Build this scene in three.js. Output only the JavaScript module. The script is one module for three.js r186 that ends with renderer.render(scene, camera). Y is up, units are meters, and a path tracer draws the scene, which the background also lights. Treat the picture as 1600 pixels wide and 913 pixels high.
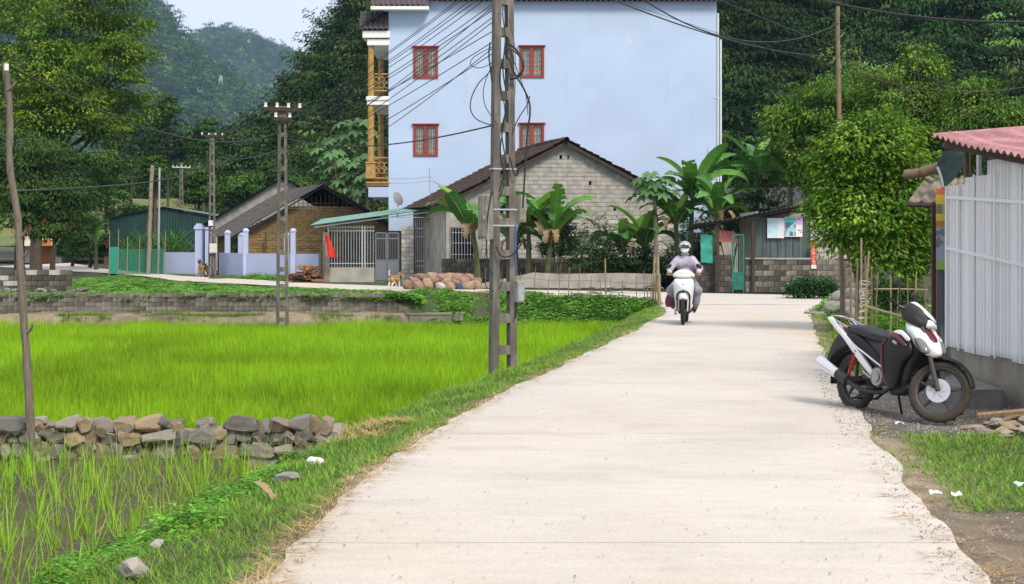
import * as THREE from 'three';
import { mergeGeometries } from 'three/addons/utils/BufferGeometryUtils.js';
import { MarchingCubes } from 'three/addons/objects/MarchingCubes.js';

// ---------------------------------------------------------------- camera, sky, sun, exposure
const scene = new THREE.Scene();
const FOCAL = 2400, EYE = 1.6, HORIZON = 380;
const camera = new THREE.PerspectiveCamera(2 * Math.atan(456.5 / FOCAL) * 180 / Math.PI, 1600 / 913, 0.1, 6000);
camera.position.set(0, EYE, 0);
camera.setViewOffset(1600, 913, 0, 76.5, 1600, 913);          // level camera, shifted lens
const renderer = new THREE.WebGLRenderer();
renderer.toneMapping = THREE.LinearToneMapping;
renderer.toneMappingExposure = 1.9;
renderer.shadowMap.enabled = true;

function mulberry(a) {
  return () => { a |= 0; a = a + 0x6D2B79F5 | 0; let t = Math.imul(a ^ a >>> 15, 1 | a); t = t + Math.imul(t ^ t >>> 7, 61 | t) ^ t; return ((t ^ t >>> 14) >>> 0) / 4294967296; };
}
function hash2(ix, iy, s) { let h = Math.imul(ix, 374761393) ^ Math.imul(iy, 668265263) ^ Math.imul(s, 2147483647 ^ 0x9E3779B1); h = Math.imul(h ^ h >>> 13, 1274126177); return ((h ^ h >>> 16) >>> 0) / 4294967296; }
const fade = t => t * t * (3 - 2 * t);
function vnoise(x, y, s = 1, per = 0, pery = per) {
  const ix = Math.floor(x), iy = Math.floor(y), fx = fade(x - ix), fy = fade(y - iy);
  const w = per ? (k => ((k % per) + per) % per) : (k => k), wy = pery ? (k => ((k % pery) + pery) % pery) : (k => k);
  const a = hash2(w(ix), wy(iy), s), b = hash2(w(ix + 1), wy(iy), s), c = hash2(w(ix), wy(iy + 1), s), d = hash2(w(ix + 1), wy(iy + 1), s);
  return a + (b - a) * fx + (c - a) * fy + (a - b - c + d) * fx * fy;
}
function fbm(x, y, s = 1, oct = 4, per = 0, pery = per) { let v = 0, a = 0.5, t = 0; for (let k = 0; k < oct; k++) { v += a * vnoise(x, y, s + k, per, pery); t += a; x *= 2; y *= 2; per *= 2; pery *= 2; a *= 0.5; } return v / t; }

// overcast sky: pale, a little bluer high up, with soft cloud banks
{
  const W = 1024, HH = 512, data = new Float32Array(W * HH * 4);
  for (let j = 0; j < HH; j++) for (let i = 0; i < W; i++) {
    const el = ((j + 0.5) / HH - 0.5) * Math.PI, az = i / W * 2 * Math.PI, e = Math.max(0, Math.sin(el));
    const n = fbm(i / W * 16, (j / HH) * 16, 7, 5, 16);
    const c = THREE.MathUtils.smoothstep(n, 0.36, 0.66);
    const up = 0.57 + 0.05 * e, k = (j * W + i) * 4;
    data[k] = up * (0.83 + 0.15 * c); data[k + 1] = up * (0.91 + 0.09 * c); data[k + 2] = up * (1.05 + 0.01 * c); data[k + 3] = 1;
  }
  const sky = new THREE.DataTexture(data, W, HH, THREE.RGBAFormat, THREE.FloatType);
  sky.mapping = THREE.EquirectangularReflectionMapping; sky.magFilter = THREE.LinearFilter; sky.needsUpdate = true;
  scene.background = sky; scene.environment = sky;
}
const sun = new THREE.DirectionalLight(0xfff3e2, 1.9);
sun.position.set(30, 66, 14); sun.target.position.set(0, 0, -40);
sun.castShadow = true; sun.shadow.radius = 34; sun.shadow.mapSize.set(2048, 2048);
Object.assign(sun.shadow.camera, { left: -90, right: 90, top: 90, bottom: -90, near: 1, far: 400 });
scene.add(sun, sun.target);
scene.fog = new THREE.FogExp2(0xa3c3e8, 0.00010);

// ---------------------------------------------------------------- helpers
const at = (px, py, d) => new THREE.Vector3((px - 800) / FOCAL * d, EYE - (py - HORIZON) / FOCAL * d, -d);   // a survey point: bearing, elevation, distance
const V3 = (x, y, z) => new THREE.Vector3(x, y, z);
const lerp = (a, b, t) => a + (b - a) * t, clamp = (v, a = 0, b = 1) => Math.max(a, Math.min(b, v)), sstep = (a, b, v) => fade(clamp((v - a) / (b - a)));
const table = t => v => { if (v <= t[0][0]) return t[0][1]; for (let k = 1; k < t.length; k++) if (v <= t[k][0]) return lerp(t[k - 1][1], t[k][1], (v - t[k - 1][0]) / (t[k][0] - t[k - 1][0])); return t[t.length - 1][1]; };
const taken = {};
function numbered(n) { if (!(n in taken)) { taken[n] = 0; return n; } taken[n]++; return `${n}_${String(taken[n]).padStart(3, '0')}`; }
const R = mulberry(12345);
const rnd = (a = 0, b = 1, r = R) => a + (b - a) * r();

// grey textures that tint a colour, and give relief; all tile
const texCache = {};
function greyTex(key, fn, size = 256) {
  if (texCache[key]) return texCache[key];
  const d = new Uint8Array(size * size * 4);
  for (let j = 0; j < size; j++) for (let i = 0; i < size; i++) {
    const v = fn(i / size, j / size), k = (j * size + i) * 4;
    if (typeof v === 'number') d[k] = d[k + 1] = d[k + 2] = clamp(v) * 255; else for (let q = 0; q < 3; q++) d[k + q] = clamp(v[q]) * 255;
    d[k + 3] = 255;
  }
  const t = new THREE.DataTexture(d, size, size); t.wrapS = t.wrapT = THREE.RepeatWrapping; t.magFilter = THREE.LinearFilter; t.minFilter = THREE.LinearMipmapLinearFilter; t.generateMipmaps = true; t.colorSpace = THREE.SRGBColorSpace; t.needsUpdate = true;
  return texCache[key] = t;
}
const TX = {
  mottle: () => greyTex('mottle', (u, v) => 0.68 + 0.30 * fbm(u * 4, v * 4, 3, 6, 4) + 0.10 * (hash2(u * 256 | 0, v * 256 | 0, 5) - 0.5)),
  plaster: () => greyTex('plaster', (u, v) => 0.90 + 0.09 * fbm(u * 3, v * 3, 13, 5, 3) - 0.015 * sstep(0.66, 0.8, fbm(u * 16, v * 3, 17, 4, 16, 3)) ),
  streak: () => greyTex('streak', (u, v) => { const s = fbm(u * 24, v * 2, 21, 4, 24, 2), m = fbm(u * 6, v * 6, 25, 5, 6); return 0.60 + 0.32 * sstep(0.25, 0.75, 0.45 * s + 0.55 * m) + 0.08 * hash2(u * 256 | 0, v * 256 | 0, 9); }),
  grain: () => greyTex('grain', (u, v) => 0.62 + 0.38 * fbm(u * 32, v * 3, 31, 4, 32, 3)),
  speck: () => greyTex('speck', (u, v) => 0.62 + 0.28 * fbm(u * 12, v * 12, 41, 4, 12) + 0.28 * (hash2(u * 256 | 0, v * 256 | 0, 43) - 0.5)),
};
function mat(color, rough = 0.85, o = {}) {
  const { tex, tile = 1, bump, ...rest } = o;
  const M = rest.transmission || rest.clearcoat || rest.sheen || rest.specularIntensity !== undefined ? THREE.MeshPhysicalMaterial : THREE.MeshStandardMaterial;
  const m = new M({ roughness: rough, side: THREE.DoubleSide, ...rest });
  if (Array.isArray(color)) m.color.setRGB(...color); else m.color.set(color);
  if (tex) { const t = TX[tex] ? TX[tex]() : tex; m.map = t; m.userData.tile = tile; if (bump) { m.bumpMap = t; m.bumpScale = bump; } }
  return m;
}
// uv in metres on the faces' own planes
function metreUV(g, tile) {
  const q = g.index ? g.toNonIndexed() : g, p = q.attributes.position, uv = new Float32Array(p.count * 2);
  const a = V3(), b = V3(), c = V3(), n = V3();
  for (let k = 0; k < p.count; k += 3) {
    a.fromBufferAttribute(p, k); b.fromBufferAttribute(p, k + 1); c.fromBufferAttribute(p, k + 2);
    n.copy(b).sub(a).cross(c.clone().sub(a)); const ax = Math.abs(n.x), ay = Math.abs(n.y), az = Math.abs(n.z);
    [a, b, c].forEach((w, i) => { const [u, v] = ay >= ax && ay >= az ? [w.x, w.z] : ax >= az ? [w.z, w.y] : [w.x, w.y]; uv[(k + i) * 2] = u / tile; uv[(k + i) * 2 + 1] = v / tile; });
  }
  q.setAttribute('uv', new THREE.BufferAttribute(uv, 2)); return q;
}
function merge(list) {
  list = list.flat(9).filter(Boolean);
  if (list.length === 1) return list[0];
  const strip = list.map(g => { const q = g.index ? g.toNonIndexed() : g; const r = new THREE.BufferGeometry(); r.setAttribute('position', q.attributes.position); if (!q.attributes.normal) q.computeVertexNormals(); r.setAttribute('normal', q.attributes.normal); if (list.every(h => h.attributes.color)) r.setAttribute('color', q.attributes.color); if (list.every(h => h.attributes.uv)) r.setAttribute('uv', q.attributes.uv); return r; });
  return mergeGeometries(strip);
}
function obj(name, geos, m, parent, pos, keepUV) {
  let g = merge([geos]);
  if (m.map && !keepUV) g = metreUV(g, m.userData.tile || 1);
  const o = new THREE.Mesh(g, m); o.castShadow = o.receiveShadow = true;
  o.name = parent ? name : numbered(name);
  if (pos) o.position.set(...pos);
  (parent || scene).add(o); return o;
}
function tag(o, label, category, group, kind) { o.userData = { ...o.userData, label, category }; if (group) o.userData.group = group; if (kind) o.userData.kind = kind; return o; }
function thing(name, label, category, pos = [0, 0, 0], turn = 0, group) {
  const o = new THREE.Group(); o.name = numbered(name); scene.add(o);
  if (pos.isVector3) o.position.copy(pos); else o.position.set(...pos);
  o.rotation.y = turn; return tag(o, label, category, group);
}
function struct(name, geos, m, keepUV) { const o = obj(name, geos, m, null, null, keepUV); o.userData.kind = 'structure'; return o; }
function stuff(o, label, category) { o.userData.kind = 'stuff'; if (label) o.userData.label = label; if (category) o.userData.category = category; return o; }
function dup(root, pos, turn = 0, label, group, s = 1) {
  const r = root.clone(); r.name = numbered(root.name.replace(/_\d{3}$/, '')); r.userData = { ...root.userData }; scene.add(r);
  r.position.set(...pos); r.rotation.y = turn; r.scale.setScalar(s);
  if (label) r.userData.label = label; if (group) r.userData.group = group; return r;
}
// geometries
const box = (w, h, d, x = 0, y = 0, z = 0, ry = 0, rz = 0, rx = 0) => { const g = new THREE.BoxGeometry(w, h, d); if (rx) g.rotateX(rx); if (rz) g.rotateZ(rz); if (ry) g.rotateY(ry); return g.translate(x, y, z); };
function bar(p, q, r0, r1 = r0, seg = 8) {
  const dir = q.clone().sub(p), L = dir.length(), g = new THREE.CylinderGeometry(r1, r0, L, seg, 1);
  g.translate(0, L / 2, 0); g.applyQuaternion(new THREE.Quaternion().setFromUnitVectors(V3(0, 1, 0), dir.divideScalar(L))); return g.translate(p.x, p.y, p.z);
}
function beam(p, q, w, h, roll = 0) {   // square bar
  const dir = q.clone().sub(p), L = dir.length(), g = new THREE.BoxGeometry(w, L, h);
  g.translate(0, L / 2, 0); if (roll) g.rotateY(roll); g.applyQuaternion(new THREE.Quaternion().setFromUnitVectors(V3(0, 1, 0), dir.divideScalar(L))); return g.translate(p.x, p.y, p.z);
}
const tube = (pts, r, seg = 24, rad = 5) => new THREE.TubeGeometry(new THREE.CatmullRomCurve3(pts), seg, r, rad);
function limb(pts, r0, r1, seg = 10, rad = 8, wob = 0, rr = R) {   // tapered, slightly knobbly
  const c = new THREE.CatmullRomCurve3(pts), g = new THREE.TubeGeometry(c, seg, 1, rad), p = g.attributes.position;
  for (let i = 0; i <= seg; i++) { const ctr = c.getPointAt(i / seg); for (let j = 0; j <= rad; j++) { const k = i * (rad + 1) + j, jj = j % rad, r = lerp(r0, r1, i / seg) * (1 + wob * (hash2(i, jj, 77) - 0.5)); p.setXYZ(k, ctr.x + (p.getX(k) - ctr.x) * r, ctr.y + (p.getY(k) - ctr.y) * r, ctr.z + (p.getZ(k) - ctr.z) * r); } }
  g.computeVertexNormals(); return g;
}
function sag(a, b, drop, r, seg = 20, rad = 4) { const pts = []; for (let k = 0; k <= 12; k++) { const t = k / 12, p = a.clone().lerp(b, t); p.y -= drop * 4 * t * (1 - t); pts.push(p); } return tube(pts, r, seg, rad); }
function prism(pts, depth, z0 = 0, bevel = 0) {   // outline in x,y; from z0 back to z0-depth
  const s = new THREE.Shape(pts.map(p => new THREE.Vector2(...p)));
  const g = new THREE.ExtrudeGeometry(s, bevel ? { depth: depth - 2 * bevel, bevelEnabled: true, bevelThickness: bevel, bevelSize: bevel, bevelOffset: -bevel, bevelSegments: 2 } : { depth, bevelEnabled: false });
  return g.translate(0, 0, z0 - depth + bevel);
}
function wallHoles(pts, holes, depth, z0 = 0) {
  const s = new THREE.Shape(pts.map(p => new THREE.Vector2(...p)));
  for (const [x0, y0, x1, y1] of holes) s.holes.push(new THREE.Path([[x0, y0], [x0, y1], [x1, y1], [x1, y0]].map(p => new THREE.Vector2(...p))));
  return new THREE.ExtrudeGeometry(s, { depth, bevelEnabled: false }).translate(0, 0, z0 - depth);
}
// corrugated or tiled sheet: corners A (start), U across, Wd along the slope
function waveSheet(A, U, W, pitch, amp, o = {}) {
  const lu = U.length(), lw = W.length(), nu = Math.max(2, Math.round(lu / pitch) * (o.per || 6)), nw = o.rows ? o.rows : (o.nw || 4), n = U.clone().cross(W).normalize(); if (n.y < 0 && !o.down) n.negate();
  const pos = [], idx = [], u = U.clone().divideScalar(lu), w = W.clone().divideScalar(lw), P = V3(); let r0 = 0;
  const row = (t, lift, seed) => { for (let i = 0; i <= nu; i++) { const x = i / nu * lu, s = Math.cos(x / pitch * 2 * Math.PI), h = (o.tile ? Math.pow(Math.abs(s * 0.5 + 0.5), 0.7) * 2 - 1 : s) * amp + lift + (o.rough ? o.rough * (hash2(i >> 2, seed, 3) - 0.5) : 0) + (o.warp ? o.warp * (vnoise(x * 0.8, t * lw * 0.6, 9) - 0.5) : 0); P.copy(A).addScaledVector(u, x).addScaledVector(w, t * lw).addScaledVector(n, h); pos.push(P.x, P.y, P.z); } return r0++; };
  if (o.rows) for (let j = 0; j < nw; j++) { const a = row(j / nw, o.step || 0.03, j), b = row((j + 1) / nw, 0, j); for (let i = 0; i < nu; i++) { const k = a * (nu + 1) + i, l = b * (nu + 1) + i; idx.push(k, k + 1, l, l, k + 1, l + 1); if (j) { const m = (a - 1) * (nu + 1) + i; idx.push(m, m + 1, k, k, m + 1, k + 1); } } }
  else { for (let j = 0; j <= nw; j++) row(j / nw, 0, j); for (let j = 0; j < nw; j++) for (let i = 0; i < nu; i++) { const k = j * (nu + 1) + i, l = k + nu + 1; idx.push(k, k + 1, l, l, k + 1, l + 1); } }
  const g = new THREE.BufferGeometry(); g.setAttribute('position', new THREE.Float32BufferAttribute(pos, 3)); g.setIndex(idx); g.computeVertexNormals(); return g;
}
// rounded solid over a side outline: rings of [scale, z share]; half width per point
function pillow(outline, hw, o = {}) {
  const pts = o.sharp ? outline.map(p => new THREE.Vector2(...p)) : new THREE.SplineCurve([...outline, outline[0]].map(p => new THREE.Vector2(...p))).getPoints(o.n || 28).slice(0, -1);
  const c = pts.reduce((s, p) => s.add(p), new THREE.Vector2()).divideScalar(pts.length); if (o.c) c.set(...o.c);
  const rings = o.rings || [[0.02, 1], [0.55, 0.98], [0.82, 0.86], [0.96, 0.6], [1, 0.3], [1, -0.3], [0.96, -0.6], [0.82, -0.86], [0.55, -0.98], [0.02, -1]];
  const N = pts.length, pos = [], idx = [], f = typeof hw === 'function' ? hw : () => hw;
  for (const [s, z] of rings) for (const p of pts) { const x = c.x + (p.x - c.x) * s, y = c.y + (p.y - c.y) * s; pos.push(x, y, z * f(x, y) + (o.z || 0)); }
  for (let r = 0; r < rings.length - 1; r++) for (let i = 0; i < N; i++) { const a = r * N + i, b = r * N + (i + 1) % N; idx.push(a, a + N, b, b, a + N, b + N); }
  const g = new THREE.BufferGeometry(); g.setAttribute('position', new THREE.Float32BufferAttribute(pos, 3)); g.setIndex(idx); g.computeVertexNormals(); return g;
}
// a rough stone
function stone(seed, sx = 1, sy = 1, sz = 1, rough = 0.3, det = 1, blocky = 0) {
  const g0 = new THREE.IcosahedronGeometry(1, det), p = g0.attributes.position, r = mulberry(seed * 7919 + 3);
  const planes = []; for (let k = 0; k < 10; k++) planes.push([V3(r() - 0.5, r() - 0.5, r() - 0.5).normalize(), 0.48 + 0.34 * r()]);
  if (blocky) { planes.length = 4; for (const [x, y, z, d] of [[1, 0, 0, 0.72], [-1, 0, 0, 0.72], [0, 1, 0, 0.66], [0, -1, 0, 0.66], [0, 0, 1, 0.6], [0, 0, -1, 0.6]]) planes.push([V3(x + (r() - 0.5) * 0.5, y + (r() - 0.5) * 0.5, z + (r() - 0.5) * 0.4).normalize(), d * (0.85 + 0.25 * r())]); }
  const v = V3();
  for (let k = 0; k < p.count; k++) { v.fromBufferAttribute(p, k); for (const [n, d] of planes) { const e = v.dot(n) - d; if (e > 0) v.addScaledVector(n, -e); } const h = 1 + rough * (hash2(Math.round(v.x * 40), Math.round(v.y * 40 + v.z * 997), seed) - 0.5) * 0.4; p.setXYZ(k, v.x * sx * h, v.y * sy * h, v.z * sz * h); }
  g0.computeVertexNormals(); return g0;
}
// running-bond block wall in the thing's own x (along), y (up); front face at z = 0
function blockWall(parent, len, height, o) {
  const bl = o.bl, bh = o.bh, gap = o.gap || 0.012, t = o.t || 0.1, r = mulberry(o.seed || 1), made = [], off = o.z || 0, x0 = o.x || 0, y0 = o.y || 0;
  const H = typeof height === 'function' ? height : () => height, max = o.max || 300, todo = [];
  const top = typeof height === 'function' ? o.top : height;
  for (let j = 0, y = 0; y < top - 0.3 * bh; j++, y += bh) {
    let x = (j % 2) ? -bl / 2 : 0;
    for (; x < len - 0.02; x += bl) { const a = Math.max(0, x), b = Math.min(len, x + bl); if (b - a < 0.06) continue; const hh = Math.min(bh, Math.min(H(a), H(b)) - y); if (hh < 0.35 * bh) continue; const q = (o.holes || []).find(q => b > q[0] && a < q[2] && y + bh * 0.75 > q[1] && y + bh * 0.25 < q[3]); for (const [u, v] of q ? [[a, Math.min(b, q[0])], [Math.max(a, q[2]), b]] : [[a, b]]) if (v - u > 0.05) todo.push([(u + v) / 2, y + hh / 2, v - u - gap, hh - gap]); }
  }
  const cache = {}; const extra = [];
  todo.forEach(([x, y, w, h], k) => {
    const key = w.toFixed(2) + '_' + h.toFixed(2), m = o.mats[Math.floor(Math.pow(r(), o.bias || 1) * o.mats.length)], dz = (r() - 0.5) * (o.uneven || 0.012), P = [x0 + x, y0 + y, off - t / 2 + dz];
    if (k < max) { let g = cache[key]; if (!g) { g = box(w, h, t); if (o.mats[0].map) g = metreUV(g, o.mats[0].userData.tile); cache[key] = g; } const b = new THREE.Mesh(g, m); b.castShadow = b.receiveShadow = true; b.name = o.name || 'block'; b.position.set(...P); b.rotation.z = (r() - 0.5) * (o.tilt || 0); parent.add(b); }
    else extra.push(box(w, h, t, ...P));
  });
  if (extra.length) stuff(obj('block_courses', extra, o.mats[0], parent));
}
// ---------------------------------------------------------------- terrain
const xL0 = table([[-8, -1.0], [0, -1.15], [7.2, -1.19], [8.83, -1.18], [11.2, -0.93], [13.7, -0.57], [17.07, 0], [21.3, 0.89], [29, 2.42], [35.5, 3.55], [41, 4.1], [45.5, 4.36], [60, 4.4]]);
const xL = d => (xL0(d - 1.2) + xL0(d - 0.6) + xL0(d) + xL0(d + 0.6) + xL0(d + 1.2)) / 5;
const xR0 = table([[-8, 1.6], [0, 1.9], [7.2, 2.2], [10.2, 2.62], [13.5, 3.1], [18.3, 3.88], [21.3, 4.35], [25.6, 5.07], [32, 6.27], [38, 7.3], [44, 8.6], [48, 10.2], [60, 14]]);
const xR = d => (xR0(d - 1.4) + xR0(d - 0.7) + xR0(d) + xR0(d + 0.7) + xR0(d + 1.4)) / 5;
const pE = table([[-8, -4.6], [6, -3.9], [12.2, -3.4], [15.4, -3.0], [18.3, -2.6], [18.6, -2.35], [22.4, -0.93], [26.5, -0.33], [33, 0.9], [40.3, 2.18], [43, 2.9], [46, 3.2]]);
const dNear = table([[-40, 118], [-34, 108], [-28, 98], [-22, 88], [-15.9, 73.2], [-9.9, 64.5], [-7, 60], [-3.46, 54.7], [-1.35, 54], [1.24, 49.7], [2.8, 48], [4.36, 45.5], [12, 43.5]]);
const dFar = table([[-40, 139], [-30.8, 113.7], [-24.5, 98], [-18.4, 84.7], [-11.3, 73], [-7.9, 67.5], [-4.6, 63.5], [-1.5, 60], [2.6, 58], [8, 54.5], [12, 51]]);
const RL = d => -0.2 * sstep(31, 46, d);
const WALL_D = 46, STONE_D = 18.5;
function H(x, d) {
  let h = RL(d);
  if (x < xL(d) && d < 58) {
    const s = xL(d) - x, w = Math.max(0.4, xL(d) - pE(d)), t = s / w, P = lerp(-1.2, -1.0, sstep(18.45, 18.7, d));
    const f = t < 0.35 ? 0.12 * t / 0.35 : lerp(0.12, 1, sstep(0.3, 1, t));
    let prof = lerp(h, P, clamp(f)) - 0.02 * sstep(0, 0.25, s);
    let bank = -10;
    if (x < -3.1) bank = d < WALL_D + 0.05 ? lerp(-1.0, -0.5, sstep(43.5, 44.0, d)) - 0 : lerp(-0.03, RL(d) - 0.02, sstep(46.5, 50, d));
    else { const b = lerp(-1.0, RL(d), sstep(44.2, Math.max(45.2, dNear(x) - 0.5), d)); bank = d > 43.8 ? b : -10; if (x < -2.2 && d > WALL_D) bank = Math.max(bank, lerp(-0.04, bank, (x + 3.1) / 0.9)); }
    if (d >= 46.05 && x < -3.1) prof = -10;
    h = Math.max(prof, bank);
    h += (vnoise(x * 1.7, d * 1.7, 5) - 0.5) * 0.10 * sstep(0.1, 0.8, s);
  } else if (x > xR(d)) {
    const s = x - xR(d); h += -0.035 * sstep(0, 0.3, s) * (d < 40 ? 1 : 0) + (vnoise(x * 1.3, d * 1.3, 6) - 0.5) * 0.06 * sstep(0.1, 0.8, s);
  } else h -= 0.05;
  if (d > 62) h += (vnoise(x * 0.2, d * 0.2, 8) - 0.5) * 0.15;
  return h;
}
const onRoad = (x, d) => (x > xL(d) && x < xR(d) && d < 54) || (d > dNear(x) && d < dFar(x));
const soil = [0.11, 0.085, 0.05], sand = [0.50, 0.39, 0.26], turf = [0.07, 0.12, 0.025], mud = [0.16, 0.12, 0.07], gravelC = [0.24, 0.22, 0.2];
const mix3 = (a, b, t) => a.map((v, i) => lerp(v, b[i], t));
{
  const line = (a, b, s) => { const o = []; for (let v = a; v < b - 1e-6; v += s) o.push(v); return o; };
  const xs = [-900, -500, -300, -200, -140, -100, -75, -60, -48, -40, -34, -29, -25, ...line(-22, 14, 0.25), ...line(14, 30, 2), 34, 42, 55, 75, 110, 160, 250, 400, 700, 900];
  const ds = [-30, -15, -8, ...line(-4, 60, 0.25), ...line(60, 140, 2.5), 150, 170, 200, 250, 320, 420, 600, 850, 1200, 1600];
  const pos = [], col = [], idx = [], nx = xs.length;
  for (const d of ds) for (const x of xs) {
    pos.push(x, H(x, d), -d);
    const n = fbm(x * 0.9, d * 0.9, 51, 4), sl = xL(d) - x, sr = x - xR(d); let c = mix3(turf, soil, sstep(0.35, 0.7, n));
    if (d < 60) {
      if (sl > 0 && x < -3 && d > 43.6 && d < 46.4) c = mix3([0.42, 0.34, 0.22], soil, sstep(0.5, 0.75, n) * 0.7);
      else if (sl > 0 && x < pE(d) + 0.2 && d < 46) c = mix3(mud, soil, n);
      else if (sl > -0.2 && sl < 2.5) c = mix3(sand, c, sstep(0.05, 0.28, sl + (n - 0.5) * 0.4));
      if (sr > -0.2) {
        c = mix3(sand, c, sstep(0.1, 0.7, sr + (n - 0.5) * 0.9));
        const dirt = clamp(sstep(12.9, 13.4, d) * (1 - sstep(18.5, 19.2, d)) + (1 - sstep(9.2, 10.4, d + (n - 0.5) * 2 + sr * 0.9)) );
        c = mix3(c, mix3(d > 12 ? gravelC : [0.30, 0.23, 0.16], soil, sstep(0.55, 0.75, n) * 0.6), dirt);
      }
    }
    col.push(...c);
  }
  for (let j = 0; j < ds.length - 1; j++) for (let i = 0; i < nx - 1; i++) { const k = j * nx + i; idx.push(k, k + 1, k + nx, k + nx, k + 1, k + nx + 1); }
  const g = new THREE.BufferGeometry(); g.setAttribute('position', new THREE.Float32BufferAttribute(pos, 3)); g.setAttribute('color', new THREE.Float32BufferAttribute(col, 3)); g.setIndex(idx); g.computeVertexNormals();
  const uv = []; for (let k = 0; k < pos.length; k += 3) uv.push(pos[k] / 1.7, pos[k + 2] / 1.7); g.setAttribute('uv', new THREE.Float32BufferAttribute(uv, 2));
  const m = mat(0xffffff, 0.95, { tex: 'speck', tile: 1.7, bump: 0.015, vertexColors: true });
  struct('ground', g, m, true);
}
// concrete road: a big colour map (stains, dust, tyre polish, pock marks), slabs with real gaps
const roadTex = greyTex('road', (u, v) => {
  const a = fbm(u * 6, v * 6, 61, 6, 6), b = fbm(u * 22, v * 90, 65, 4, 22, 90), st = sstep(0.60, 0.78, fbm(u * 9, v * 14, 68, 5, 9, 14)), sp = hash2(u * 1024 | 0, v * 1024 | 0, 63), dust = sstep(0.42, 0.7, fbm(u * 4, v * 4, 69, 5, 4));
  const l = 0.83 + 0.07 * (a - 0.5) + 0.05 * (b - 0.5) - 0.03 * st + 0.09 * (sp - 0.5) - (sp > 0.992 ? 0.16 : 0);
  return [l + 0.025, l - 0.010 * dust, l - 0.025 - 0.035 * dust];
}, 1024);
const concreteM = mat([0.75, 0.735, 0.71], 0.9, { tex: roadTex, tile: 7, bump: 0.004 });
{
  const road = new THREE.Group(); road.name = 'road'; road.userData.kind = 'structure'; scene.add(road);
  const jig = (d, s) => 0.08 * (vnoise(d * 3.1, s, 71) - 0.5) + 0.07 * (vnoise(d * 0.9, s, 72) - 0.5);
  const joints = [-6, -1, 3.9, 8.2, 12.9, 18.8, 24.2, 29.6, 35.4, 41, 46.5, 53.5];
  for (let s = 0; s < joints.length - 1; s++) {
    const a = joints[s], b = joints[s + 1] - 0.006, n = Math.round((b - a) / 0.2), pos = [], idx = [], M = 6;
    for (let k = 0; k <= n; k++) { const d = lerp(a, b, k / n), l = xL(d) + jig(d, 1), r = xR(d) + jig(d, 9); for (let q = 0; q <= M; q++) pos.push(lerp(l, r, q / M), RL(d) + 0.004 * (vnoise(d, q, 3) - 0.5), -d); pos.push(l, RL(d) - 0.12, -d, r, RL(d) - 0.12, -d); }
    const w = M + 3; for (let k = 0; k < n; k++) { const o = k * w; for (let q = 0; q < M; q++) idx.push(o + q, o + q + 1, o + w + q, o + w + q, o + q + 1, o + w + q + 1); idx.push(o, o + w, o + M + 1, o + M + 1, o + w, o + w + M + 1, o + M, o + M + 2, o + w + M, o + w + M, o + M + 2, o + w + M + 2); }
    const g = new THREE.BufferGeometry(); g.setAttribute('position', new THREE.Float32BufferAttribute(pos, 3)); g.setIndex(idx); g.computeVertexNormals();
    obj('slab', g, concreteM, road);
  }
  const pos = [], idx = []; let n = 0; const M = 4;
  for (let x = 12; x > -40.01; x -= 0.5, n++) for (let q = 0; q <= M; q++) { const d = lerp(dNear(x), dFar(x), q / M) + (q === 0 || q === M ? 0.5 * (vnoise(x * 0.9, q, 74) - 0.5) : 0); pos.push(x, Math.max(RL(d), -0.2) + 0.006, -d); }
  for (let k = 0; k < n - 1; k++) for (let q = 0; q < M; q++) { const o = k * (M + 1) + q; idx.push(o, o + 1, o + M + 1, o + M + 1, o + 1, o + M + 2); }
  const g = new THREE.BufferGeometry(); g.setAttribute('position', new THREE.Float32BufferAttribute(pos, 3)); g.setIndex(idx); g.computeVertexNormals();
  struct('branch_road', g, concreteM);
}
// ---------------------------------------------------------------- rice, grass, weeds
function blade(pos, idx, col, base, h, w, lean, dir, c, seg = 2) {
  const s = V3(Math.cos(dir + 1.57), 0, Math.sin(dir + 1.57)), k0 = pos.length / 3;
  for (let k = 0; k < seg; k++) { const t = k / seg, x = base.x + Math.cos(dir) * lean * t * t * h, z = base.z + Math.sin(dir) * lean * t * t * h, y = base.y + h * t * (1 - 0.18 * lean * t), ww = w * (1 - 0.55 * t); pos.push(x - s.x * ww, y, z - s.z * ww, x + s.x * ww, y, z + s.z * ww); if (col) col.push(...c, ...c); }
  pos.push(base.x + Math.cos(dir) * lean * h, base.y + h * (1 - 0.18 * lean), base.z + Math.sin(dir) * lean * h); if (col) col.push(...c);
  for (let k = 0; k < seg - 1; k++) { const a = k0 + k * 2; idx.push(a, a + 1, a + 2, a + 2, a + 1, a + 3); } const a = k0 + (seg - 1) * 2; idx.push(a, a + 1, a + 2);
}
function tuft(n, hMin, hMax, w, spread, lean, cols, r, seg) {
  const pos = [], idx = [], col = [];
  for (let k = 0; k < n; k++) { const a = r() * 6.283, q = Math.sqrt(r()) * spread, c = cols[Math.floor(r() * cols.length)].map(v => v * (0.85 + 0.3 * r())); blade(pos, idx, col, V3(Math.cos(a) * q, -0.02, Math.sin(a) * q), lerp(hMin, hMax, r()), w, lean * (0.2 + r()), a + (r() - 0.5) * 1.5, c, seg); }
  const g = new THREE.BufferGeometry(); g.setAttribute('position', new THREE.Float32BufferAttribute(pos, 3)); g.setAttribute('color', new THREE.Float32BufferAttribute(col, 3)); g.setIndex(idx); return g;
}
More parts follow.
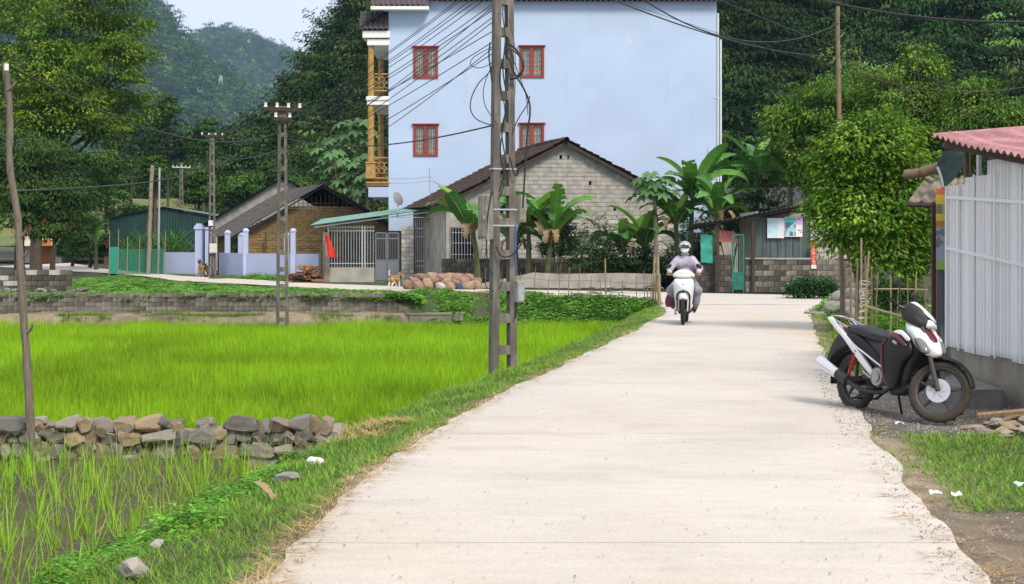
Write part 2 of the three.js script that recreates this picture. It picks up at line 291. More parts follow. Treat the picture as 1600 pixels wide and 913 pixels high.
function leafy(n, rad, h, len, cols, r, wid = 0.45) {   // a low mound of small leaves
  const pos = [], idx = [], col = [];
  for (let k = 0; k < n; k++) {
    const a = r() * 6.283, q = Math.sqrt(r()), y = h * (1 - q * q * 0.75) * (0.25 + 0.75 * r()), x = Math.cos(a) * q * rad, z = Math.sin(a) * q * rad;
    const dir = V3(Math.cos(a) + (r() - 0.5) * 2, 0.5 * (r() - 0.3), Math.sin(a) + (r() - 0.5) * 2).normalize(), side = V3(-dir.z, (r() - 0.5) * 0.8, dir.x).normalize(), L = len * (0.6 + 0.7 * r()), b = V3(x, y, z), o = pos.length / 3;
    const m = b.clone().addScaledVector(dir, L * 0.45), c = cols[Math.floor(r() * cols.length)].map(v => v * (0.8 + 0.4 * r()));
    for (const p of [b, m.clone().addScaledVector(side, L * wid), b.clone().addScaledVector(dir, L).add(V3(0, -L * 0.15, 0)), m.clone().addScaledVector(side, -L * wid)]) { pos.push(p.x, p.y, p.z); col.push(...c); }
    idx.push(o, o + 1, o + 2, o, o + 2, o + 3);
  }
  const g = new THREE.BufferGeometry(); g.setAttribute('position', new THREE.Float32BufferAttribute(pos, 3)); g.setAttribute('color', new THREE.Float32BufferAttribute(col, 3)); g.setIndex(idx); return g;
}
const leafM = mat(0xffffff, 0.8, { vertexColors: true, transmission: 0.35, thickness: 0, specularIntensity: 0.25 }), farLeafM = mat(0xffffff, 0.85, { vertexColors: true, specularIntensity: 0.2 });
function scatter(name, label, category, geo, m, spots, tint = 0.2) {
  const im = new THREE.InstancedMesh(geo, m, spots.length), M = new THREE.Matrix4(), q = new THREE.Quaternion(), e = new THREE.Euler(), c = new THREE.Color(), r = mulberry(spots.length + 17);
  spots.forEach(([x, y, z, s = 1, sy = 1, k = 1, up], i) => { e.set((r() - 0.5) * 0.25, r() * 6.283, (r() - 0.5) * 0.25); q.setFromEuler(e); M.compose(V3(x, y, z), q, V3(s, s * sy, s)); im.setMatrixAt(i, M); const v = k * (1 - tint / 2 + tint * r()); im.setColorAt(i, c.setRGB(v * (0.94 + 0.12 * r()), v, v)); });
  im.name = numbered(name); im.castShadow = im.receiveShadow = true; im.userData = { label, category, kind: 'stuff' }; scene.add(im); return im;
}
{
  const r = mulberry(5), rice = [[0.25, 0.48, 0.01], [0.31, 0.53, 0.014], [0.20, 0.43, 0.01], [0.40, 0.56, 0.04]];
  const seedling = tuft(13, 0.30, 0.47, 0.0052, 0.055, 0.38, rice, r, 3), spots = [];
  for (let d = 18.75; d < 43.9; d += 0.115) for (let x = -(d * 0.345 + 2.5); x < pE(d) + 0.35; x += 0.125) {
    const xx = x + rnd(-0.04, 0.04, r), dd = d + rnd(-0.04, 0.04, r); if (xx > pE(dd) + 0.25 * r()) continue;
    const n = fbm(xx * 0.5, dd * 0.3, 81, 3), thin = fbm(xx * 0.8, dd * 0.5, 83, 3);
    if (thin < 0.38 && r() < 0.55) continue;
    spots.push([xx, -0.99, -dd, 0.85 + 0.35 * r(), 0.74 + 0.5 * n, 0.62 + 0.72 * n * (0.8 + 0.4 * r())]);
  }
  scatter('rice_field', 'dense bright lime green rice seedlings in the paddy above the dry stone wall', 'rice', seedling, leafM, spots, 0.2);
  const tall = [[0.21, 0.43, 0.02], [0.27, 0.49, 0.03], [0.33, 0.47, 0.05], [0.17, 0.38, 0.02]];
  const clump = tuft(9, 0.24, 0.54, 0.0055, 0.045, 0.42, tall, r, 4), low = [];
  for (let d = 9.5; d < 18.15; d += 0.22) for (let x = -(d * 0.345 + 2); x < pE(d) + 0.2; x += 0.21) {
    const xx = x + rnd(-0.09, 0.09, r), dd = d + rnd(-0.09, 0.09, r); if (xx > pE(dd) + 0.05 || dd > 18.1) continue; const n = fbm(xx * 1.1, dd * 1.1, 85, 3); if (n < 0.42 ? r() < 0.35 : r() < 0.06) continue;
    low.push([xx, -1.14, -dd, 0.75 + 0.45 * r(), 0.8 + 0.45 * r(), 0.8 + 0.4 * n]);
  }
  scatter('rice_clumps', 'sparse tall rice clumps standing in muddy water below the dry stone wall', 'rice', clump, leafM, low, 0.25);
  // bent dead straw lying over the mud between the clumps
  const straw = tuft(7, 0.12, 0.34, 0.004, 0.09, 1.9, [[0.34, 0.27, 0.12], [0.26, 0.22, 0.08], [0.22, 0.28, 0.06]], r, 3), st = [];
  for (let k = 0; k < 3200; k++) { const d = rnd(9.5, 18.2, r), x = rnd(-(d * 0.345 + 1.5), pE(d), r); st.push([x, -1.11, -d, 0.7 + 0.6 * r(), 0.45]); }
  scatter('straw_litter', 'bent yellowed stalks lying across the muddy water between rice clumps', 'straw', straw, farLeafM, st, 0.3);
  const w = new THREE.PlaneGeometry(22, 10.6, 44, 20); w.rotateX(-Math.PI / 2); w.translate(-12.2, -1.115, -13.1);
  const wp = w.attributes.position; for (let k = 0; k < wp.count; k++) wp.setY(k, wp.getY(k) + 0.004 * (vnoise(wp.getX(k) * 3, wp.getZ(k) * 3, 91) - 0.5)); w.computeVertexNormals();
  struct('paddy_water', w, mat([0.25, 0.175, 0.085], 0.25, { tex: 'mottle', tile: 1.3 }));

  // short verge grass
  const green = [[0.13, 0.29, 0.03], [0.17, 0.34, 0.035], [0.10, 0.24, 0.03], [0.24, 0.34, 0.08], [0.18, 0.29, 0.05]];
  const sod = tuft(16, 0.02, 0.075, 0.0036, 0.07, 1.0, green, r, 2), sodSpots = [], tallSod = [];
  for (let d = 6.2; d < 47; d += d < 24 ? 0.065 : 0.10) { const l = xL(d) + 0.05, a = Math.max(pE(d) - 0.05, l - 4.2); for (let x = a; x < l; x += d < 24 ? 0.075 : 0.11) {
    const xx = x + rnd(-0.05, 0.05, r), dd = d + rnd(-0.05, 0.05, r), s = xL(dd) - xx, n = fbm(xx * 1.5, dd * 1.5, 93, 3), bald = fbm(xx * 0.9, dd * 0.9, 99, 3); if (s < 0.02 + 0.16 * n && r() < 0.85) continue; if (bald > 0.66 && r() < 0.7) continue;
    sodSpots.push([xx, H(xx, dd), -dd, 0.8 + 0.6 * r(), 0.7 + 0.8 * n, 0.9 + 0.5 * n]);
  } }
  for (let d = 6.2; d < 40; d += 0.065) for (let x = xR(d); x < xR(d) + (d < 19 ? 3.0 : 2.2); x += 0.07) {
    const xx = x + rnd(-0.05, 0.05, r), dd = d + rnd(-0.05, 0.05, r), s = xx - xR(dd), n = fbm(xx * 1.3, dd * 1.3, 95, 3);
    const yard = (dd > 13.0 + (n - 0.5) * 0.8 && dd < 19.0), bare = dd < 9.8 - s * 0.95 + (n - 0.5) * 1.6, edge = s < 0.1 + 0.45 * n * (dd < 13 ? 0.7 : 1); if (yard || bare || (edge && r() < 0.9)) continue;
    sodSpots.push([xx, H(xx, dd), -dd, 0.9 + 0.6 * r(), 0.7 + 0.7 * n, 1.0 + 0.4 * n]);
  }
  for (let k = 0; k < 4200; k++) { const x = rnd(-16, 3.6, r), d = dNear(x) - 0.3 - 9 * r() * r(); if (d < WALL_D + 0.3 && x < -2.5 || d < 44.6) continue; sodSpots.push([x, H(x, d), -d, 1 + 0.6 * r(), 0.8 + 0.5 * r(), 0.8 + 0.4 * r()]); }
  for (let k = 0; k < 2600; k++) { const x = rnd(-20, -9, r), d = dFar(x) + 0.5 + 3 * r(); if (fbm(x * 0.7, d * 0.7, 97, 2) < 0.45) continue; sodSpots.push([x, H(x, d), -d, 1.2 + r(), 1.2 + r(), 0.85 + 0.4 * r()]); }
  for (let k = 0; k < 1500; k++) { const x = rnd(-17, -3.2, r), d = rnd(43.8, 45.2, r); if (fbm(x * 0.8, d * 1.4, 98, 2) < 0.48) continue; sodSpots.push([x, H(x, d), -d, 1.2 + r(), 1 + r(), 0.7 + 0.4 * r()]); }
  scatter('verge_grass', 'short green grass on the roadside verges and banks', 'grass', sod, leafM, sodSpots, 0.3);
  // dry straw scraps on the verge
  const dry = tuft(9, 0.03, 0.12, 0.003, 0.07, 2.2, [[0.42, 0.28, 0.13], [0.5, 0.38, 0.2], [0.33, 0.22, 0.1]], r, 2), drySpots = [];
  for (const [px, py, n, sp] of [[600, 672, 90, 0.35], [560, 690, 40, 0.3], [1235, 0, 0, 0]]) { if (!n) continue; const d = FOCAL * 1.75 / (py - HORIZON), x = (px - 800) / FOCAL * d; for (let k = 0; k < n; k++) { const a = x + (r() + r() - 1) * sp, b = d + (r() + r() - 1) * sp * 2; drySpots.push([a, H(a, b) + 0.035, -b, 1, 0.6]); } }
  for (let k = 0; k < 420; k++) { const d = 6.8 + 34 * r() * r(), x = xL(d) + 0.02 + 0.16 * (r() - 0.5); drySpots.push([x, RL(d) + 0.004, -d, 0.5 + 0.7 * r(), 0.25]); }
  for (let k = 0; k < 260; k++) { const d = 6.8 + 24 * r() * r(), x = xR(d) + 0.5 * (r() - 0.4); drySpots.push([x, Math.max(H(x, d), x < xR(d) ? RL(d) : -9) + 0.004, -d, 0.4 + 0.6 * r(), 0.25]); }
  scatter('dry_straw', 'dry brown straw scraps along the road edge and verge', 'straw', dry, farLeafM, drySpots, 0.3);
  // leafy weeds on the slope
  let wcols = [[0.11, 0.30, 0.025], [0.15, 0.36, 0.03], [0.09, 0.25, 0.025], [0.20, 0.41, 0.05]];
  const weed = leafy(230, 0.22, 0.24, 0.042, wcols, r, 0.3), bankWeed = leafy(170, 0.26, 0.24, 0.075, wcols, r, 0.3), spotsW = [];
  for (let d = 8.3; d < 14.5; d += 0.12) for (let x = pE(d) - 0.1; x < xL(d) - 0.9; x += 0.14) { const n = fbm(x * 0.75, d * 0.5, 101, 3), dd = d + rnd(-0.06, 0.06, r), xx = x + rnd(-0.06, 0.06, r); const band = sstep(0.44, 0.62, n + 0.16 * (1 - sstep(0.5, 1.5, Math.abs(xx - (pE(dd) + 0.7)))) - 0.4 * sstep(12.2, 13.4, dd) - 0.05); if (r() > band) continue; spotsW.push([xx, H(xx, dd) - 0.03, -dd, 0.4 + 0.75 * r() * r() + 0.25 * n, 0.35 + 1.3 * n * r(), 0.6 + 0.75 * r()]); }
  for (let k = 0; k < 230; k++) { const d = rnd(18.6, 43, r), x = pE(d) + rnd(0.1, 0.75, r); if (fbm(x * 0.8, d * 0.8, 103, 3) < 0.5) continue; spotsW.push([x, H(x, d) - 0.02, -d, 0.5 + 0.5 * r(), 0.9, 0.8 + 0.3 * r()]); }
  const bank = [];
  for (let k = 0; k < 1500; k++) { const x = rnd(-2.4, 4.1, r), d = rnd(44.6, Math.max(45.4, dNear(x) - 0.4), r); if (Math.abs(x + 1.0) < 0.5 && d > 47) continue; bank.push([x, H(x, d) - 0.03, -d, 0.7 + 0.8 * r(), 0.45 + 0.6 * r(), 0.6 + 0.8 * r()]); }
  for (let k = 0; k < 6500; k++) { const x = rnd(-22, -3.0, r), d = WALL_D + 0.3 + (dNear(x) - 0.7 - WALL_D - 0.3) * Math.pow(r(), 1.4); bank.push([x, H(x, d) - 0.04, -d, 0.9 + 0.8 * r(), 0.3 + 0.35 * r() * (1 - 0.5 * sstep(48, 60, d)), 0.7 + 0.8 * r()]); }
  for (let k = 0; k < 90; k++) { const x = rnd(-13.5, -9.3, r), d = dFar(x) + rnd(0.8, 2.6, r); bank.push([x, H(x, d) - 0.03, -d, 1 + 0.8 * r(), 0.6 + 0.5 * r(), 0.9 + 0.4 * r()]); }
  for (let k = 0; k < 130; k++) { const d = rnd(30, 44, r), x = xR(d) + rnd(0.5, 2.6, r); bank.push([x, H(x, d) - 0.03, -d, 0.8 + 0.6 * r(), 0.8 + 0.6 * r(), 0.8 + 0.4 * r()]); }
  for (let k = 0; k < 60; k++) { const d = rnd(24, 33, r), x = xR(d) + rnd(1.2, 2.6, r); bank.push([x, H(x, d) - 0.03, -d, 0.6 + 0.5 * r(), 0.8 + 0.6 * r(), 0.8 + 0.4 * r()]); }
  scatter('leafy_weeds', 'low bushy green weeds on the slope between grass verge and flooded rice', 'weeds', weed, leafM, spotsW, 0.3);
  scatter('bank_weeds', 'bushy weeds along the far bank and around the block retaining wall', 'weeds', bankWeed, leafM, bank, 0.3);
  // leaves and crumbs on the road
  const crumb = leafy(1, 0.02, 0.006, 0.04, [[0.16, 0.11, 0.06], [0.25, 0.18, 0.1], [0.1, 0.08, 0.06], [0.3, 0.24, 0.15]], r, 0.3), cr = [];
  for (let k = 0; k < 2200; k++) { const d = 6.6 + 34 * Math.pow(r(), 1.6), t = r() < 0.5 ? Math.pow(r(), 2) : 1 - Math.pow(r(), 2), x = lerp(xL(d), xR(d), clamp(t)); cr.push([x, RL(d) + 0.005, -d, 0.25 + 0.6 * r() * r(), 1]); }
  for (let k = 0; k < 260; k++) { const d = rnd(7, 19, r), x = xR(d) + 1.6 * r(); cr.push([x, H(x, d) + 0.006, -d, 0.4 + 0.9 * r() * r(), 1]); }
  scatter('leaf_litter', 'small dry leaves and crumbs scattered over the concrete road', 'leaf litter', crumb, farLeafM, cr, 0.4);
}
// gravel of the parking strip
{
  const r = mulberry(33), g = stone(3, 0.014, 0.010, 0.014, 0.4, 0); g.deleteAttribute('uv'); const sp = [];
  for (let k = 0; k < 5200; k++) { const d = rnd(12.5, 19, r), x = xR(d) - 0.25 + 2.1 * r(); if (x < xR(d) && r() < 0.6) continue; sp.push([x, Math.max(H(x, d), x < xR(d) ? 0 : -9) + 0.003, -d, 0.4 + 1.0 * r() * r(), 1, 0.6 + 0.6 * r()]); }
  for (let k = 0; k < 1500; k++) { const d = rnd(6.5, 11.5, r), x = xR(d) - 0.15 + 1.8 * r(); sp.push([x, Math.max(H(x, d), x < xR(d) ? 0 : -9) + 0.003, -d, 0.3 + 0.9 * r() * r(), 1, 0.6 + 0.6 * r()]); }
  scatter('gravel', 'grey gravel and grit around the parked motorbike', 'gravel', g, mat([0.34, 0.31, 0.28], 0.95), sp, 0.4);
}
// ---------------------------------------------------------------- foliage builders
// crown: clumps of folded leaves on and in a set of lobes [x, y, z, rx, ry, rz]
function crownGeo(lobes, o, r) {
  const pos = [], idx = [], col = [], d = V3(), s = V3(), up = V3(0, 1, 0), b = V3(), C = V3();
  const vol = lobes.map(l => Math.pow(l[3] * (l[4] || l[3]), 0.9)), tot = vol.reduce((a, v) => a + v, 0);
  lobes.forEach((l, li) => {
    const [lx, ly, lz, rx, ry = rx, rz = rx] = l, n = Math.max(3, Math.round(o.clumps * vol[li] / tot));
    for (let k = 0; k < n; k++) {
      d.set(r() - 0.5, r() - 0.5, r() - 0.5).normalize(); const q = Math.pow(r(), o.shell || 0.4);
      C.set(lx + d.x * rx * q, ly + d.y * ry * q, lz + d.z * rz * q); const out = d.clone(); out.y += 0.25;
      const tone = 0.72 + 0.56 * r(), base = o.cols[Math.floor(r() * o.cols.length)], cr = o.clumpR * (0.6 + 0.8 * r());
      for (let m = 0; m < o.leaves; m++) {
        const L = o.len * (0.6 + 0.7 * r());
        b.set((r() - 0.5) * 2, (r() - 0.5) * (o.flat || 1.2), (r() - 0.5) * 2).multiplyScalar(cr).add(C);
        d.set(b.x - C.x + out.x * cr * 0.7, (b.y - C.y) - cr * (o.droop || 0.2), b.z - C.z + out.z * cr * 0.7).normalize(); d.x += (r() - 0.5) * 0.9; d.y += (r() - 0.5) * 0.7; d.z += (r() - 0.5) * 0.9; d.normalize();
        s.crossVectors(d, up); if (s.lengthSq() < 1e-4) s.set(1, 0, 0); s.normalize(); s.y += (r() - 0.5) * 0.9; s.normalize();
        const v0 = pos.length / 3, w = L * (o.wid || 0.28), c = [0, 1, 2].map(i => base[i] * tone * (0.85 + 0.3 * r()));
        const mx = b.x + d.x * L * 0.45, my = b.y + d.y * L * 0.45, mz = b.z + d.z * L * 0.45, lift = w * 0.35;
        pos.push(b.x, b.y, b.z, mx + s.x * w, my + s.y * w + lift, mz + s.z * w, b.x + d.x * L, b.y + d.y * L - L * 0.12, b.z + d.z * L, mx - s.x * w, my - s.y * w + lift, mz - s.z * w);
        col.push(...c, ...c, ...c, ...c); idx.push(v0, v0 + 1, v0 + 2, v0, v0 + 2, v0 + 3);
      }
    }
  });
  const g = new THREE.BufferGeometry(); g.setAttribute('position', new THREE.Float32BufferAttribute(pos, 3)); g.setAttribute('color', new THREE.Float32BufferAttribute(col, 3)); g.setIndex(idx); return g;
}
const barkM = mat([0.16, 0.12, 0.085], 0.95, { tex: 'grain', tile: 0.8, bump: 0.02 }), paleBarkM = mat([0.36, 0.30, 0.23], 0.95, { tex: 'grain', tile: 0.6, bump: 0.01 });
function plainTree(name, label, pos, lobes, o, seed, trunk, group, m) {
  const r = mulberry(seed), t = thing(name, label, 'tree', pos, 0, group), g = [];
  const { h = 4, r0 = 0.2, lean = 0 } = trunk, topP = V3(lean, h, 0);
  g.push(limb([V3(0, -0.15, 0), V3(lean * 0.2 + (r() - 0.5) * 0.15, h * 0.35, (r() - 0.5) * 0.15), V3(lean * 0.6, h * 0.7, 0), topP], r0, r0 * 0.55, 10, 8, 0.2));
  for (const l of lobes) { const e = V3(l[0], l[1] - (l[4] || l[3]) * 0.2, l[2]), st = V3(lean * 0.6, h * (0.5 + 0.3 * r()), 0), md = st.clone().lerp(e, 0.5).add(V3((r() - 0.5) * 0.5, 0.3, (r() - 0.5) * 0.5)); g.push(limb([st, md, e], r0 * 0.42, r0 * 0.08, 6, 6, 0.2)); for (let k = 0; k < 3; k++) { const q = e.clone().add(V3((r() - 0.5) * l[3] * 1.5, (r() - 0.2) * l[3], (r() - 0.5) * l[3] * 1.5)); g.push(limb([md, md.clone().lerp(q, 0.5).add(V3(0, 0.2, 0)), q], r0 * 0.2, r0 * 0.04, 5, 5)); } }
  obj('trunk', g, trunk.m || barkM, t); obj('crown', crownGeo(lobes, o, r), m || leafM, t); return t;
}
// ---------------------------------------------------------------- hills and woods
function hillMesh(name, x0, x1, d0, d1, nx, nd, hf, color) {
  const pos = [], idx = []; for (let j = 0; j <= nd; j++) for (let i = 0; i <= nx; i++) { const x = lerp(x0, x1, i / nx), d = lerp(d0, d1, j / nd); pos.push(x, hf(x, d), -d); }
  for (let j = 0; j < nd; j++) for (let i = 0; i < nx; i++) { const k = j * (nx + 1) + i; idx.push(k, k + 1, k + nx + 1, k + nx + 1, k + 1, k + nx + 2); }
  const g = new THREE.BufferGeometry(); g.setAttribute('position', new THREE.Float32BufferAttribute(pos, 3)); g.setIndex(idx); g.computeVertexNormals();
  return struct(name, g, mat(color, 0.95, { tex: 'mottle', tile: 14 }));
}
function wood(name, label, protos, hf, x0, x1, d0, d1, n, size, o = {}) {
  const r = mulberry(n + 5), lists = protos.map(() => []), M = new THREE.Matrix4(), q = new THREE.Quaternion(), e = new THREE.Euler();
  let tries = 0, k = 0; while (k < n && tries++ < n * 6) { const x = rnd(x0, x1, r), d = rnd(d0, d1, r), y = hf(x, d); if (y < -0.5 || (o.skip && o.skip(x, d, y))) continue; lists[Math.floor(r() * protos.length)].push([x, y, d]); k++; }
  lists.forEach((l, i) => {
    const im = new THREE.InstancedMesh(protos[i], farLeafM, l.length), c = new THREE.Color();
    l.forEach(([x, y, d], j) => { const s = size * (0.5 + 0.5 * r() + 0.6 * r() * r()); e.set(0, r() * 6.28, 0); q.setFromEuler(e); M.compose(V3(x, y + s * (o.lift || 0.25), -d), q, V3(s, s * (0.75 + 0.7 * r()), s)); im.setMatrixAt(j, M); const pale = r() < 0.14, v = (0.4 + 1.3 * r() * r()) * (pale ? 1.9 : 1); im.setColorAt(j, c.setRGB(v * (0.75 + 0.7 * r()) * (pale ? 1.25 : 1), v, v * (0.7 + 0.5 * r()))); });
    im.name = numbered(name); im.castShadow = im.receiveShadow = true; im.userData = { label, category: 'wood', kind: 'stuff' }; scene.add(im);
  });
}
{
  const r = mulberry(404), dark = [[0.026, 0.068, 0.02], [0.036, 0.088, 0.024], [0.02, 0.052, 0.02], [0.055, 0.11, 0.028]];
  const mk = (fl, n, lv, len, cr = 0.12) => crownGeo([[0, 0, 0, 0.5, 0.42, 0.5], [0.28, 0.22, 0.1, 0.36, 0.3, 0.36], [-0.26, 0.12, -0.1, 0.38, 0.3, 0.36], [0.02, 0.42, -0.05, 0.3, 0.3, 0.3]], { clumps: n, leaves: lv, len, clumpR: cr, cols: dark, flat: fl, droop: 0.5, shell: 0.45, wid: 0.32 }, r);
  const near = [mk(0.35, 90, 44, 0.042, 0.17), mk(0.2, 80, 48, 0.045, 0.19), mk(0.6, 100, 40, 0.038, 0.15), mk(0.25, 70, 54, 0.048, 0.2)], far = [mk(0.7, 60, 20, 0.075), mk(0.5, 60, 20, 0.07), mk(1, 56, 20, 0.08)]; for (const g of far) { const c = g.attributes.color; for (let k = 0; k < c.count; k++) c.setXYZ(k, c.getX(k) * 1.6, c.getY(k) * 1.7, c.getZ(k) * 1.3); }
  // steep wooded hill close behind the tall house
  const crest = table([[-68, 0.5], [-50, 1.5], [-43, 5], [-38, 11], [-34, 18], [-29, 25], [-24, 34], [-16, 52], [-5, 70], [20, 80], [60, 84], [110, 78], [160, 60]]);
  const hill = (x, d) => { const t = sstep(140, 262, d + 14 * (fbm(x * 0.02, d * 0.02, 7, 2) - 0.5)); const b = 1 - sstep(290, 380, d); return -1 + (crest(x + 4 * (vnoise(d * 0.05, x * 0.05, 3) - 0.5)) + 9 * (fbm(x * 0.045, d * 0.045, 11, 3) - 0.5)) * t * b; };
  hillMesh('wooded_hill', -85, 160, 130, 330, 70, 60, hill, [0.02, 0.035, 0.015]);
  wood('hill_forest', 'dense dark green trees covering the steep hill behind the tall blue house', near, hill, -64, 118, 142, 275, 2700, 8.6, { skip: (x, d, y) => y < 0.3 || Math.abs(x / d) > 0.40 });
  // far ridges
  const rA = table([[-420, 150], [-330, 155], [-270, 158], [-215, 148], [-186, 128], [-172, 113], [-163, 101], [-156, 90], [-148, 81], [-132, 69], [-110, 54], [-90, 38], [-75, 29], [-55, 18], [-30, 8]]);
  const FAR = 2.6, hA0 = (x, d) => -1 + rA(x + 14 * (fbm(x * 0.015, d * 0.015, 21, 3) - 0.5)) * sstep(420, 705, d + 40 * (fbm(x * 0.012, d * 0.012, 23, 3) - 0.5)) * (1 - sstep(760, 900, d));
  const hA = (x, d) => FAR * hA0(x / FAR, d / FAR);
  hillMesh('far_ridge', -460 * FAR, 0, 410 * FAR, 900 * FAR, 60, 40, hA, [0.03, 0.05, 0.025]);
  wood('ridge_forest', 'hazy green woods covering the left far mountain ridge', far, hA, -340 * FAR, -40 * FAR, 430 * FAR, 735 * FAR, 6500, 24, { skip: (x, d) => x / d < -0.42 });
  const rB = table([[-420, 110], [-330, 130], [-285, 133], [-262, 138], [-245, 148], [-228, 155], [-210, 155], [-192, 148], [-172, 140], [-155, 135], [-140, 132], [-110, 122], [-60, 112], [40, 100]]);
  const hB0 = (x, d) => -1 + rB(x + 6 * (fbm(x * 0.02, d * 0.02, 31, 3) - 0.5)) * sstep(780, 1190, d + 50 * (fbm(x * 0.01, d * 0.01, 33, 3) - 0.5)) * (1 - sstep(1250, 1400, d));
  const hB = (x, d) => FAR * hB0(x / FAR, d / FAR);
  hillMesh('far_mountain', -480 * FAR, 120 * FAR, 770 * FAR, 1400 * FAR, 60, 40, hB, [0.03, 0.05, 0.03]);
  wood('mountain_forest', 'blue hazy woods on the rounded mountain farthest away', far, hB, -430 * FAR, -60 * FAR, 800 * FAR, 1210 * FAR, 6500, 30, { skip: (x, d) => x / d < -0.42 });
  // pale limestone scar on the far mountain
  { const g = []; for (let k = 0; k < 4; k++) { const q = stone(900 + k, 2.6, 7 + 4 * hash2(k, 1, 3), 6.0, 0.5, 1); q.translate(k * 8 - 12, hash2(k, 2, 3) * 4, 0); g.push(q); } const o = obj('cliff_scar', g, mat([0.52, 0.5, 0.46], 0.95)); { let d = 430 * FAR; while (d < 3500) { const x = (328 - 800) / FOCAL * d, y = EYE + (HORIZON - 132) / FOCAL * d; if (Math.max(hA(x, d) + 14, hB(x, d) + 14) > y) { o.position.set(x, y, -d); break; } d += 2; } } o.userData.kind = 'structure'; }
  // pale green field on the slope beyond the shed
  const fld = (x, d) => 1.4 + 5.2 * sstep(140, 172, d) + 0.4 * (vnoise(x * 0.2, d * 0.2, 5) - 0.5);
  hillMesh('terraced_field', -55, -22, 138, 176, 24, 20, (x, d) => fld(x, d) - 2.2 * sstep(-24, -22, x), [0.19, 0.22, 0.06]);
}
// ---------------------------------------------------------------- buildings
const blockLight = [[0.56, 0.53, 0.485], [0.60, 0.57, 0.525], [0.51, 0.48, 0.435], [0.74, 0.71, 0.67]].map(c => mat(c, 0.95, { tex: 'mottle', tile: 0.9, bump: 0.006 }));
const blockDark = [[0.13, 0.115, 0.095], [0.17, 0.15, 0.12], [0.10, 0.09, 0.075], [0.21, 0.185, 0.15]].map(c => mat(c, 0.95, { tex: 'streak', tile: 0.9, bump: 0.008 }));
const blockMid = [[0.28, 0.255, 0.215], [0.33, 0.305, 0.255], [0.23, 0.208, 0.172]].map(c => mat(c, 0.95, { tex: 'streak', tile: 1.1, bump: 0.008 }));
const mortarM = mat([0.52, 0.50, 0.46], 0.95, { tex: 'mottle', tile: 1 }), mortarDark = mat([0.24, 0.22, 0.185], 0.95, { tex: 'mottle', tile: 1 });
const plasterM = mat([0.54, 0.51, 0.46], 0.95, { tex: 'mottle', tile: 1.7 }), blueM = mat([0.52, 0.645, 0.87], 0.85, { tex: 'plaster', tile: 5 }), lavM = mat([0.50, 0.56, 0.80], 0.85, { tex: 'plaster', tile: 2.4 }), whiteM = mat([0.78, 0.78, 0.78], 0.7);
const goldM = mat([0.62, 0.36, 0.10], 0.6, { tex: 'mottle', tile: 0.5 }), redM = mat([0.30, 0.032, 0.02], 0.6), steelM = mat([0.22, 0.23, 0.25], 0.5, { metalness: 0.5 }), paleSteel = mat([0.5, 0.52, 0.54], 0.45, { metalness: 0.4 });
const tileBrown = mat([0.085, 0.05, 0.036], 0.9, { tex: 'speck', tile: 0.7 }), tileGrey = mat([0.10, 0.095, 0.10], 0.75, { tex: 'speck', tile: 0.7 }), tilePlum = mat([0.12, 0.085, 0.10], 0.7, { tex: 'mottle', tile: 0.7 });
const woodM = mat([0.20, 0.14, 0.09], 0.9, { tex: 'grain', tile: 0.4, bump: 0.006 }), darkWood = mat([0.075, 0.055, 0.045], 0.9, { tex: 'grain', tile: 0.4 });
const paneM = mat([0.9, 0.93, 0.95], 0.06, { transmission: 1, thickness: 0 });
// dark room behind an opening: floor, ceiling, side and back walls with thickness
function room(parent, name, x0, x1, y0, y1, z0, z1, m) { const t = 0.04; obj(name, [box(x1 - x0, t, z0 - z1, (x0 + x1) / 2, y0 - t / 2, (z0 + z1) / 2), box(x1 - x0, t, z0 - z1, (x0 + x1) / 2, y1 + t / 2, (z0 + z1) / 2), box(t, y1 - y0, z0 - z1, x0 - t / 2, (y0 + y1) / 2, (z0 + z1) / 2), box(t, y1 - y0, z0 - z1, x1 + t / 2, (y0 + y1) / 2, (z0 + z1) / 2), box(x1 - x0, y1 - y0, t, (x0 + x1) / 2, (y0 + y1) / 2, z1 - t / 2)], m, parent); }
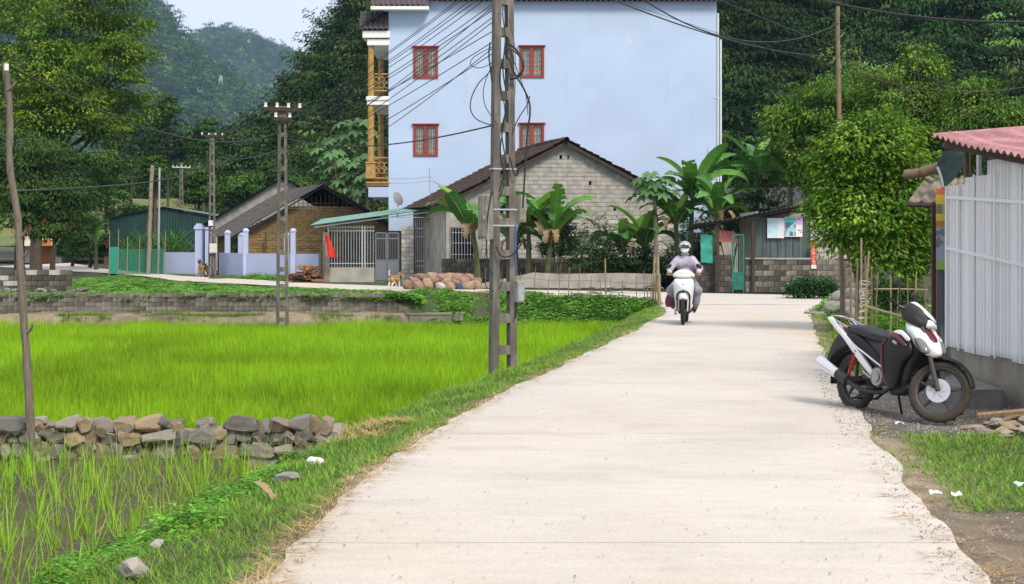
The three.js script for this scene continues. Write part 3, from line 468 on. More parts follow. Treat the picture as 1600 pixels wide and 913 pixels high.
// --- tall blue house
{
  const D = 76, S = D / FOCAL, X = px => (px - 800) * S + 6.11, Y = py => EYE - (py - HORIZON) * S + 0.2;
  const h = thing('blue_house', 'tall pale blue house with red framed windows and golden balcony columns', 'house', [-6.11, -0.2, -D]);
  const W = 16.24, top = Y(2), dep = 6.2;
  const wins = [[665, 98], [831, 97], [665, 219.5], [831, 218]].map(([a, b]) => [X(a), Y(b)]), ww = 0.61, wh = 0.78;
  obj('wall', [wallHoles([[0, 0], [W, 0], [W, top], [0, top]], wins.map(([x, y]) => [x - ww, y - wh, x + ww, y + wh]), 0.25, 0), box(0.25, top, dep - 0.25, 0.125, top / 2, -0.25 - (dep - 0.25) / 2), box(0.25, top, dep - 0.25, W - 0.125, top / 2, -0.25 - (dep - 0.25) / 2), box(W - 0.5, top, 0.25, W / 2, top / 2, -dep + 0.125), box(W - 0.5, 0.2, dep - 0.5, W / 2, top - 0.1, -dep / 2)], blueM, h);
  const curtainTex = greyTex('curtain', (u, v) => { const f = 0.5 + 0.5 * Math.sin(u * 6.283 * 9), p = fbm(u * 18, v * 26, 111, 3, 18, 26), q = p > 0.56 ? 1 : 0; return [0.86 - 0.2 * q + 0.06 * f, 0.80 - 0.23 * q + 0.06 * f, 0.70 - 0.16 * q + 0.05 * f]; });
  const curtM = mat([1, 1, 1], 0.9, { tex: curtainTex, tile: 1.0 });
  wins.forEach(([x, y]) => {
    const w = obj('window', [box(2 * ww, 0.10, 0.12, x, y + wh - 0.05, 0.0), box(2 * ww, 0.10, 0.12, x, y - wh + 0.05, 0.0), box(0.11, 2 * wh - 0.2, 0.12, x - ww + 0.055, y, 0.0), box(0.11, 2 * wh - 0.2, 0.12, x + ww - 0.055, y, 0.0), box(0.15, 2 * wh - 0.2, 0.12, x, y, 0.0), box(2 * ww + 0.14, 0.05, 0.2, x, y + wh + 0.025, 0.03)], redM, h);
    for (const s of [-1, 1]) {
      const cx = x + s * (ww / 2 - 0.01); obj('pane', box(ww - 0.19, 2 * wh - 0.2, 0.006, cx, y, -0.03), paneM, w);
      const cg = new THREE.PlaneGeometry(ww - 0.2, 2 * wh - 0.2, 40, 1), cp = cg.attributes.position; for (let k = 0; k < cp.count; k++) cp.setZ(k, 0.025 * Math.sin(cp.getX(k) * 48)); cg.computeVertexNormals(); obj('curtain', cg.translate(cx - s * 0.05 * (x > 7 ? 1 : 0), y, -0.10), curtM, w);
      for (let k = -2; k <= 2; k++) obj('grille_bar', box(0.014, 2 * wh - 0.2, 0.014, cx + k * 0.085, y, -0.065), darkWood, w);
      for (let k = -3; k <= 3; k++) obj('grille_bar', box(ww - 0.2, 0.012, 0.012, cx, y + k * 0.2, -0.079), darkWood, w);
    }
  });
  room(h, 'interior', 0.3, W - 0.3, 0.3, top - 0.3, -0.26, -dep + 0.3, mat([0.22, 0.2, 0.18], 0.95));
  // balcony front on the left side
  const bx = -1.07;
  for (const [py, th, dk] of [[157, 0.42, 0], [287, 0.20, 1]]) {
    obj('balcony_slab', [box(1.07, th, dep, bx / 2, Y(py), -dep / 2), box(1.15, th * 0.4, dep + 0.12, bx / 2, Y(py) + th * 0.25, -dep / 2)], dk ? goldM : whiteM, h);
  }
  obj('balcony_beam', box(1.0, 0.5, dep, -0.5, Y(297) - 0.1, -dep / 2), lavM, h);
  for (const z of [-0.2, -dep + 0.2]) { obj('column', [new THREE.CylinderGeometry(0.145, 0.165, Y(62) - Y(280), 16).translate(bx + 0.18, (Y(62) + Y(280)) / 2, z), box(0.46, 0.12, 0.46, bx + 0.18, Y(62), z), box(0.46, 0.8, 0.46, bx + 0.18, Y(266), z), box(0.54, 0.08, 0.54, bx + 0.18, Y(254), z)], goldM, h); }
  for (const [a, b] of [[115, 141], [246, 278]]) {
    const y0 = Y(b), y1 = Y(a), P = obj('balustrade', [box(0.7, 0.06, 0.06, -0.36, y1, -0.2), box(0.7, 0.06, 0.06, -0.36, y0, -0.2), box(0.06, 0.06, dep - 0.5, bx + 0.1, y1, -dep / 2), box(0.06, 0.06, dep - 0.5, bx + 0.1, y0, -dep / 2)], goldM, h);
    for (let k = 0; k < 3; k++) obj('scroll', [new THREE.TorusGeometry(0.13, 0.025, 5, 12).translate(-0.62 + k * 0.26, (y0 + y1) / 2 + 0.14, -0.2), new THREE.TorusGeometry(0.13, 0.025, 5, 12).translate(-0.62 + k * 0.26, (y0 + y1) / 2 - 0.16, -0.2)], goldM, P);
    for (let k = 0; k < 9; k++) obj('scroll', box(0.04, y1 - y0, 0.2, bx + 0.1, (y0 + y1) / 2, -0.7 - k * 0.62), goldM, P);
    obj('door_opening', box(0.02, 2.2, 1.4, -0.012, y0 + 1.1, -dep / 2), darkWood, h);
  }
  obj('cornice', [box(1.35, 0.34, dep + 0.3, -0.6, Y(54), -dep / 2), box(1.1, 0.3, dep + 0.1, -0.5, Y(66), -dep / 2)], whiteM, h);
  obj('porch_roof', [waveSheet(V3(-1.42, Y(47), 0.25), V3(0, 0, -dep - 0.5), V3(1.4, Y(12) - Y(47), 0), 0.26, 0.05, { rows: 5, tile: 1 }), waveSheet(V3(-1.42, Y(47), 0.25), V3(1.42, 0, 0), V3(0, Y(16) - Y(47), -0.55), 0.26, 0.05, { rows: 5, tile: 1 })], tileGrey, h);
  obj('front_eave', [waveSheet(V3(X(581), Y(12), 0.75), V3(X(671) - X(581), 0, 0), V3(0, 1.4, -2.4), 0.26, 0.05, { rows: 7, tile: 1 })], tilePlum, h);
  obj('eave_fascia', [box(X(671) - X(581), 0.16, 0.75, (X(671) + X(581)) / 2, Y(15) - 0.02, 0.37)], whiteM, h);
  obj('roof', [waveSheet(V3(X(671), Y(3), 0.45), V3(W + 0.2 - X(671), 0, 0), V3(0, 2.6, -3.8), 0.26, 0.05, { rows: 9, tile: 1 }), waveSheet(V3(-0.2, Y(3), -dep - 0.6), V3(W + 0.4, 0, 0), V3(0, 2.6, 3.25), 0.26, 0.05, { rows: 9, tile: 1 }), prism([[0.3, -3.35], [0.3, -3.35], [0.3, -3.35]], 0.01)].slice(0, 2), tilePlum, h);
  for (const [dx, y1] of [[0.06, 0.6], [0.2, 1.9]]) obj('drain_pipe', [bar(V3(W + dx, 0.2, 0.02), V3(W + dx, top - y1, 0.02), 0.055, 0.055, 10), box(0.2, 0.04, 0.06, W + dx - 0.1, 5, 0.0), box(0.2, 0.04, 0.06, W + dx - 0.1, 9, 0.0)], mat([0.62, 0.66, 0.72], 0.5), h);
}
// --- grey block gable house with brown tiles
{
  const h = thing('block_house', 'single storey grey concrete block house with brown tiled gable roof', 'house', [2.32, -0.2, -68], 14 * Math.PI / 180);
  const hw = 5.35, eave = 3.62, apex = 6.27, L = 7.6, prof = x => apex - (apex - eave) * Math.abs(x - hw) / hw;
  const vents = [[-0.16, 29], [0.16, 29], [2.35, 17], [0.4, 16], [3.8, 11], [1.2, 23]].map(([x, j]) => [x - 0.06, j * 0.19, x + 0.06, (j + 1) * 0.19]), wx = -4.6, wy = 1.75, win = [wx - 0.54, wy - 0.71, wx + 0.54, wy + 0.71];
  obj('gable_wall', [wallHoles([[-hw + 0.02, 0], [hw - 0.02, 0], [hw - 0.02, eave - 0.02], [0, apex - 0.02], [-hw + 0.02, eave - 0.02]], [...vents, win], 0.15, -0.02)], mortarM, h);
  obj('side_wall', [box(0.18, eave, L, -hw + 0.09, eave / 2, -L / 2 - 0.18), box(0.18, eave, L, hw - 0.09, eave / 2, -L / 2 - 0.18), prism([[-hw, 0], [hw, 0], [hw, eave], [0, apex], [-hw, eave]], 0.15, -L - 0.2)], plasterM, h);
  blockWall(h, 2 * hw - 1.6, x => prof(x + 1.6), { bl: 0.52, bh: 0.19, t: 0.12, mats: blockLight, seed: 5, top: apex, x: -hw + 1.6, y: 0, uneven: 0.016, gap: 0.022, holes: vents.map(q => [q[0] + hw - 1.6, q[1], q[2] + hw - 1.6, q[3]]), max: 300 });
  obj('plaster_end', wallHoles([[-hw + 0.01, 0], [-hw + 1.585, 0], [-hw + 1.585, prof(1.58)], [-hw + 0.01, eave]], [win], 0.02, 0.0), plasterM, h);
  const up = V3(0, apex - eave, 0); const k = 0.55 / hw;
  obj('roof', [-1, 1].map(s => waveSheet(V3(s * (hw + 0.55), eave - (apex - eave) * k + 0.05, 0.4), V3(0, 0, -L - 0.9), V3(-s * (hw + 0.55), (apex - eave) * (1 + k) + 0.03, 0), 0.24, 0.035, { rows: 20, tile: 1, step: 0.045, rough: 0.05 })), tileBrown, h);
  obj('ridge', limb([V3(0, apex + 0.10, 0.45), V3(0, apex + 0.14, -L / 2), V3(0, apex + 0.1, -L - 0.5)], 0.12, 0.12, 24, 8, 0.3), tileBrown, h);
  for (const s of [-1, 1]) obj('verge_board', beam(V3(s * (hw + 0.45), eave - (apex - eave) * k - 0.06, 0.3), V3(0, apex - 0.06, 0.3), 0.05, 0.14, Math.PI / 2), darkWood, h);
  for (let q = 1; q < 7; q++) for (const s of [-1, 1]) { const x = s * hw * q / 7; obj('purlin_end', box(0.1, 0.1, 0.34, x, prof(x + hw) - 0.08, 0.16), darkWood, h); }
  // barred window in the plastered end
  const w = obj('window_frame', [box(1.14, 0.05, 0.06, wx, wy + 0.73, 0.03), box(1.14, 0.05, 0.06, wx, wy - 0.73, 0.03), box(0.05, 1.42, 0.06, wx - 0.55, wy, 0.03), box(0.05, 1.42, 0.06, wx + 0.55, wy, 0.03)], steelM, h);
  for (let q = 0; q < 8; q++) obj('window_bar', box(0.022, 1.4, 0.022, wx - 0.45 + q * 0.13, wy, 0.05), paleSteel, w);
  for (const yy of [-0.45, 0.05, 0.5]) obj('window_bar', box(1.06, 0.022, 0.02, wx, wy + yy, 0.075), paleSteel, w);
}
// --- steel porch in front of the block house
{
  const p = thing('steel_porch', 'steel barred porch with double gate and thin sloping metal roof', 'porch', [-8.55, -0.2, -70.5]);
  const S = 70.5 / FOCAL, X = px => (px - 800) * S + 8.55, Y = py => EYE - (py - HORIZON) * S + 0.2;
  obj('base_wall', box(X(585) - X(511), Y(418), 0.15, X(511) / 2 + X(585) / 2, Y(418) / 2, 0), plasterM, p);
  obj('corner_pillar', box(0.28, Y(363), 0.3, X(510), Y(363) / 2, -0.01), blockMid[1], p);
  obj('back_wall', [box(3.6, 2.4, 0.1, 1.9, 1.2, -4.2), box(0.1, 2.4, 4, -0.1, 1.2, -2.1)], plasterM, p);
  obj('floor', box(4.4, 0.06, 4.1, 2.0, 0.03, -2.1), plasterM, p);
  for (let k = 0; k < 17; k++) { const x = lerp(X(514), X(583), k / 16); obj('grille_bar', bar(V3(x, Y(418), 0), V3(x, Y(353 - 0.06 * k), 0), k === 13 ? 0.045 : 0.016, k === 13 ? 0.045 : 0.016, 6), paleSteel, p); }
  for (const py of [412, 361, 355]) obj('rail', box(X(585) - X(512), 0.035, 0.03, (X(512) + X(585)) / 2, Y(py), 0.02), paleSteel, p);
  for (const [a, b] of [[586, 604.5], [605, 624]]) {
    const x0 = X(a), x1 = X(b), g = obj('gate_leaf', [box(0.05, Y(363) - 0.08, 0.05, x0 + 0.03, Y(363) / 2, 0), box(0.05, Y(363) - 0.08, 0.05, x1 - 0.03, Y(363) / 2, 0), box(x1 - x0 - 0.1, 0.05, 0.05, (x0 + x1) / 2, Y(364), 0), box(x1 - x0 - 0.1, 0.05, 0.05, (x0 + x1) / 2, Y(373), 0), box(x1 - x0 - 0.1, 0.9, 0.02, (x0 + x1) / 2, 0.55, 0), box(x1 - x0 - 0.1, 0.05, 0.05, (x0 + x1) / 2, 1.02, 0)], steelM, p);
    for (let k = 1; k < 7; k++) obj('gate_bar', bar(V3(lerp(x0, x1, k / 7), 1.0, 0), V3(lerp(x0, x1, k / 7), Y(364), 0), 0.014, 0.014, 5), steelM, g);
    obj('handle', box(0.04, 0.12, 0.05, a < 600 ? x1 - 0.09 : x0 + 0.09, 1.12, 0.04), darkWood, g);
  }
  // block pillar and tall bars beside the gate
  const pil = obj('block_pillar', box(0.56, Y(353), 0.5, (X(627.5) + X(647)) / 2, Y(353) / 2, -0.05), mortarM, p);
  { const x0 = X(627.5), x1 = X(647), n = 13, bh = Y(353) / n; for (let j = 0; j < n; j++) { const half = j % 2 ? 0.34 : 0.66, w = x1 - x0; for (const [a, b] of [[0, half], [half, 1]]) obj('block', box(w * (b - a) - 0.02, bh - 0.02, 0.06, x0 + w * (a + b) / 2, (j + 0.5) * bh, 0.215), blockLight[(j * 3 + (a ? 1 : 0)) % 4], pil); } }
  for (let k = 0; k < 5; k++) { const x = lerp(X(649), X(661.5), k / 4); obj('grille_bar', bar(V3(x, 0.4, 0), V3(x, Y(341), 0), 0.016, 0.016, 5), paleSteel, p); }
  for (const py of [416, 408, 370, 357]) obj('rail', box(X(662) - X(648), 0.03, 0.03, (X(648) + X(662)) / 2, Y(py), 0.02), paleSteel, p);
  obj('roof_sheet', waveSheet(V3(X(486), Y(353), 0.5), V3(0, 0.36, -4.4), V3(X(678) - X(486), Y(327) - Y(353), 0), 0.19, 0.018, { nw: 2 }), mat([0.20, 0.42, 0.36], 0.5, { tex: 'mottle', tile: 1 }), p);
  obj('roof_frame', [beam(V3(X(492), Y(355.5), 0.3), V3(X(676), Y(331), 0.3), 0.05, 0.06), beam(V3(X(620), Y(340), 0.28), V3(X(676), Y(340), 0.28), 0.04, 0.04), bar(V3(X(676), Y(341), 0.28), V3(X(676), Y(330), 0.28), 0.02)], paleSteel, p);
  for (const px of [513, 566]) obj('post', box(0.06, Y(352) - Y(418), 0.06, X(px), (Y(352) + Y(418)) / 2, 0.04), paleSteel, p);
  obj('end_panel', box(X(677) - X(662.5), Y(341) - 0.0, 0.12, (X(677) + X(662.5)) / 2, Y(341) / 2, -0.1), plasterM, p);
}
// --- earth-walled house
{
  const h = thing('earth_house', 'old mud brick house with sagging grey roof and broken lattice gable', 'house', [-10.7, -0.2, -86], 21 * Math.PI / 180);
  const earth = [[0.36, 0.24, 0.105], [0.42, 0.29, 0.13], [0.30, 0.195, 0.085], [0.39, 0.26, 0.11]].map(c => mat(c, 1, { tex: 'mottle', tile: 0.8, bump: 0.02 }));
  const hw = 4.3, eave = 2.55, apex = 5.05, prof = x => Math.min(3.85, apex - (apex - eave) * Math.abs(x - hw) / hw);
  obj('core_wall', prism([[-hw + 0.03, 0], [hw - 0.03, 0], [hw - 0.03, eave - 0.03], [2.0, 3.7], [-2.0, 3.7], [-hw + 0.03, eave - 0.03]], 0.2, -0.03), earth[2], h);
  obj('side_wall', [box(0.25, eave, 8, -hw + 0.12, eave / 2, -4.2), box(0.25, eave, 8, hw - 0.12, eave / 2, -4.2), box(2 * hw, eave, 0.25, 0, eave / 2, -8.2)], earth[0], h);
  blockWall(h, 2 * hw, prof, { bl: 0.44, bh: 0.15, t: 0.16, mats: earth, seed: 15, top: apex, x: -hw, uneven: 0.05, gap: 0.018, tilt: 0.03, name: 'mud_brick', holes: [[2.0, 2.2, 2.2, 2.4], [6.2, 1.5, 6.4, 1.7], [5.5, 2.6, 5.9, 2.75], [7.0, 0.9, 7.3, 1.1]] });
  for (let k = 0; k < 13; k++) obj('lattice_slat', box(0.03, 0.9 + 0.5 * hash2(k, 3, 4), 0.02, -1.5 + k * 0.25, 3.95, -0.08, 0, 0.06 * (hash2(k, 1, 2) - 0.5)), woodM, h);
  for (let k = 0; k < 4; k++) obj('lattice_slat', box(2.2, 0.03, 0.02, -0.2, 3.55 + k * 0.16, -0.055, 0, 0.03 * (hash2(k, 5, 2) - 0.5)), woodM, h);
  obj('roof', [-1, 1].map(s => waveSheet(V3(s * (hw + 0.7), eave - 0.38, 0.6), V3(0, 0, -9.6), V3(-s * (hw + 0.7), apex - eave + 0.42, 0), 0.18, 0.025, { nw: 8, warp: 0.14 })), mat([0.12, 0.11, 0.105], 0.95, { tex: 'streak', tile: 1.6 }), h);
  for (const s of [-1, 1]) obj('rafter', beam(V3(s * (hw + 0.6), eave - 0.46, 0.4), V3(0, apex - 0.1, 0.4), 0.07, 0.1), darkWood, h);
  for (const x of [-4.3, -3.2, 3.6]) obj('eave_post', bar(V3(x, 0, 0.45), V3(x, eave - 0.2 + 0.1 * hash2(x * 10, 1, 1), 0.45), 0.06, 0.05, 7), woodM, h);
}
// --- grey gable house behind it
{
  const h = thing('grey_house', 'pale grey block house with dark roof behind the mud brick house', 'house', [-15.2, -0.2, -102], 8 * Math.PI / 180), hw = 4.6, eave = 3.3, apex = 6.1;
  obj('wall', [wallHoles([[-hw, 0], [hw, 0], [hw, eave], [0, apex], [-hw, eave]], [[-1.98, 3.25, -1.82, 3.55], [-0.28, 4.15, -0.12, 4.45]], 0.2, 0), prism([[-hw, 0], [hw, 0], [hw, eave], [0, apex], [-hw, eave]], 0.2, -7.8), box(0.2, eave, 7.6, -hw + 0.1, eave / 2, -4.0), box(0.2, eave, 7.6, hw - 0.1, eave / 2, -4.0)], mat([0.48, 0.47, 0.45], 0.95, { tex: 'mottle', tile: 1.1 }), h);
  obj('roof', [-1, 1].map(s => waveSheet(V3(s * (hw + 0.6), eave - 0.3, 0.5), V3(0, 0, -9), V3(-s * (hw + 0.6), apex - eave + 0.38, 0), 0.24, 0.03, { rows: 14, tile: 1 })), tileGrey, h);
}
// --- green corrugated shed
{
  const D = 108, S = D / FOCAL, x0 = (170 - 800) * S, X = px => (px - 170) * S, Y = py => EYE - (py - HORIZON) * S + 0.2;
  const h = thing('green_shed', 'dark green corrugated metal shed with shallow gable roof', 'shed', [x0, -0.2, -D]);
  const gm = mat([0.018, 0.085, 0.075], 0.55, { tex: 'mottle', tile: 2.3 }), W = X(328), prof = x => x < X(256) ? lerp(Y(342), Y(325), x / X(256)) : lerp(Y(325), Y(337), (x - X(256)) / (W - X(256)));
  const n = 9; for (let k = 0; k < n; k++) { const a = W * k / n, b = W * (k + 1) / n, g = waveSheet(V3(a, 0, 0.02 * (k % 2)), V3(b - a, 0, 0), V3(0, Math.max(prof(a), prof(b)), 0), 0.2, 0.022, { nw: 1, per: 4 }), p = g.attributes.position; for (let q = 0; q < p.count; q++) if (p.getY(q) > 0.1) p.setY(q, prof(p.getX(q))); obj('wall_sheet', g, gm, h); }
  obj('side_sheet', [waveSheet(V3(0.02, 0, -0.1), V3(0, 0, -8), V3(0, Y(342), 0), 0.2, 0.02, { nw: 1 }), waveSheet(V3(W - 0.02, 0, -0.1), V3(0, 0, -8), V3(0, Y(337), 0), 0.2, 0.02, { nw: 1 })], gm, h);
  obj('roof', [waveSheet(V3(-0.25, Y(343) + 0.06, 0.25), V3(0, 0, -8.6), V3(X(256) + 0.25, Y(325) - Y(342) + 0.05, 0), 0.2, 0.02, { nw: 1 }), waveSheet(V3(W + 0.25, Y(338) + 0.06, 0.25), V3(0, 0, -8.6), V3(X(256) - W - 0.25, Y(325) - Y(337) + 0.05, 0), 0.2, 0.02, { nw: 1 })], mat([0.13, 0.14, 0.14], 0.6), h);
  obj('floor', box(W - 0.2, 0.1, 7.8, W / 2, 0.05, -4.1), plasterM, h);
}
// --- far small house behind the trunks
{
  const h = thing('far_cottage', 'small cream and orange cottage glimpsed behind the big tree trunks', 'house', at(60, 409, 140).setY(-0.2));
  obj('wall', box(4.2, 3.0, 5, 0, 1.5, -2.5), mat([0.7, 0.66, 0.55], 0.9), h); obj('door', box(0.9, 2.1, 0.08, 0.7, 1.05, 0.02), mat([0.5, 0.16, 0.05], 0.7), h);
  obj('roof', prism([[-2.6, 2.95], [2.6, 2.95], [0, 4.4]], 5.8, 0.4), mat([0.42, 0.13, 0.08], 0.85), h);
}
// --- lavender garden wall and its posts
{
  const w = thing('garden_wall', 'lavender painted garden wall with rounded posts in front of the mud brick house', 'wall', [-9.35, -0.2, -74.6]);
  const P = at(384, 430, 78.6), Q = [P.x + 9.35, 0, P.z + 74.6], A = V3(0, 0, 0), B = V3(Q[0], 0, Q[2]), hgt = 1.27;
  const Lf = at(344, 425, 85), C = V3(Lf.x + 9.35, 0, Lf.z + 74.6);
  const seg = (a, b, t = 0.14) => { const m = a.clone().add(b).multiplyScalar(0.5), d = b.clone().sub(a); return box(d.length(), hgt, t, m.x, hgt / 2, m.z, -Math.atan2(d.z, d.x)); };
  obj('wall_panel', seg(A, B), lavM, w); obj('wall_panel', seg(B, C), lavM, w);
  const E = at(310, 424, 88), F0 = at(256, 423, 89.5); obj('wall_panel', seg(V3(E.x + 9.35, 0, E.z + 74.6), V3(F0.x + 9.35, 0, F0.z + 74.6)), lavM, w);
  const post = (px, pyTop, d, wd) => { const p = at(px, pyTop, d), h = p.y + 0.2, x = p.x + 9.35, z = p.z + 74.6; obj('post', [box(wd, h - wd / 2, wd, x, (h - wd / 2) / 2, z), new THREE.SphereGeometry(wd * 0.7, 12, 6, 0, 6.283, 0, 1.57).translate(x, h - wd * 0.52, z)], lavM, w); };
  post(384, 358, 78.6, 0.25); post(376, 364, 84, 0.26); post(355.5, 361, 83.5, 0.27); post(458, 358, 75.8, 0.24); post(447.5, 364, 80, 0.24);
  { const p = at(311, 356, 84), h = p.y + 0.2, x = p.x + 9.35, z = p.z + 74.6; obj('gate_post', [box(0.38, h, 0.38, x, h / 2, z), box(0.5, 0.12, 0.5, x, h - 0.02, z), box(0.44, 0.1, 0.44, x, h + 0.09, z), box(0.3, 0.1, 0.3, x, h + 0.18, z)], lavM, w); }
  { const p = at(325.5, 357, 88), h = p.y + 0.2, x = p.x + 9.35, z = p.z + 74.6; obj('gate_post', [box(0.34, h, 0.34, x, h / 2, z), box(0.46, 0.12, 0.46, x, h, z)], lavM, w); }
}
// --- retaining wall at the far side of the paddy
{
  const w = thing('retaining_wall', 'long low mould stained block retaining wall along the far edge of the paddy', 'wall', [-24, -0.56, -WALL_D]);
  const L = 20.9, hh = 0.66, gd = x => x > L - 0.8 ? hh - (x - (L - 0.8)) * 0.6 : hh;
  obj('mortar_core', prism([[0, -0.3], [L, -0.3], [L, hh - 0.49], [L - 0.8, hh - 0.015], [0, hh - 0.015]], 0.3, -0.012), mortarDark, w);
  blockWall(w, L, gd, { bl: 0.33, bh: 0.132, t: 0.16, mats: [...blockMid, blockDark[3], blockDark[1]], bias: 1.1, seed: 8, top: hh, uneven: 0.03, tilt: 0.02, gap: 0.014 });
  const s = thing('concrete_culvert', 'small concrete ledge and drain beside the end of the retaining wall', 'culvert', [-2.45, -0.66, -46.1]);
  obj('ledge', [box(1.26, 0.05, 0.66, 0.0, 0.13, -0.2), box(1.26, 0.4, 0.62, 0.0, -0.097, -0.2)], mat([0.30, 0.27, 0.21], 0.95, { tex: 'mottle', tile: 0.9 }), s); obj('side_block', box(0.24, 0.22, 0.4, 0.86, 0.05, -0.1), blockMid[0], s); 
}
{
  const w = thing('terrace_wall', 'stained block wall topped by pale patches under the big trees', 'wall', [-22.5, -0.1, -54]);
  obj('mortar_core', box(6.95, 0.74, 0.2, 3.48, 0.36, -0.14), mortarDark, w);
  blockWall(w, 7, 0.76, { bl: 0.4, bh: 0.19, t: 0.14, mats: [...blockDark, blockLight[1]], seed: 9, uneven: 0.03, gap: 0.02 });
  for (let k = 0; k < 46; k++) { const x = rnd(0, 8), s = rnd(0.1, 0.24); obj('footing_stone', stone(200 + k % 9, s, s * 0.6, s).translate(x, rnd(-0.15, 0.05), rnd(0.05, 0.6)), blockMid[k % 3], w); }
}
// --- dark garden wall and pale low wall under the bananas
{
  const w = thing('dark_block_wall', 'dark weathered block wall behind the banana plants', 'wall', at(690, 0, 66).setY(-0.2));
  const L = 9.6; obj('mortar_core', box(L, 1.12, 0.12, L / 2, 0.56, -0.1), mortarDark, w);
  blockWall(w, L, 1.16, { bl: 0.42, bh: 0.19, t: 0.12, mats: blockDark, seed: 22, uneven: 0.02, gap: 0.018 });
  const v = thing('low_plaster_wall', 'low pale grey cement wall along the far side of the junction', 'wall', at(740, 0, 61.5).setY(-0.2));
  obj('wall', [prism([[0, 0], [7.5, 0], [7.5, 0.55], [6, 0.6], [3.4, 0.56], [2.4, 0.62], [1.4, 0.4], [0, 0.12]], 0.18, 0)], plasterM, v);
  for (let k = 0; k < 7; k++) obj('loose_slab', box(0.5, 0.06, 0.3, 4 + k * 0.42, 0.04 + 0.05 * (k % 2), 0.7 + 0.2 * hash2(k, 2, 9), k), blockLight[k % 4], v);
}
// --- gate house and metal clad shed on the right
{
  const D = 56, S = D / FOCAL, X0 = (1165 - 800) * S, X = px => (px - 1165) * S, Y = py => EYE - (py - HORIZON) * S + 0.2;
  const w = thing('yard_wall', 'brown stained block wall below the grey clad shed and posters', 'wall', [X0, -0.2, -D]);
  const L = X(1345); obj('mortar_core', box(L, Y(406) - 0.03, 0.16, L / 2, Y(406) / 2 - 0.015, -0.1), mortarDark, w);
  blockWall(w, X(1268) - 0, Y(405), { bl: 0.42, bh: 0.2, t: 0.14, mats: [...blockDark, ...blockMid], seed: 31, uneven: 0.02, gap: 0.016 });
  blockWall(w, L - X(1268), Y(405), { bl: 0.42, bh: 0.2, t: 0.14, x: X(1268), mats: blockMid, seed: 32, uneven: 0.02, gap: 0.016 });
  obj('coping', box(X(1268), 0.05, 0.2, X(1268) / 2, Y(404) , -0.06), blockLight[0], w);
  const h = thing('clad_shed', 'shed clad in grey metal sheets with two white posters', 'shed', [X0, -0.2, -D - 0.25]);
  const cl = mat([0.10, 0.14, 0.15], 0.6, { tex: 'mottle', tile: 1.4 }); const xs = [1183, 1199, 1213, 1225, 1239, 1253, 1266];
  for (let k = 0; k < xs.length - 1; k++) obj('cladding_sheet', box(X(xs[k + 1]) - X(xs[k]) - 0.015, Y(338) - Y(405) - 0.03, 0.012, (X(xs[k]) + X(xs[k + 1])) / 2, (Y(338) + Y(405)) / 2, 0.0 + 0.02 * (k % 2)), cl, h);
  for (let k = 0; k < 8; k++) obj('cladding_rib', box(0.03, Y(338) - Y(405), 0.02, X(1183 + k * 11.8), (Y(338) + Y(405)) / 2, 0.045), cl, h);
  obj('side_wall', [box(0.1, Y(330), 4, 0.5, Y(330) / 2, -2.2), box(X(1345) - X(1268), Y(330) - Y(405), 0.1, (X(1345) + X(1268)) / 2, (Y(330) + Y(405)) / 2, -0.12), box(X(1345) - 0.5, Y(330), 0.1, (X(1345) + 0.5) / 2, Y(330) / 2, -4.3)], mortarM, h);
  blockWall(h, X(1345) - X(1268), Y(330) - Y(405), { bl: 0.34, bh: 0.23, t: 0.1, x: X(1268), y: Y(405), z: 0.03, mats: blockLight.map(m => m), seed: 33, gap: 0.022 });
  obj('roof', waveSheet(V3(X(1092), Y(349), 0.7), V3(X(1272) - X(1092), Y(318) - Y(349), 0), V3(0, -0.25, -5), 0.18, 0.025, { nw: 3, warp: 0.1 }), mat([0.16, 0.14, 0.12], 0.95, { tex: 'streak', tile: 1.4 }), h);
  obj('roof_beam', beam(V3(X(1100), Y(350.5), 0.4), V3(X(1268), Y(322), 0.4), 0.1, 0.1), darkWood, h);
  for (const px of [1121, 1176]) obj('roof_post', box(0.11, Y(344) - 0.0, 0.1, X(px), Y(344) / 2, 0.36), darkWood, h);
  const posterTex = seed => greyTex('poster' + seed, (u, v) => { const e = u < 0.03 || u > 0.97 || v < 0.03 || v > 0.97; if (e) return [0.92, 0.92, 0.93]; if (seed === 1) return u < 0.62 ? [0.62 + 0.2 * fbm(u * 7, v * 7, 3), 0.78 + 0.15 * fbm(u * 7, v * 7, 4), 0.9] : [0.86, 0.86, 0.9]; if (u < 0.62) { const q = fbm(u * 9, v * 6, 8); return v > 0.72 ? [0.35, 0.72, 0.75] : q > 0.5 ? [0.3, 0.42, 0.5] : [0.65, 0.8, 0.85]; } return v > 0.6 ? [0.85, 0.7, 0.86] : [0.9, 0.88, 0.9]; }, 128);
  [[1200, 1226, 341, 372, 1], [1227, 1255, 339, 370, 2]].forEach(([a, b, t, bt, s], i) => {
    const g = new THREE.PlaneGeometry(X(b) - X(a), Y(t) - Y(bt), 8, 8), p = g.attributes.position; for (let k = 0; k < p.count; k++) p.setZ(k, 0.03 * vnoise(p.getX(k) * 5, p.getY(k) * 4, s)); g.computeVertexNormals();
    const o = obj('poster', g, mat([0.95, 0.95, 0.95], 0.7, { tex: posterTex(s) }), null, null, true); o.position.set(X0 + (X(a) + X(b)) / 2, -0.2 + (Y(t) + Y(bt)) / 2, -D - 0.12);
    tag(o, i ? 'printed poster with teal picture and lilac corner on the grey shed' : 'pale blue and white poster on the grey shed', 'poster');
  });
  const ban = greyTex('banner', (u, v) => v > 0.9 ? [0.9, 0.3, 0.15] : v < 0.14 ? [0.9, 0.88, 0.86] : (Math.abs(u - 0.5) < 0.3 && fbm(u * 8, v * 34, 5) > 0.52) ? [0.9, 0.75, 0.7] : [0.78, 0.22, 0.16], 128);
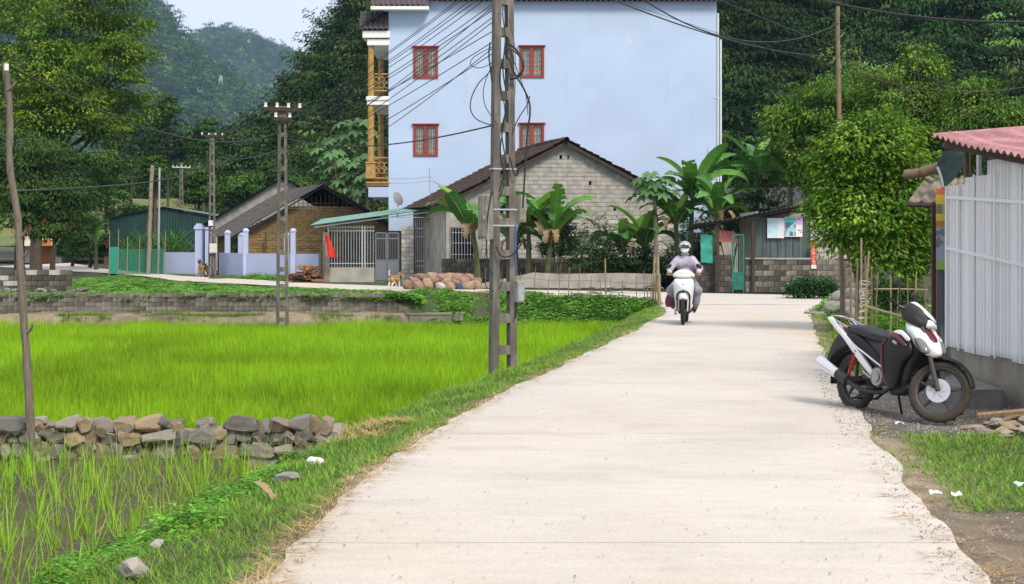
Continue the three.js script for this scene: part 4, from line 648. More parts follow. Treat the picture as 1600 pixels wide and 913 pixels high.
  const b = obj('banner', new THREE.PlaneGeometry(0.19, 0.98).translate(0, -0.49, 0), mat([0.9, 0.9, 0.9], 0.8, { tex: ban }), null, null, true); b.position.copy(at(1270.5, 378, D)); b.position.z += 0.05; b.rotation.z = 0.02; tag(b, 'narrow red and white vertical banner hanging at the shed corner', 'banner');
  // gate
  const tealM = mat([0.02, 0.24, 0.18], 0.55, { tex: 'mottle', tile: 0.7 });
  const g = thing('yard_gate', 'teal metal yard gate with bars above a solid panel', 'gate', [X0 + X(1144), -0.2, -D]);
  const gw = X(1163) - X(1144), gh = Y(366); obj('gate_frame', [box(0.05, gh, 0.05, 0.025, gh / 2, 0), box(0.05, gh, 0.05, gw - 0.025, gh / 2, 0), box(gw - 0.1, 0.05, 0.05, gw / 2, gh - 0.025, 0), box(gw - 0.1, 0.05, 0.05, gw / 2, 0.72, 0)], tealM, g);
  obj('gate_panel', box(gw - 0.1, 0.6, 0.02, gw / 2, 0.4, 0), tealM, g); for (let k = 1; k < 5; k++) obj('gate_bar', bar(V3(gw * k / 5, 0.74, 0), V3(gw * k / 5, gh, 0), 0.011, 0.011, 5), tealM, g);
  const pl = thing('gate_pillar', 'dark stained block gate pillar beside the teal gate', 'pillar', [X0 + X(1119), -0.2, -D - 0.05]); const pw = X(1143) - X(1119);
  obj('core', box(pw, Y(400), 0.4, pw / 2, Y(400) / 2, -0.22), mortarDark, pl); blockWall(pl, pw, Y(398), { bl: 0.32, bh: 0.2, t: 0.1, mats: blockDark, seed: 41, uneven: 0.03, gap: 0.016, z: 0.05 });
  const lw = thing('gate_side_wall', 'very dark mouldy block wall beside the gate pillar', 'wall', [X0 + X(1078), -0.2, -D - 0.3]); const lL = X(1119) - X(1078);
  obj('core', box(lL, Y(412), 0.12, lL / 2, Y(412) / 2, -0.1), mortarDark, lw); blockWall(lw, lL, Y(410), { bl: 0.42, bh: 0.2, t: 0.12, mats: blockDark.slice(0, 3), seed: 42, gap: 0.016 });
  const tp = new THREE.PlaneGeometry(X(1114) - X(1095), Y(366) - Y(410), 8, 12), tq = tp.attributes.position; for (let k = 0; k < tq.count; k++) tq.setXYZ(k, tq.getX(k) + 0.02 * vnoise(tq.getY(k) * 6, 1, 2), tq.getY(k) - 0.04 * vnoise(tq.getX(k) * 9, 2, 2), 0.09 * vnoise(tq.getX(k) * 7, tq.getY(k) * 5, 6)); tp.computeVertexNormals();
  const tarp = obj('hanging_tarp', tp, mat([0.03, 0.30, 0.22], 0.6)); tarp.position.set(X0 + X(1104.5), -0.2 + (Y(366) + Y(410)) / 2, -D - 0.12); tag(tarp, 'crumpled teal tarpaulin hung over the dark wall by the gate', 'tarpaulin');
  const rr = thing('far_tile_roof', 'low grey weathered roof among the banana leaves behind the gate', 'roof', at(1185, 0, 72).setY(-0.2));
  obj('roof', waveSheet(V3(-2.4, 3.3, 0.8), V3(4.8, 0.1, 0), V3(0, 1.1, -3), 0.22, 0.03, { rows: 8, tile: 1 }), tileGrey, rr); obj('wall', box(4.2, 3.3, 2.5, 0, 1.65, -1.2), plasterM, rr);
  const pr = thing('red_roof', 'small faded red sheet roof seen behind the gate', 'roof', at(1136, 0, 64).setY(-0.2)); obj('roof', waveSheet(V3(-0.5, 1.85, 0.5), V3(1.0, -0.05, 0), V3(0, 0.5, -1.6), 0.18, 0.025, { nw: 2 }), mat([0.5, 0.14, 0.12], 0.7), pr); for (const x of [-0.45, 0.45]) obj('post', box(0.06, 1.9, 0.06, x, 0.95, 0.3), darkWood, pr);
}
// ---------------------------------------------------------------- concrete poles, timber poles, cables
const poleM = mat([0.235, 0.215, 0.185], 0.95, { tex: 'streak', tile: 1.3, bump: 0.006 }), insM = mat([0.75, 0.75, 0.72], 0.3), cableM = mat([0.02, 0.02, 0.022], 0.6);
function hPole(name, label, pos, turn, Hh, w0, w1, leg, dep0, dep1, gap, start) {
  const t = thing(name, label, 'utility pole', pos, turn, null);
  for (const s of [-1, 1]) {
    const g = new THREE.BoxGeometry(1, 1, 1), p = g.attributes.position;
    for (let k = 0; k < p.count; k++) { const up = p.getY(k) > 0, W = up ? w1 : w0, dp = up ? dep1 : dep0, l = leg * (up ? 0.85 : 1), x = s * (W / 2 - l / 2) + p.getX(k) * l; p.setXYZ(k, x, up ? Hh : -0.4, p.getZ(k) * dp); }
    g.computeVertexNormals(); obj('leg', g, poleM, t);
  }
  for (let y = start; y < Hh - 0.1; y += gap) { const f = y / Hh, W = lerp(w0, w1, f) - 2 * leg * 0.9, dp = lerp(dep0, dep1, f) * 0.9; obj('rung', box(W + 0.02, 0.13, dp, 0, y, 0), poleM, t); }
  obj('cap', box(w1 * 0.98, 0.35, dep1 * 0.97, 0, Hh - 0.18, 0), poleM, t); return t;
}
function crossarm(t, y, L, turn, m = darkWood, n = 4) {
  const a = obj('crossarm', box(L, 0.1, 0.1, 0, y, 0.1, turn), m, t);
  for (let k = 0; k < n; k++) { const x = (k / (n - 1) - 0.5) * (L - 0.12); obj('insulator', [new THREE.CylinderGeometry(0.035, 0.05, 0.07, 10).translate(0, 0.09, 0), new THREE.CylinderGeometry(0.05, 0.04, 0.05, 10).translate(0, 0.15, 0)].map(g => g.translate(Math.cos(turn) * x, y, 0.1 - Math.sin(turn) * x)), insM, a); }
}
{
  const p1 = hPole('concrete_pole', 'tall concrete ladder pole hung with meter boxes and tangled cables at the verge', [-0.13, -0.35, -22], 0.42, 6.75, 0.40, 0.26, 0.105, 0.15, 0.12, 0.455, 0.42);
  for (const [y, r] of [[2.66, 0.2], [2.08, 0.2], [1.85, 0.2]]) obj('steel_strap', box(0.42 - y * 0.018, 0.02, 0.17 - y * 0.006, 0, y + 0.35, 0), paleSteel, p1);
  const p2 = hPole('concrete_pole', 'concrete ladder pole with wooden crossarm standing in the rice', [at(441, 0, 42).x, -1.0, -42], 0.25, 6.35, 0.36, 0.22, 0.085, 0.13, 0.11, 0.46, 0.5);
  crossarm(p2, 6.25, 1.05, 0.05); crossarm(p2, 5.98, 0.5, 0.05, darkWood, 2);
  const p3 = hPole('concrete_pole', 'far concrete pole with meter boxes beside the lavender gate post', [at(331, 0, 83).x, -0.2, -83], 0.3, 7.75, 0.42, 0.24, 0.11, 0.2, 0.15, 0.55, 0.6);
  crossarm(p3, 7.6, 1.2, 0.0);
  const p4 = hPole('concrete_pole', 'farthest concrete pole rising behind the green shed', [at(283, 0, 132).x, -0.2, -132], 0.3, 8.7, 0.45, 0.26, 0.12, 0.2, 0.15, 0.6, 0.6); crossarm(p4, 8.3, 1.6, 0.2, mat([0.45, 0.44, 0.42], 0.9), 5);
  // meter boxes
  const boxM = mat([0.34, 0.32, 0.27], 0.7, { tex: 'streak', tile: 0.8 }), greyBox = mat([0.45, 0.47, 0.48], 0.6, { tex: 'mottle', tile: 0.5 });
  const mbox = (label, pos, turn, w, h, d, m, group) => { const t = thing('meter_box', label, 'meter box', pos, turn, group); obj('case', prism([[-w / 2, -h / 2], [w / 2, -h / 2], [w / 2, h / 2], [-w / 2, h / 2]], d, d / 2, 0.008), m, t); obj('door', box(w * 0.86, h * 0.86, 0.012, 0, 0, d / 2 + 0.004), m, t); obj('lock', box(0.02, 0.05, 0.02, w * 0.34, 0, d / 2 + 0.015), paleSteel, t); return t; };
  mbox('large beige meter box strapped to the ladder pole', [at(759, 0, 21.85).x, at(0, 340, 21.85).y, -21.85], -0.75, 0.17, 0.62, 0.15, boxM);
  mbox('beige meter box half hidden behind the ladder pole', [at(811, 0, 22.3).x, at(0, 326, 22.3).y, -22.3], 0.85, 0.16, 0.40, 0.14, boxM);
  mbox('small pale grey switch box low on the ladder pole', [at(811, 0, 22.0).x, at(0, 456, 22.0).y, -22.0], 0.62, 0.12, 0.3, 0.1, greyBox);
  mbox('white meter box on the pole by the lavender gate post', [at(333, 0, 82.7).x, at(0, 388, 82.7).y, -82.7], 0.1, 0.4, 0.5, 0.2, mat([0.6, 0.6, 0.55], 0.6));
  mbox('small white fuse box high on the pole by the lavender gate post', [at(329, 0, 82.7).x, at(0, 349, 82.7).y, -82.7], 0.1, 0.24, 0.3, 0.16, mat([0.7, 0.7, 0.7], 0.6));
  // tangled cables on the ladder pole
  const cb = thing('cable_bundle', 'black cable coils and drops tied to the ladder pole', 'cable', [0, 0, 0]);
  const loop = (list, d, r) => obj('cable', tube(list.map(([x, y, dd = 0]) => at(x, y, d + dd)), r, 40, 5), cableM, cb);
  loop([[768, 74], [752, 82], [738, 92], [735, 100], [745, 106], [758, 104], [770, 97]], 21.8, 0.006);
  loop([[771, 95], [765, 112], [748, 130], [737, 152], [735, 170], [742, 184], [756, 192], [772, 196]], 21.8, 0.008);
  loop([[768, 104], [759, 125], [755, 145], [758, 165], [770, 185], [778, 196]], 21.75, 0.006);
  loop([[766, 66], [764, 85], [766, 105], [769, 130]], 21.8, 0.012);
  loop([[793, 68], [803, 74], [812, 86], [818, 100], [816, 112], [808, 121], [797, 124]], 21.9, 0.016);
  loop([[794, 75], [806, 82], [815, 95], [816, 110], [806, 118], [796, 116]], 21.85, 0.010);
  loop([[795, 90], [804, 115], [818, 138], [827, 160], [828, 180], [825, 200], [822, 240], [819, 290], [817, 325]], 21.9, 0.014);
  loop([[828, 150], [823, 165], [812, 182], [804, 198], [800, 212]], 21.85, 0.008);
  loop([[795, 60], [800, 85], [812, 120], [822, 150], [825, 180]], 21.95, 0.006);
  loop([[796, 30], [804, 70], [806, 120], [802, 180], [800, 240]], 21.9, 0.004);
  loop([[790, 60], [786, 110], [792, 160], [784, 205], [790, 260], [780, 300]], 21.9, 0.010);
  loop([[785, 20], [790, 70], [781, 120], [789, 175], [782, 235], [788, 285], [776, 318]], 21.9, 0.008);
  loop([[796, 245], [806, 275], [812, 262], [820, 255]], 21.9, 0.012);
  loop([[768, 300], [762, 340], [760, 380], [763, 415], [770, 430]], 21.75, 0.010);
  loop([[760, 385], [756, 420], [760, 448], [772, 456]], 21.75, 0.006);
  loop([[775, 385], [783, 400], [798, 400], [812, 385], [818, 370]], 21.8, 0.012);
  loop([[783, 420], [785, 438], [780, 452]], 21.8, 0.007); loop([[807, 472], [807, 485], [805, 498]], 21.95, 0.014);
  obj('cable', tube([at(806, 350, 22), at(805.5, 390, 22), at(806, 430, 22)], 0.014, 8, 6), mat([0.05, 0.12, 0.35], 0.5), cb);
  // overhead lines; each line its own object
  const lines = { a: 'thin black service line slanting down from the ladder pole past the red windows' };
  const line = (label, A, B, drop, r, group) => { const o = obj('overhead_line', sag(at(...A), at(...B), drop, r, 24, 4), cableM); tag(o, label, 'cable', group); return o; };
  const fan = [[783, -48, 434, 196], [775, -22, 446, 200], [770, 10, 446, 240], [770, 34, 436, 262], [771, 74, 444, 290], [790, -60, 436, 186], [778, -34, 441, 190], [772, -12, 447, 188], [770, 6, 432, 206], [769, 16, 440, 214], [771, 26, 444, 232], [769, 66, 438, 250], [771, 48, 440, 222], [769, 84, 446, 268]];
  for (const [a, b, c, d] of fan) line(lines.a, [a, b, 22], [c, d, 42], 0.10 + 0.12 * hash2(a, b + 99, 4), 0.0078, 'service lines between the two ladder poles');
  line('slack line between the ladder pole and the crossarm pole below the red windows', [770, 196, 22], [440, 214, 42], 0.28, 0.012);
  line('long line from the leaning timber pole to the crossarm pole', [16, 104, 18.3], [436, 206, 42], 0.55, 0.013);
  line('lower line from the leaning timber pole towards the far gate pole', [20, 299, 18.3], [331, 258, 83], 0.25, 0.014);
  line('line from the far gate pole to the crossarm pole', [331, 240, 83], [441, 232, 42], 0.3, 0.018);
  line('upper line from the far gate pole to the crossarm pole', [322, 206, 83], [412, 178, 42], 0.25, 0.018);
  line('line running from the far gate pole into the big tree', [320, 208, 83], [100, 240, 92], 0.3, 0.02);
  line('sagging cable looping from the ladder pole to the slender timber pole', [800, -190, 22], [1312, 36, 30], 1.15, 0.013);
  line('cable from the ladder pole stapled across the blue house to the hill trees', [800, -70, 22], [1330, 88, 44], 0.42, 0.014);
  line('thin line crossing the blue wall towards the slender timber pole', [850, -40, 22], [1312, 108, 30], 0.05, 0.004);
  line('line descending across the hill to the slender timber pole and trees', [1080, -20, 30], [1520, 140, 36], 0.15, 0.013);
  line('thick line passing high over the pink shop roof', [1270, -4, 24], [1640, 34, 20], 0.12, 0.016);
  line('low line from the slender timber pole into the fruit trees', [1314, 108, 30], [1620, 132, 36], 0.3, 0.012);
  const hook = thing('bird_charm', 'small loop of plastic strip tied to the sagging cable', 'plastic strip', at(983, 55, 24.5)); obj('strip', tube([V3(0, 0, 0), V3(-0.02, -0.05, 0), V3(-0.03, -0.11, 0.01), V3(0.02, -0.12, 0), V3(0.03, -0.04, 0)], 0.006, 12, 4), whiteM, hook);
}
// timber poles
function timber(label, base, top, r0, r1, m, knots, name = 'timber_pole', bend = 0.05) {
  const t = thing(name, label, 'pole', [base.x, base.y, base.z]), e = top.clone().sub(base), r = mulberry(Math.round(base.x * 100) + 7), pts = [];
  for (let k = 0; k <= 8; k++) pts.push(e.clone().multiplyScalar(k / 8).add(V3((r() - 0.5) * bend * (k % 8 ? 1 : 0), k ? 0 : -0.3, (r() - 0.5) * bend * (k % 8 ? 1 : 0))));
  obj('shaft', limb(pts, r0, r1, 36, 9, 0.22), m, t);
  for (const f of knots) { const p = e.clone().multiplyScalar(f), a = r() < 0.5 ? -1 : 1; obj('knot', limb([p, p.clone().add(V3(a * r0 * 1.3, r0 * 0.8, 0.01)), p.clone().add(V3(a * r0 * 2.1, r0 * 2.2, 0.02))], r0 * 0.5, r0 * 0.25, 4, 6, 0.3), m, t); }
  return t;
}
{
  const greyTimber = mat([0.26, 0.215, 0.17], 0.95, { tex: 'grain', tile: 0.35, bump: 0.008 });
  const b = at(53, 0, 18.15).setY(-1.15), tp = at(7, 97, 18.3), t = timber('crooked grey timber pole leaning over the stone wall', b, tp, 0.052, 0.038, greyTimber, [0.34, 0.52, 0.57, 0.93]);
  obj('insulator', [new THREE.CylinderGeometry(0.03, 0.03, 0.08, 8).translate(tp.x - b.x + 0.075, tp.y - b.y - 0.08, 0.02), new THREE.CylinderGeometry(0.02, 0.02, 0.16, 6).translate(tp.x - b.x - 0.05, tp.y - b.y - 0.02, 0.02)], insM, t);
  timber('slender timber pole rising out of the bushes behind the young tree', at(1317, 0, 30).setY(0), at(1309, 10, 30), 0.055, 0.042, mat([0.33, 0.25, 0.16], 0.95, { tex: 'grain', tile: 0.35 }), [0.35, 0.62, 0.9]);
  timber('pale straight timber pole beside the green netting', at(231, 0, 88).setY(-0.2), at(238, 258, 88), 0.13, 0.11, mat([0.42, 0.36, 0.27], 0.95, { tex: 'grain', tile: 0.5 }), []);
  timber('thin grey metal pole beside the pale timber pole', at(247, 0, 90).setY(-0.2), at(249, 262, 90), 0.07, 0.06, paleSteel, [], 'metal_pole', 0.0);
  timber('thin mast behind the mud brick house', at(526, 0, 92).setY(-0.2), at(524, 246, 92), 0.06, 0.05, woodM, []);
}
// ---------------------------------------------------------------- trees and plants
const lobesAt = (d, base, list) => list.map(([px, py, rx, ry = rx, dz = 0]) => { const p = at(px, py, d); return [p.x - base[0], p.y - base[1], dz, rx * d / FOCAL, ry * d / FOCAL, Math.max(rx, ry) * d / FOCAL * 0.9]; });
{
  const bigC = [[0.115, 0.225, 0.02], [0.16, 0.28, 0.024], [0.075, 0.16, 0.018], [0.25, 0.34, 0.035]], darkC = [[0.022, 0.05, 0.018], [0.03, 0.065, 0.02], [0.045, 0.085, 0.025]], midC = [[0.06, 0.14, 0.03], [0.085, 0.18, 0.035], [0.045, 0.11, 0.025]];
  let b = [at(55, 0, 98).x, -0.2, -98];
  plainTree('broadleaf_tree', 'huge layered broadleaf tree towering over the far bend of the road', b, lobesAt(98, b, [[60, 60, 95, 70, 1], [150, 40, 75, 55, -2], [185, 100, 58, 42, 1], [110, 120, 75, 45, 3], [30, 140, 70, 50, 0], [190, 160, 52, 30, -1], [100, 200, 60, 34, 3], [20, -60, 120, 80, -2], [150, -40, 80, 60, 0], [175, 205, 40, 22, 2], [215, 90, 30, 24, 1], [140, 165, 60, 34, 3], [60, 175, 70, 40, 2]]), { clumps: 900, leaves: 64, len: 0.24, clumpR: 0.72, cols: bigC, flat: 0.8, droop: 0.5, shell: 0.42, wid: 0.3 }, 71, { h: 9, r0: 0.42, lean: 0.3 });
  b = [at(30, 0, 90).x, -0.2, -90];
  plainTree('broadleaf_tree', 'dark full tree with low hanging leaves beside the huge tree', b, lobesAt(90, b, [[10, 230, 62, 50, 2], [75, 260, 62, 55, 2], [120, 310, 55, 45, 2], [35, 320, 65, 42, 3], [-40, 280, 60, 70], [95, 350, 50, 28, 2], [160, 255, 40, 30, -1]]), { clumps: 560, leaves: 54, len: 0.22, clumpR: 0.65, cols: [[0.045, 0.105, 0.018], [0.06, 0.13, 0.022], [0.085, 0.17, 0.028]], flat: 0.6, droop: 0.5, shell: 0.5, wid: 0.25 }, 72, { h: 5, r0: 0.34, lean: 0.2 });
  b = [at(81, 0, 100).x, -0.2, -100]; plainTree('broadleaf_tree', 'slim leaning tree between the huge tree and the road bend', b, lobesAt(100, b, [[110, 330, 34, 24], [140, 300, 34, 34], [128, 262, 34, 34]]), { clumps: 170, leaves: 40, len: 0.22, clumpR: 0.55, cols: midC, flat: 0.6 }, 73, { h: 4, r0: 0.2, lean: 0.5 });
  // dark and pale trees beyond
  const far = [[205, 215, 60, 52, 150, darkC, 'dark feathery tree rising behind the huge tree'], [262, 200, 40, 55, 152, darkC, 'dark tall tree above the green shed'], [165, 285, 42, 55, 125, midC, 'mid green slender tree beside the green shed'], [140, 370, 34, 34, 112, midC, 'bushy tree at the corner of the green shed'], [318, 215, 26, 34, 150, [[0.05, 0.13, 0.03], [0.08, 0.17, 0.04]], 'pale green tree beside the far gate pole'], [310, 290, 34, 30, 135, midC, 'low bushy tree behind the green shed roof'], [378, 292, 40, 24, 128, midC, 'wide bush above the grey house roof'], [390, 245, 26, 30, 170, [[0.04, 0.10, 0.03], [0.06, 0.13, 0.035]], 'distant rounded tree near the crossarm pole'], [462, 300, 40, 26, 118, midC, 'green tree behind the mud brick house roof'], [215, 340, 40, 20, 135, darkC, 'dark hedge tree behind the green shed'], [112, 385, 26, 18, 118, [[0.07, 0.14, 0.04], [0.05, 0.11, 0.03]], 'low pale scrub at the road bend'], [395, 330, 34, 16, 120, midC, 'low shrub behind the grey house'], [242, 262, 16, 22, 100, [[0.08, 0.16, 0.03], [0.1, 0.18, 0.05]], 'small bright tree top behind the pale timber pole'], [1345, 300, 60, 40, 75, midC, 'mid green tree behind the clad shed']];
  far.forEach(([px, py, rx, ry, d, c, label], i) => { const p = at(px, py, d), bb = [p.x, -0.2, -d], hy = Math.max(1.2, p.y + 0.2 - ry * d / FOCAL * 0.5); const s = d / FOCAL; plainTree(i % 3 ? 'leafy_tree' : 'woodland_tree', label, bb, [[0, p.y + 0.2, 0, rx * s, ry * s], [rx * s * 0.5, p.y + 0.2 - ry * s * 0.4, 0.5, rx * s * 0.6, ry * s * 0.6], [-rx * s * 0.55, p.y + 0.2 - ry * s * 0.3, -0.3, rx * s * 0.6, ry * s * 0.6], [0.1, p.y + 0.2 + ry * s * 0.55, 0, rx * s * 0.55, ry * s * 0.5]], { clumps: 170, leaves: 40, len: 0.21 * d / 120, clumpR: 0.16 * rx * s + 0.15, cols: c, flat: 0.6, droop: 0.4, shell: 0.45 }, 300 + i, { h: hy, r0: 0.16 }, null, farLeafM); });
  // fruit trees on the right
  const lon = [[0.08, 0.19, 0.022], [0.06, 0.15, 0.018], [0.12, 0.25, 0.03], [0.13, 0.16, 0.04], [0.24, 0.38, 0.05]], bright = [[0.12, 0.26, 0.018], [0.17, 0.33, 0.024], [0.08, 0.19, 0.018], [0.25, 0.42, 0.045], [0.15, 0.24, 0.04]];
  let q = [at(1290, 0, 62).x, -0.2, -62]; plainTree('fruit_tree', 'olive green fruit tree crown behind the grey clad shed', q, lobesAt(62, q, [[1290, 165, 62, 46, 0.5], [1245, 205, 44, 40], [1330, 140, 50, 40, -0.4], [1265, 255, 46, 34, 0.6], [1340, 215, 48, 42, 0.8], [1225, 190, 26, 28], [1300, 290, 50, 36, 0.4], [1240, 240, 34, 34, 0.5]]), { clumps: 560, leaves: 44, len: 0.18, clumpR: 0.43, cols: lon, flat: 1.0, droop: 0.7, shell: 0.42, wid: 0.2 }, 81, { h: 4.2, r0: 0.16 });
  q = [at(1420, 0, 60).x, -0.2, -60]; plainTree('fruit_tree', 'tallest fruit tree with a pointed top above the shop roof', q, lobesAt(60, q, [[1440, 120, 34, 42, 0], [1410, 175, 58, 45, 0.6], [1470, 170, 45, 36, -0.3], [1385, 130, 36, 30], [1450, 220, 60, 36, 0.8], [1370, 240, 50, 40, 0.6], [1437, 82, 13, 20], [1430, 270, 55, 36, 0.7], [1490, 230, 45, 40, 0.3]]), { clumps: 640, leaves: 44, len: 0.18, clumpR: 0.43, cols: [...lon, [0.20, 0.38, 0.04]], flat: 1.0, droop: 0.7, shell: 0.42, wid: 0.2 }, 82, { h: 4.2, r0: 0.17 });
  q = [at(1550, 0, 58).x, -0.2, -58]; plainTree('fruit_tree', 'low fruit tree crown spreading behind the pink roof', q, lobesAt(58, q, [[1525, 150, 34, 32], [1560, 190, 52, 36, 0.5], [1610, 200, 50, 40], [1505, 200, 42, 32, 0.6]]), { clumps: 420, leaves: 44, len: 0.18, clumpR: 0.43, cols: lon, flat: 1.0, droop: 0.7, shell: 0.42, wid: 0.2 }, 83, { h: 4, r0: 0.16 });
  q = [at(1340, 0, 28).x, 0, -28];
  plainTree('young_tree', 'dense bright green young tree beside the parked motorbike', q, lobesAt(28, q, [[1350, 235, 62, 42, 0.3], [1318, 290, 50, 44, 0.2], [1390, 285, 55, 48, 0.3], [1358, 340, 66, 42, 0.5], [1318, 360, 36, 34], [1410, 345, 48, 46, 0.2], [1375, 395, 60, 32, 0.3], [1430, 265, 34, 34, -0.2], [1284, 325, 26, 26, 0.2], [1448, 315, 24, 36, 0.2], [1365, 195, 44, 24], [1296, 258, 34, 28], [1320, 225, 36, 30], [1400, 225, 40, 28], [1425, 410, 30, 34]]), { clumps: 600, leaves: 44, len: 0.10, clumpR: 0.26, cols: bright, flat: 1.0, droop: 0.5, shell: 0.45, wid: 0.28 }, 84, { h: 1.5, r0: 0.05, m: paleBarkM });
  for (const [px, py, d, rx, ry, label, c] of [[925, 380, 63.5, 44, 48, 'pale leafy shrub in front of the block house gable', [[0.10, 0.19, 0.07], [0.13, 0.22, 0.09], [0.07, 0.14, 0.05]]], [870, 350, 63.5, 26, 32, 'small pale shrub beside the banana clump', [[0.10, 0.19, 0.07], [0.07, 0.14, 0.05]]], [985, 405, 63, 46, 30, 'dark bushy shrub behind the stake fence', [[0.03, 0.08, 0.02], [0.05, 0.12, 0.03]]], [1050, 420, 62.5, 34, 30, 'dark shrub beside the scooter rider', [[0.025, 0.07, 0.02], [0.04, 0.10, 0.025]]], [1268, 446, 50, 40, 14, 'glossy dark bush at the foot of the block wall', [[0.03, 0.10, 0.02], [0.04, 0.13, 0.03]]], [1086, 375, 67, 34, 52, 'dense dark greenery filling the gap behind the scooter rider', [[0.04, 0.11, 0.025], [0.06, 0.15, 0.03]]], [1195, 290, 64, 44, 36, 'broad leafed greenery above the clad shed', [[0.03, 0.10, 0.02], [0.05, 0.14, 0.03]]], [1140, 320, 66, 44, 24, 'tangled green creeper over the gate roof', [[0.05, 0.12, 0.03], [0.10, 0.18, 0.06]]], [1400, 455, 32, 34, 22, 'dark bush behind the stick fence', [[0.03, 0.10, 0.02], [0.06, 0.16, 0.03]]]]) {
    const p = at(px, py, d), s = d / FOCAL, g0 = -0.2, t = thing('shrub', label, 'shrub', [p.x, g0, p.z]), r = mulberry(px);
    const st = []; for (let k = 0; k < 6; k++) { const a = r() * 6.28; st.push(limb([V3(0, -0.1, 0), V3(Math.cos(a) * rx * s * 0.3, (p.y - g0) * 0.5, Math.sin(a) * 0.3), V3(Math.cos(a) * rx * s * 0.7, p.y - g0 + (r() - 0.3) * ry * s, Math.sin(a) * 0.6)], 0.03, 0.008, 5, 5)); } obj('stem', st, paleBarkM, t);
    obj('foliage', crownGeo([[0, p.y - g0, 0, rx * s, ry * s, rx * s * 0.7], [rx * s * 0.4, (p.y - g0) * 0.7, 0.1, rx * s * 0.6, ry * s * 0.7, 0.5], [-rx * s * 0.4, (p.y - g0) * 0.65, 0.1, rx * s * 0.6, ry * s * 0.7, 0.5]], { clumps: 150, leaves: 36, len: 0.10 * d / 60 + 0.02, clumpR: 0.22, cols: c, flat: 0.9, wid: 0.3 }, r), leafM, t);
  }
}
// banana plants: every leaf a mesh of its own
const banStem = mat([0.13, 0.16, 0.06], 0.8, { tex: 'streak', tile: 0.7 }), banLeaf = [[0.07, 0.21, 0.03], [0.10, 0.28, 0.035], [0.05, 0.155, 0.03], [0.20, 0.40, 0.045]].map(c => mat(c, 0.68, { transmission: 0.3, thickness: 0, vertexColors: true, specularIntensity: 0.5 })), banDry = mat([0.24, 0.17, 0.09], 0.9), ribM = mat([0.28, 0.36, 0.12], 0.6);
function banLeafGeo(L, W, arch, tear, r, rib) {
  const n = 34, pos = [], idx = [], col = [], pts = []; let x = 0, y = 0, a = 1.35 - 0.15 * r();
  for (let k = 0; k <= n; k++) { pts.push([x, y, a]); a -= arch / n * (0.4 + 1.2 * k / n); x += Math.cos(a) * L / n; y += Math.sin(a) * L / n; }
  const pet = 5; let dl = 0, dr = 0;
  for (let k = 0; k <= n; k++) {
    const t = Math.max(0, (k - pet) / (n - pet)), w = k <= pet ? 0.025 : W * Math.pow(Math.sin(Math.PI * Math.min(0.985, 0.08 + 0.905 * t)), 0.5) * 0.5 * (0.96 + 0.08 * r()), [px, py, pa] = pts[k], nx = -Math.sin(pa), ny = Math.cos(pa), v = w * 0.4;
    if (r() < tear * 0.45) dl = tear * (r() - 0.15) * 0.7; if (r() < tear * 0.45) dr = tear * (r() - 0.15) * 0.7; const jl = dl * w, jr = dr * w;
    pos.push(px + nx * v, py + ny * v - jl, -w, px + nx * v * 0.45, py + ny * v * 0.45 - jl * 0.25, -w * 0.5, px, py, 0, px + nx * v * 0.45, py + ny * v * 0.45 - jr * 0.25, w * 0.5, px + nx * v, py + ny * v - jr, w);
    const c = 0.86 + 0.28 * hash2(k, 7, 3); for (const e of [0.96, 1, 1.25, 1, 0.96]) col.push(c * e, c * e, c * e);
  }
  for (let k = 0; k < n; k++) for (let q = 0; q < 4; q++) { const o = k * 5 + q; if (k > pet && tear > 0.2 && (q === 0 || q === 3) && hash2(k, q, Math.round(tear * 1000)) < tear * 0.30) continue; idx.push(o, o + 1, o + 5, o + 5, o + 1, o + 6); }
  const g = new THREE.BufferGeometry(); g.setAttribute('position', new THREE.Float32BufferAttribute(pos, 3)); g.setAttribute('color', new THREE.Float32BufferAttribute(col, 3)); g.setIndex(idx); g.computeVertexNormals();
  if (rib) rib.g = limb(pts.filter((p, k) => k % 4 === 0).map(p => V3(p[0], p[1] - 0.012, 0)), 0.022, 0.006, 12, 5); return g;
}
function banana(label, pos, hgt, leaves, L, seed, lean = 0) {
  const r = mulberry(seed), t = thing('banana_plant', label, 'banana plant', pos);
  obj('stem', limb([V3(0, -0.1, 0), V3(lean * 0.3, hgt * 0.5, 0), V3(lean, hgt, 0)], 0.15, 0.08, 8, 9, 0.15), banStem, t);
  for (let k = 0; k < leaves; k++) { const az = k * 2.4 + r() * 0.6, up = k / leaves, ar = lerp(2.3, 0.5, up) + 0.4 * r(), R1 = {}, g = banLeafGeo(L * (0.75 + 0.4 * r()), L * (0.21 + 0.05 * r()), ar, up > 0.8 ? 0.05 : 0.1 + r() * 0.75, r, R1), tw = (r() - 0.5) * 0.9; const lf = obj('leaf', g.rotateX(tw).rotateY(az).translate(lean, hgt - 0.1 - 0.25 * (1 - up), 0), banLeaf[up > 0.75 ? (r() < 0.6 ? 3 : 1) : Math.floor(r() * 3)], t); obj('midrib', R1.g.rotateX(tw).rotateY(az).translate(lean, hgt - 0.1 - 0.25 * (1 - up), 0), ribM, lf); }
  for (let k = 0; k < 3; k++) { const g = banLeafGeo(L * 0.6, L * 0.12, 3.4, 0.6, r); g.rotateY(r() * 6.28); obj('dead_leaf', g.translate(lean, hgt - 0.35, 0), banDry, t); }
  return t;
}
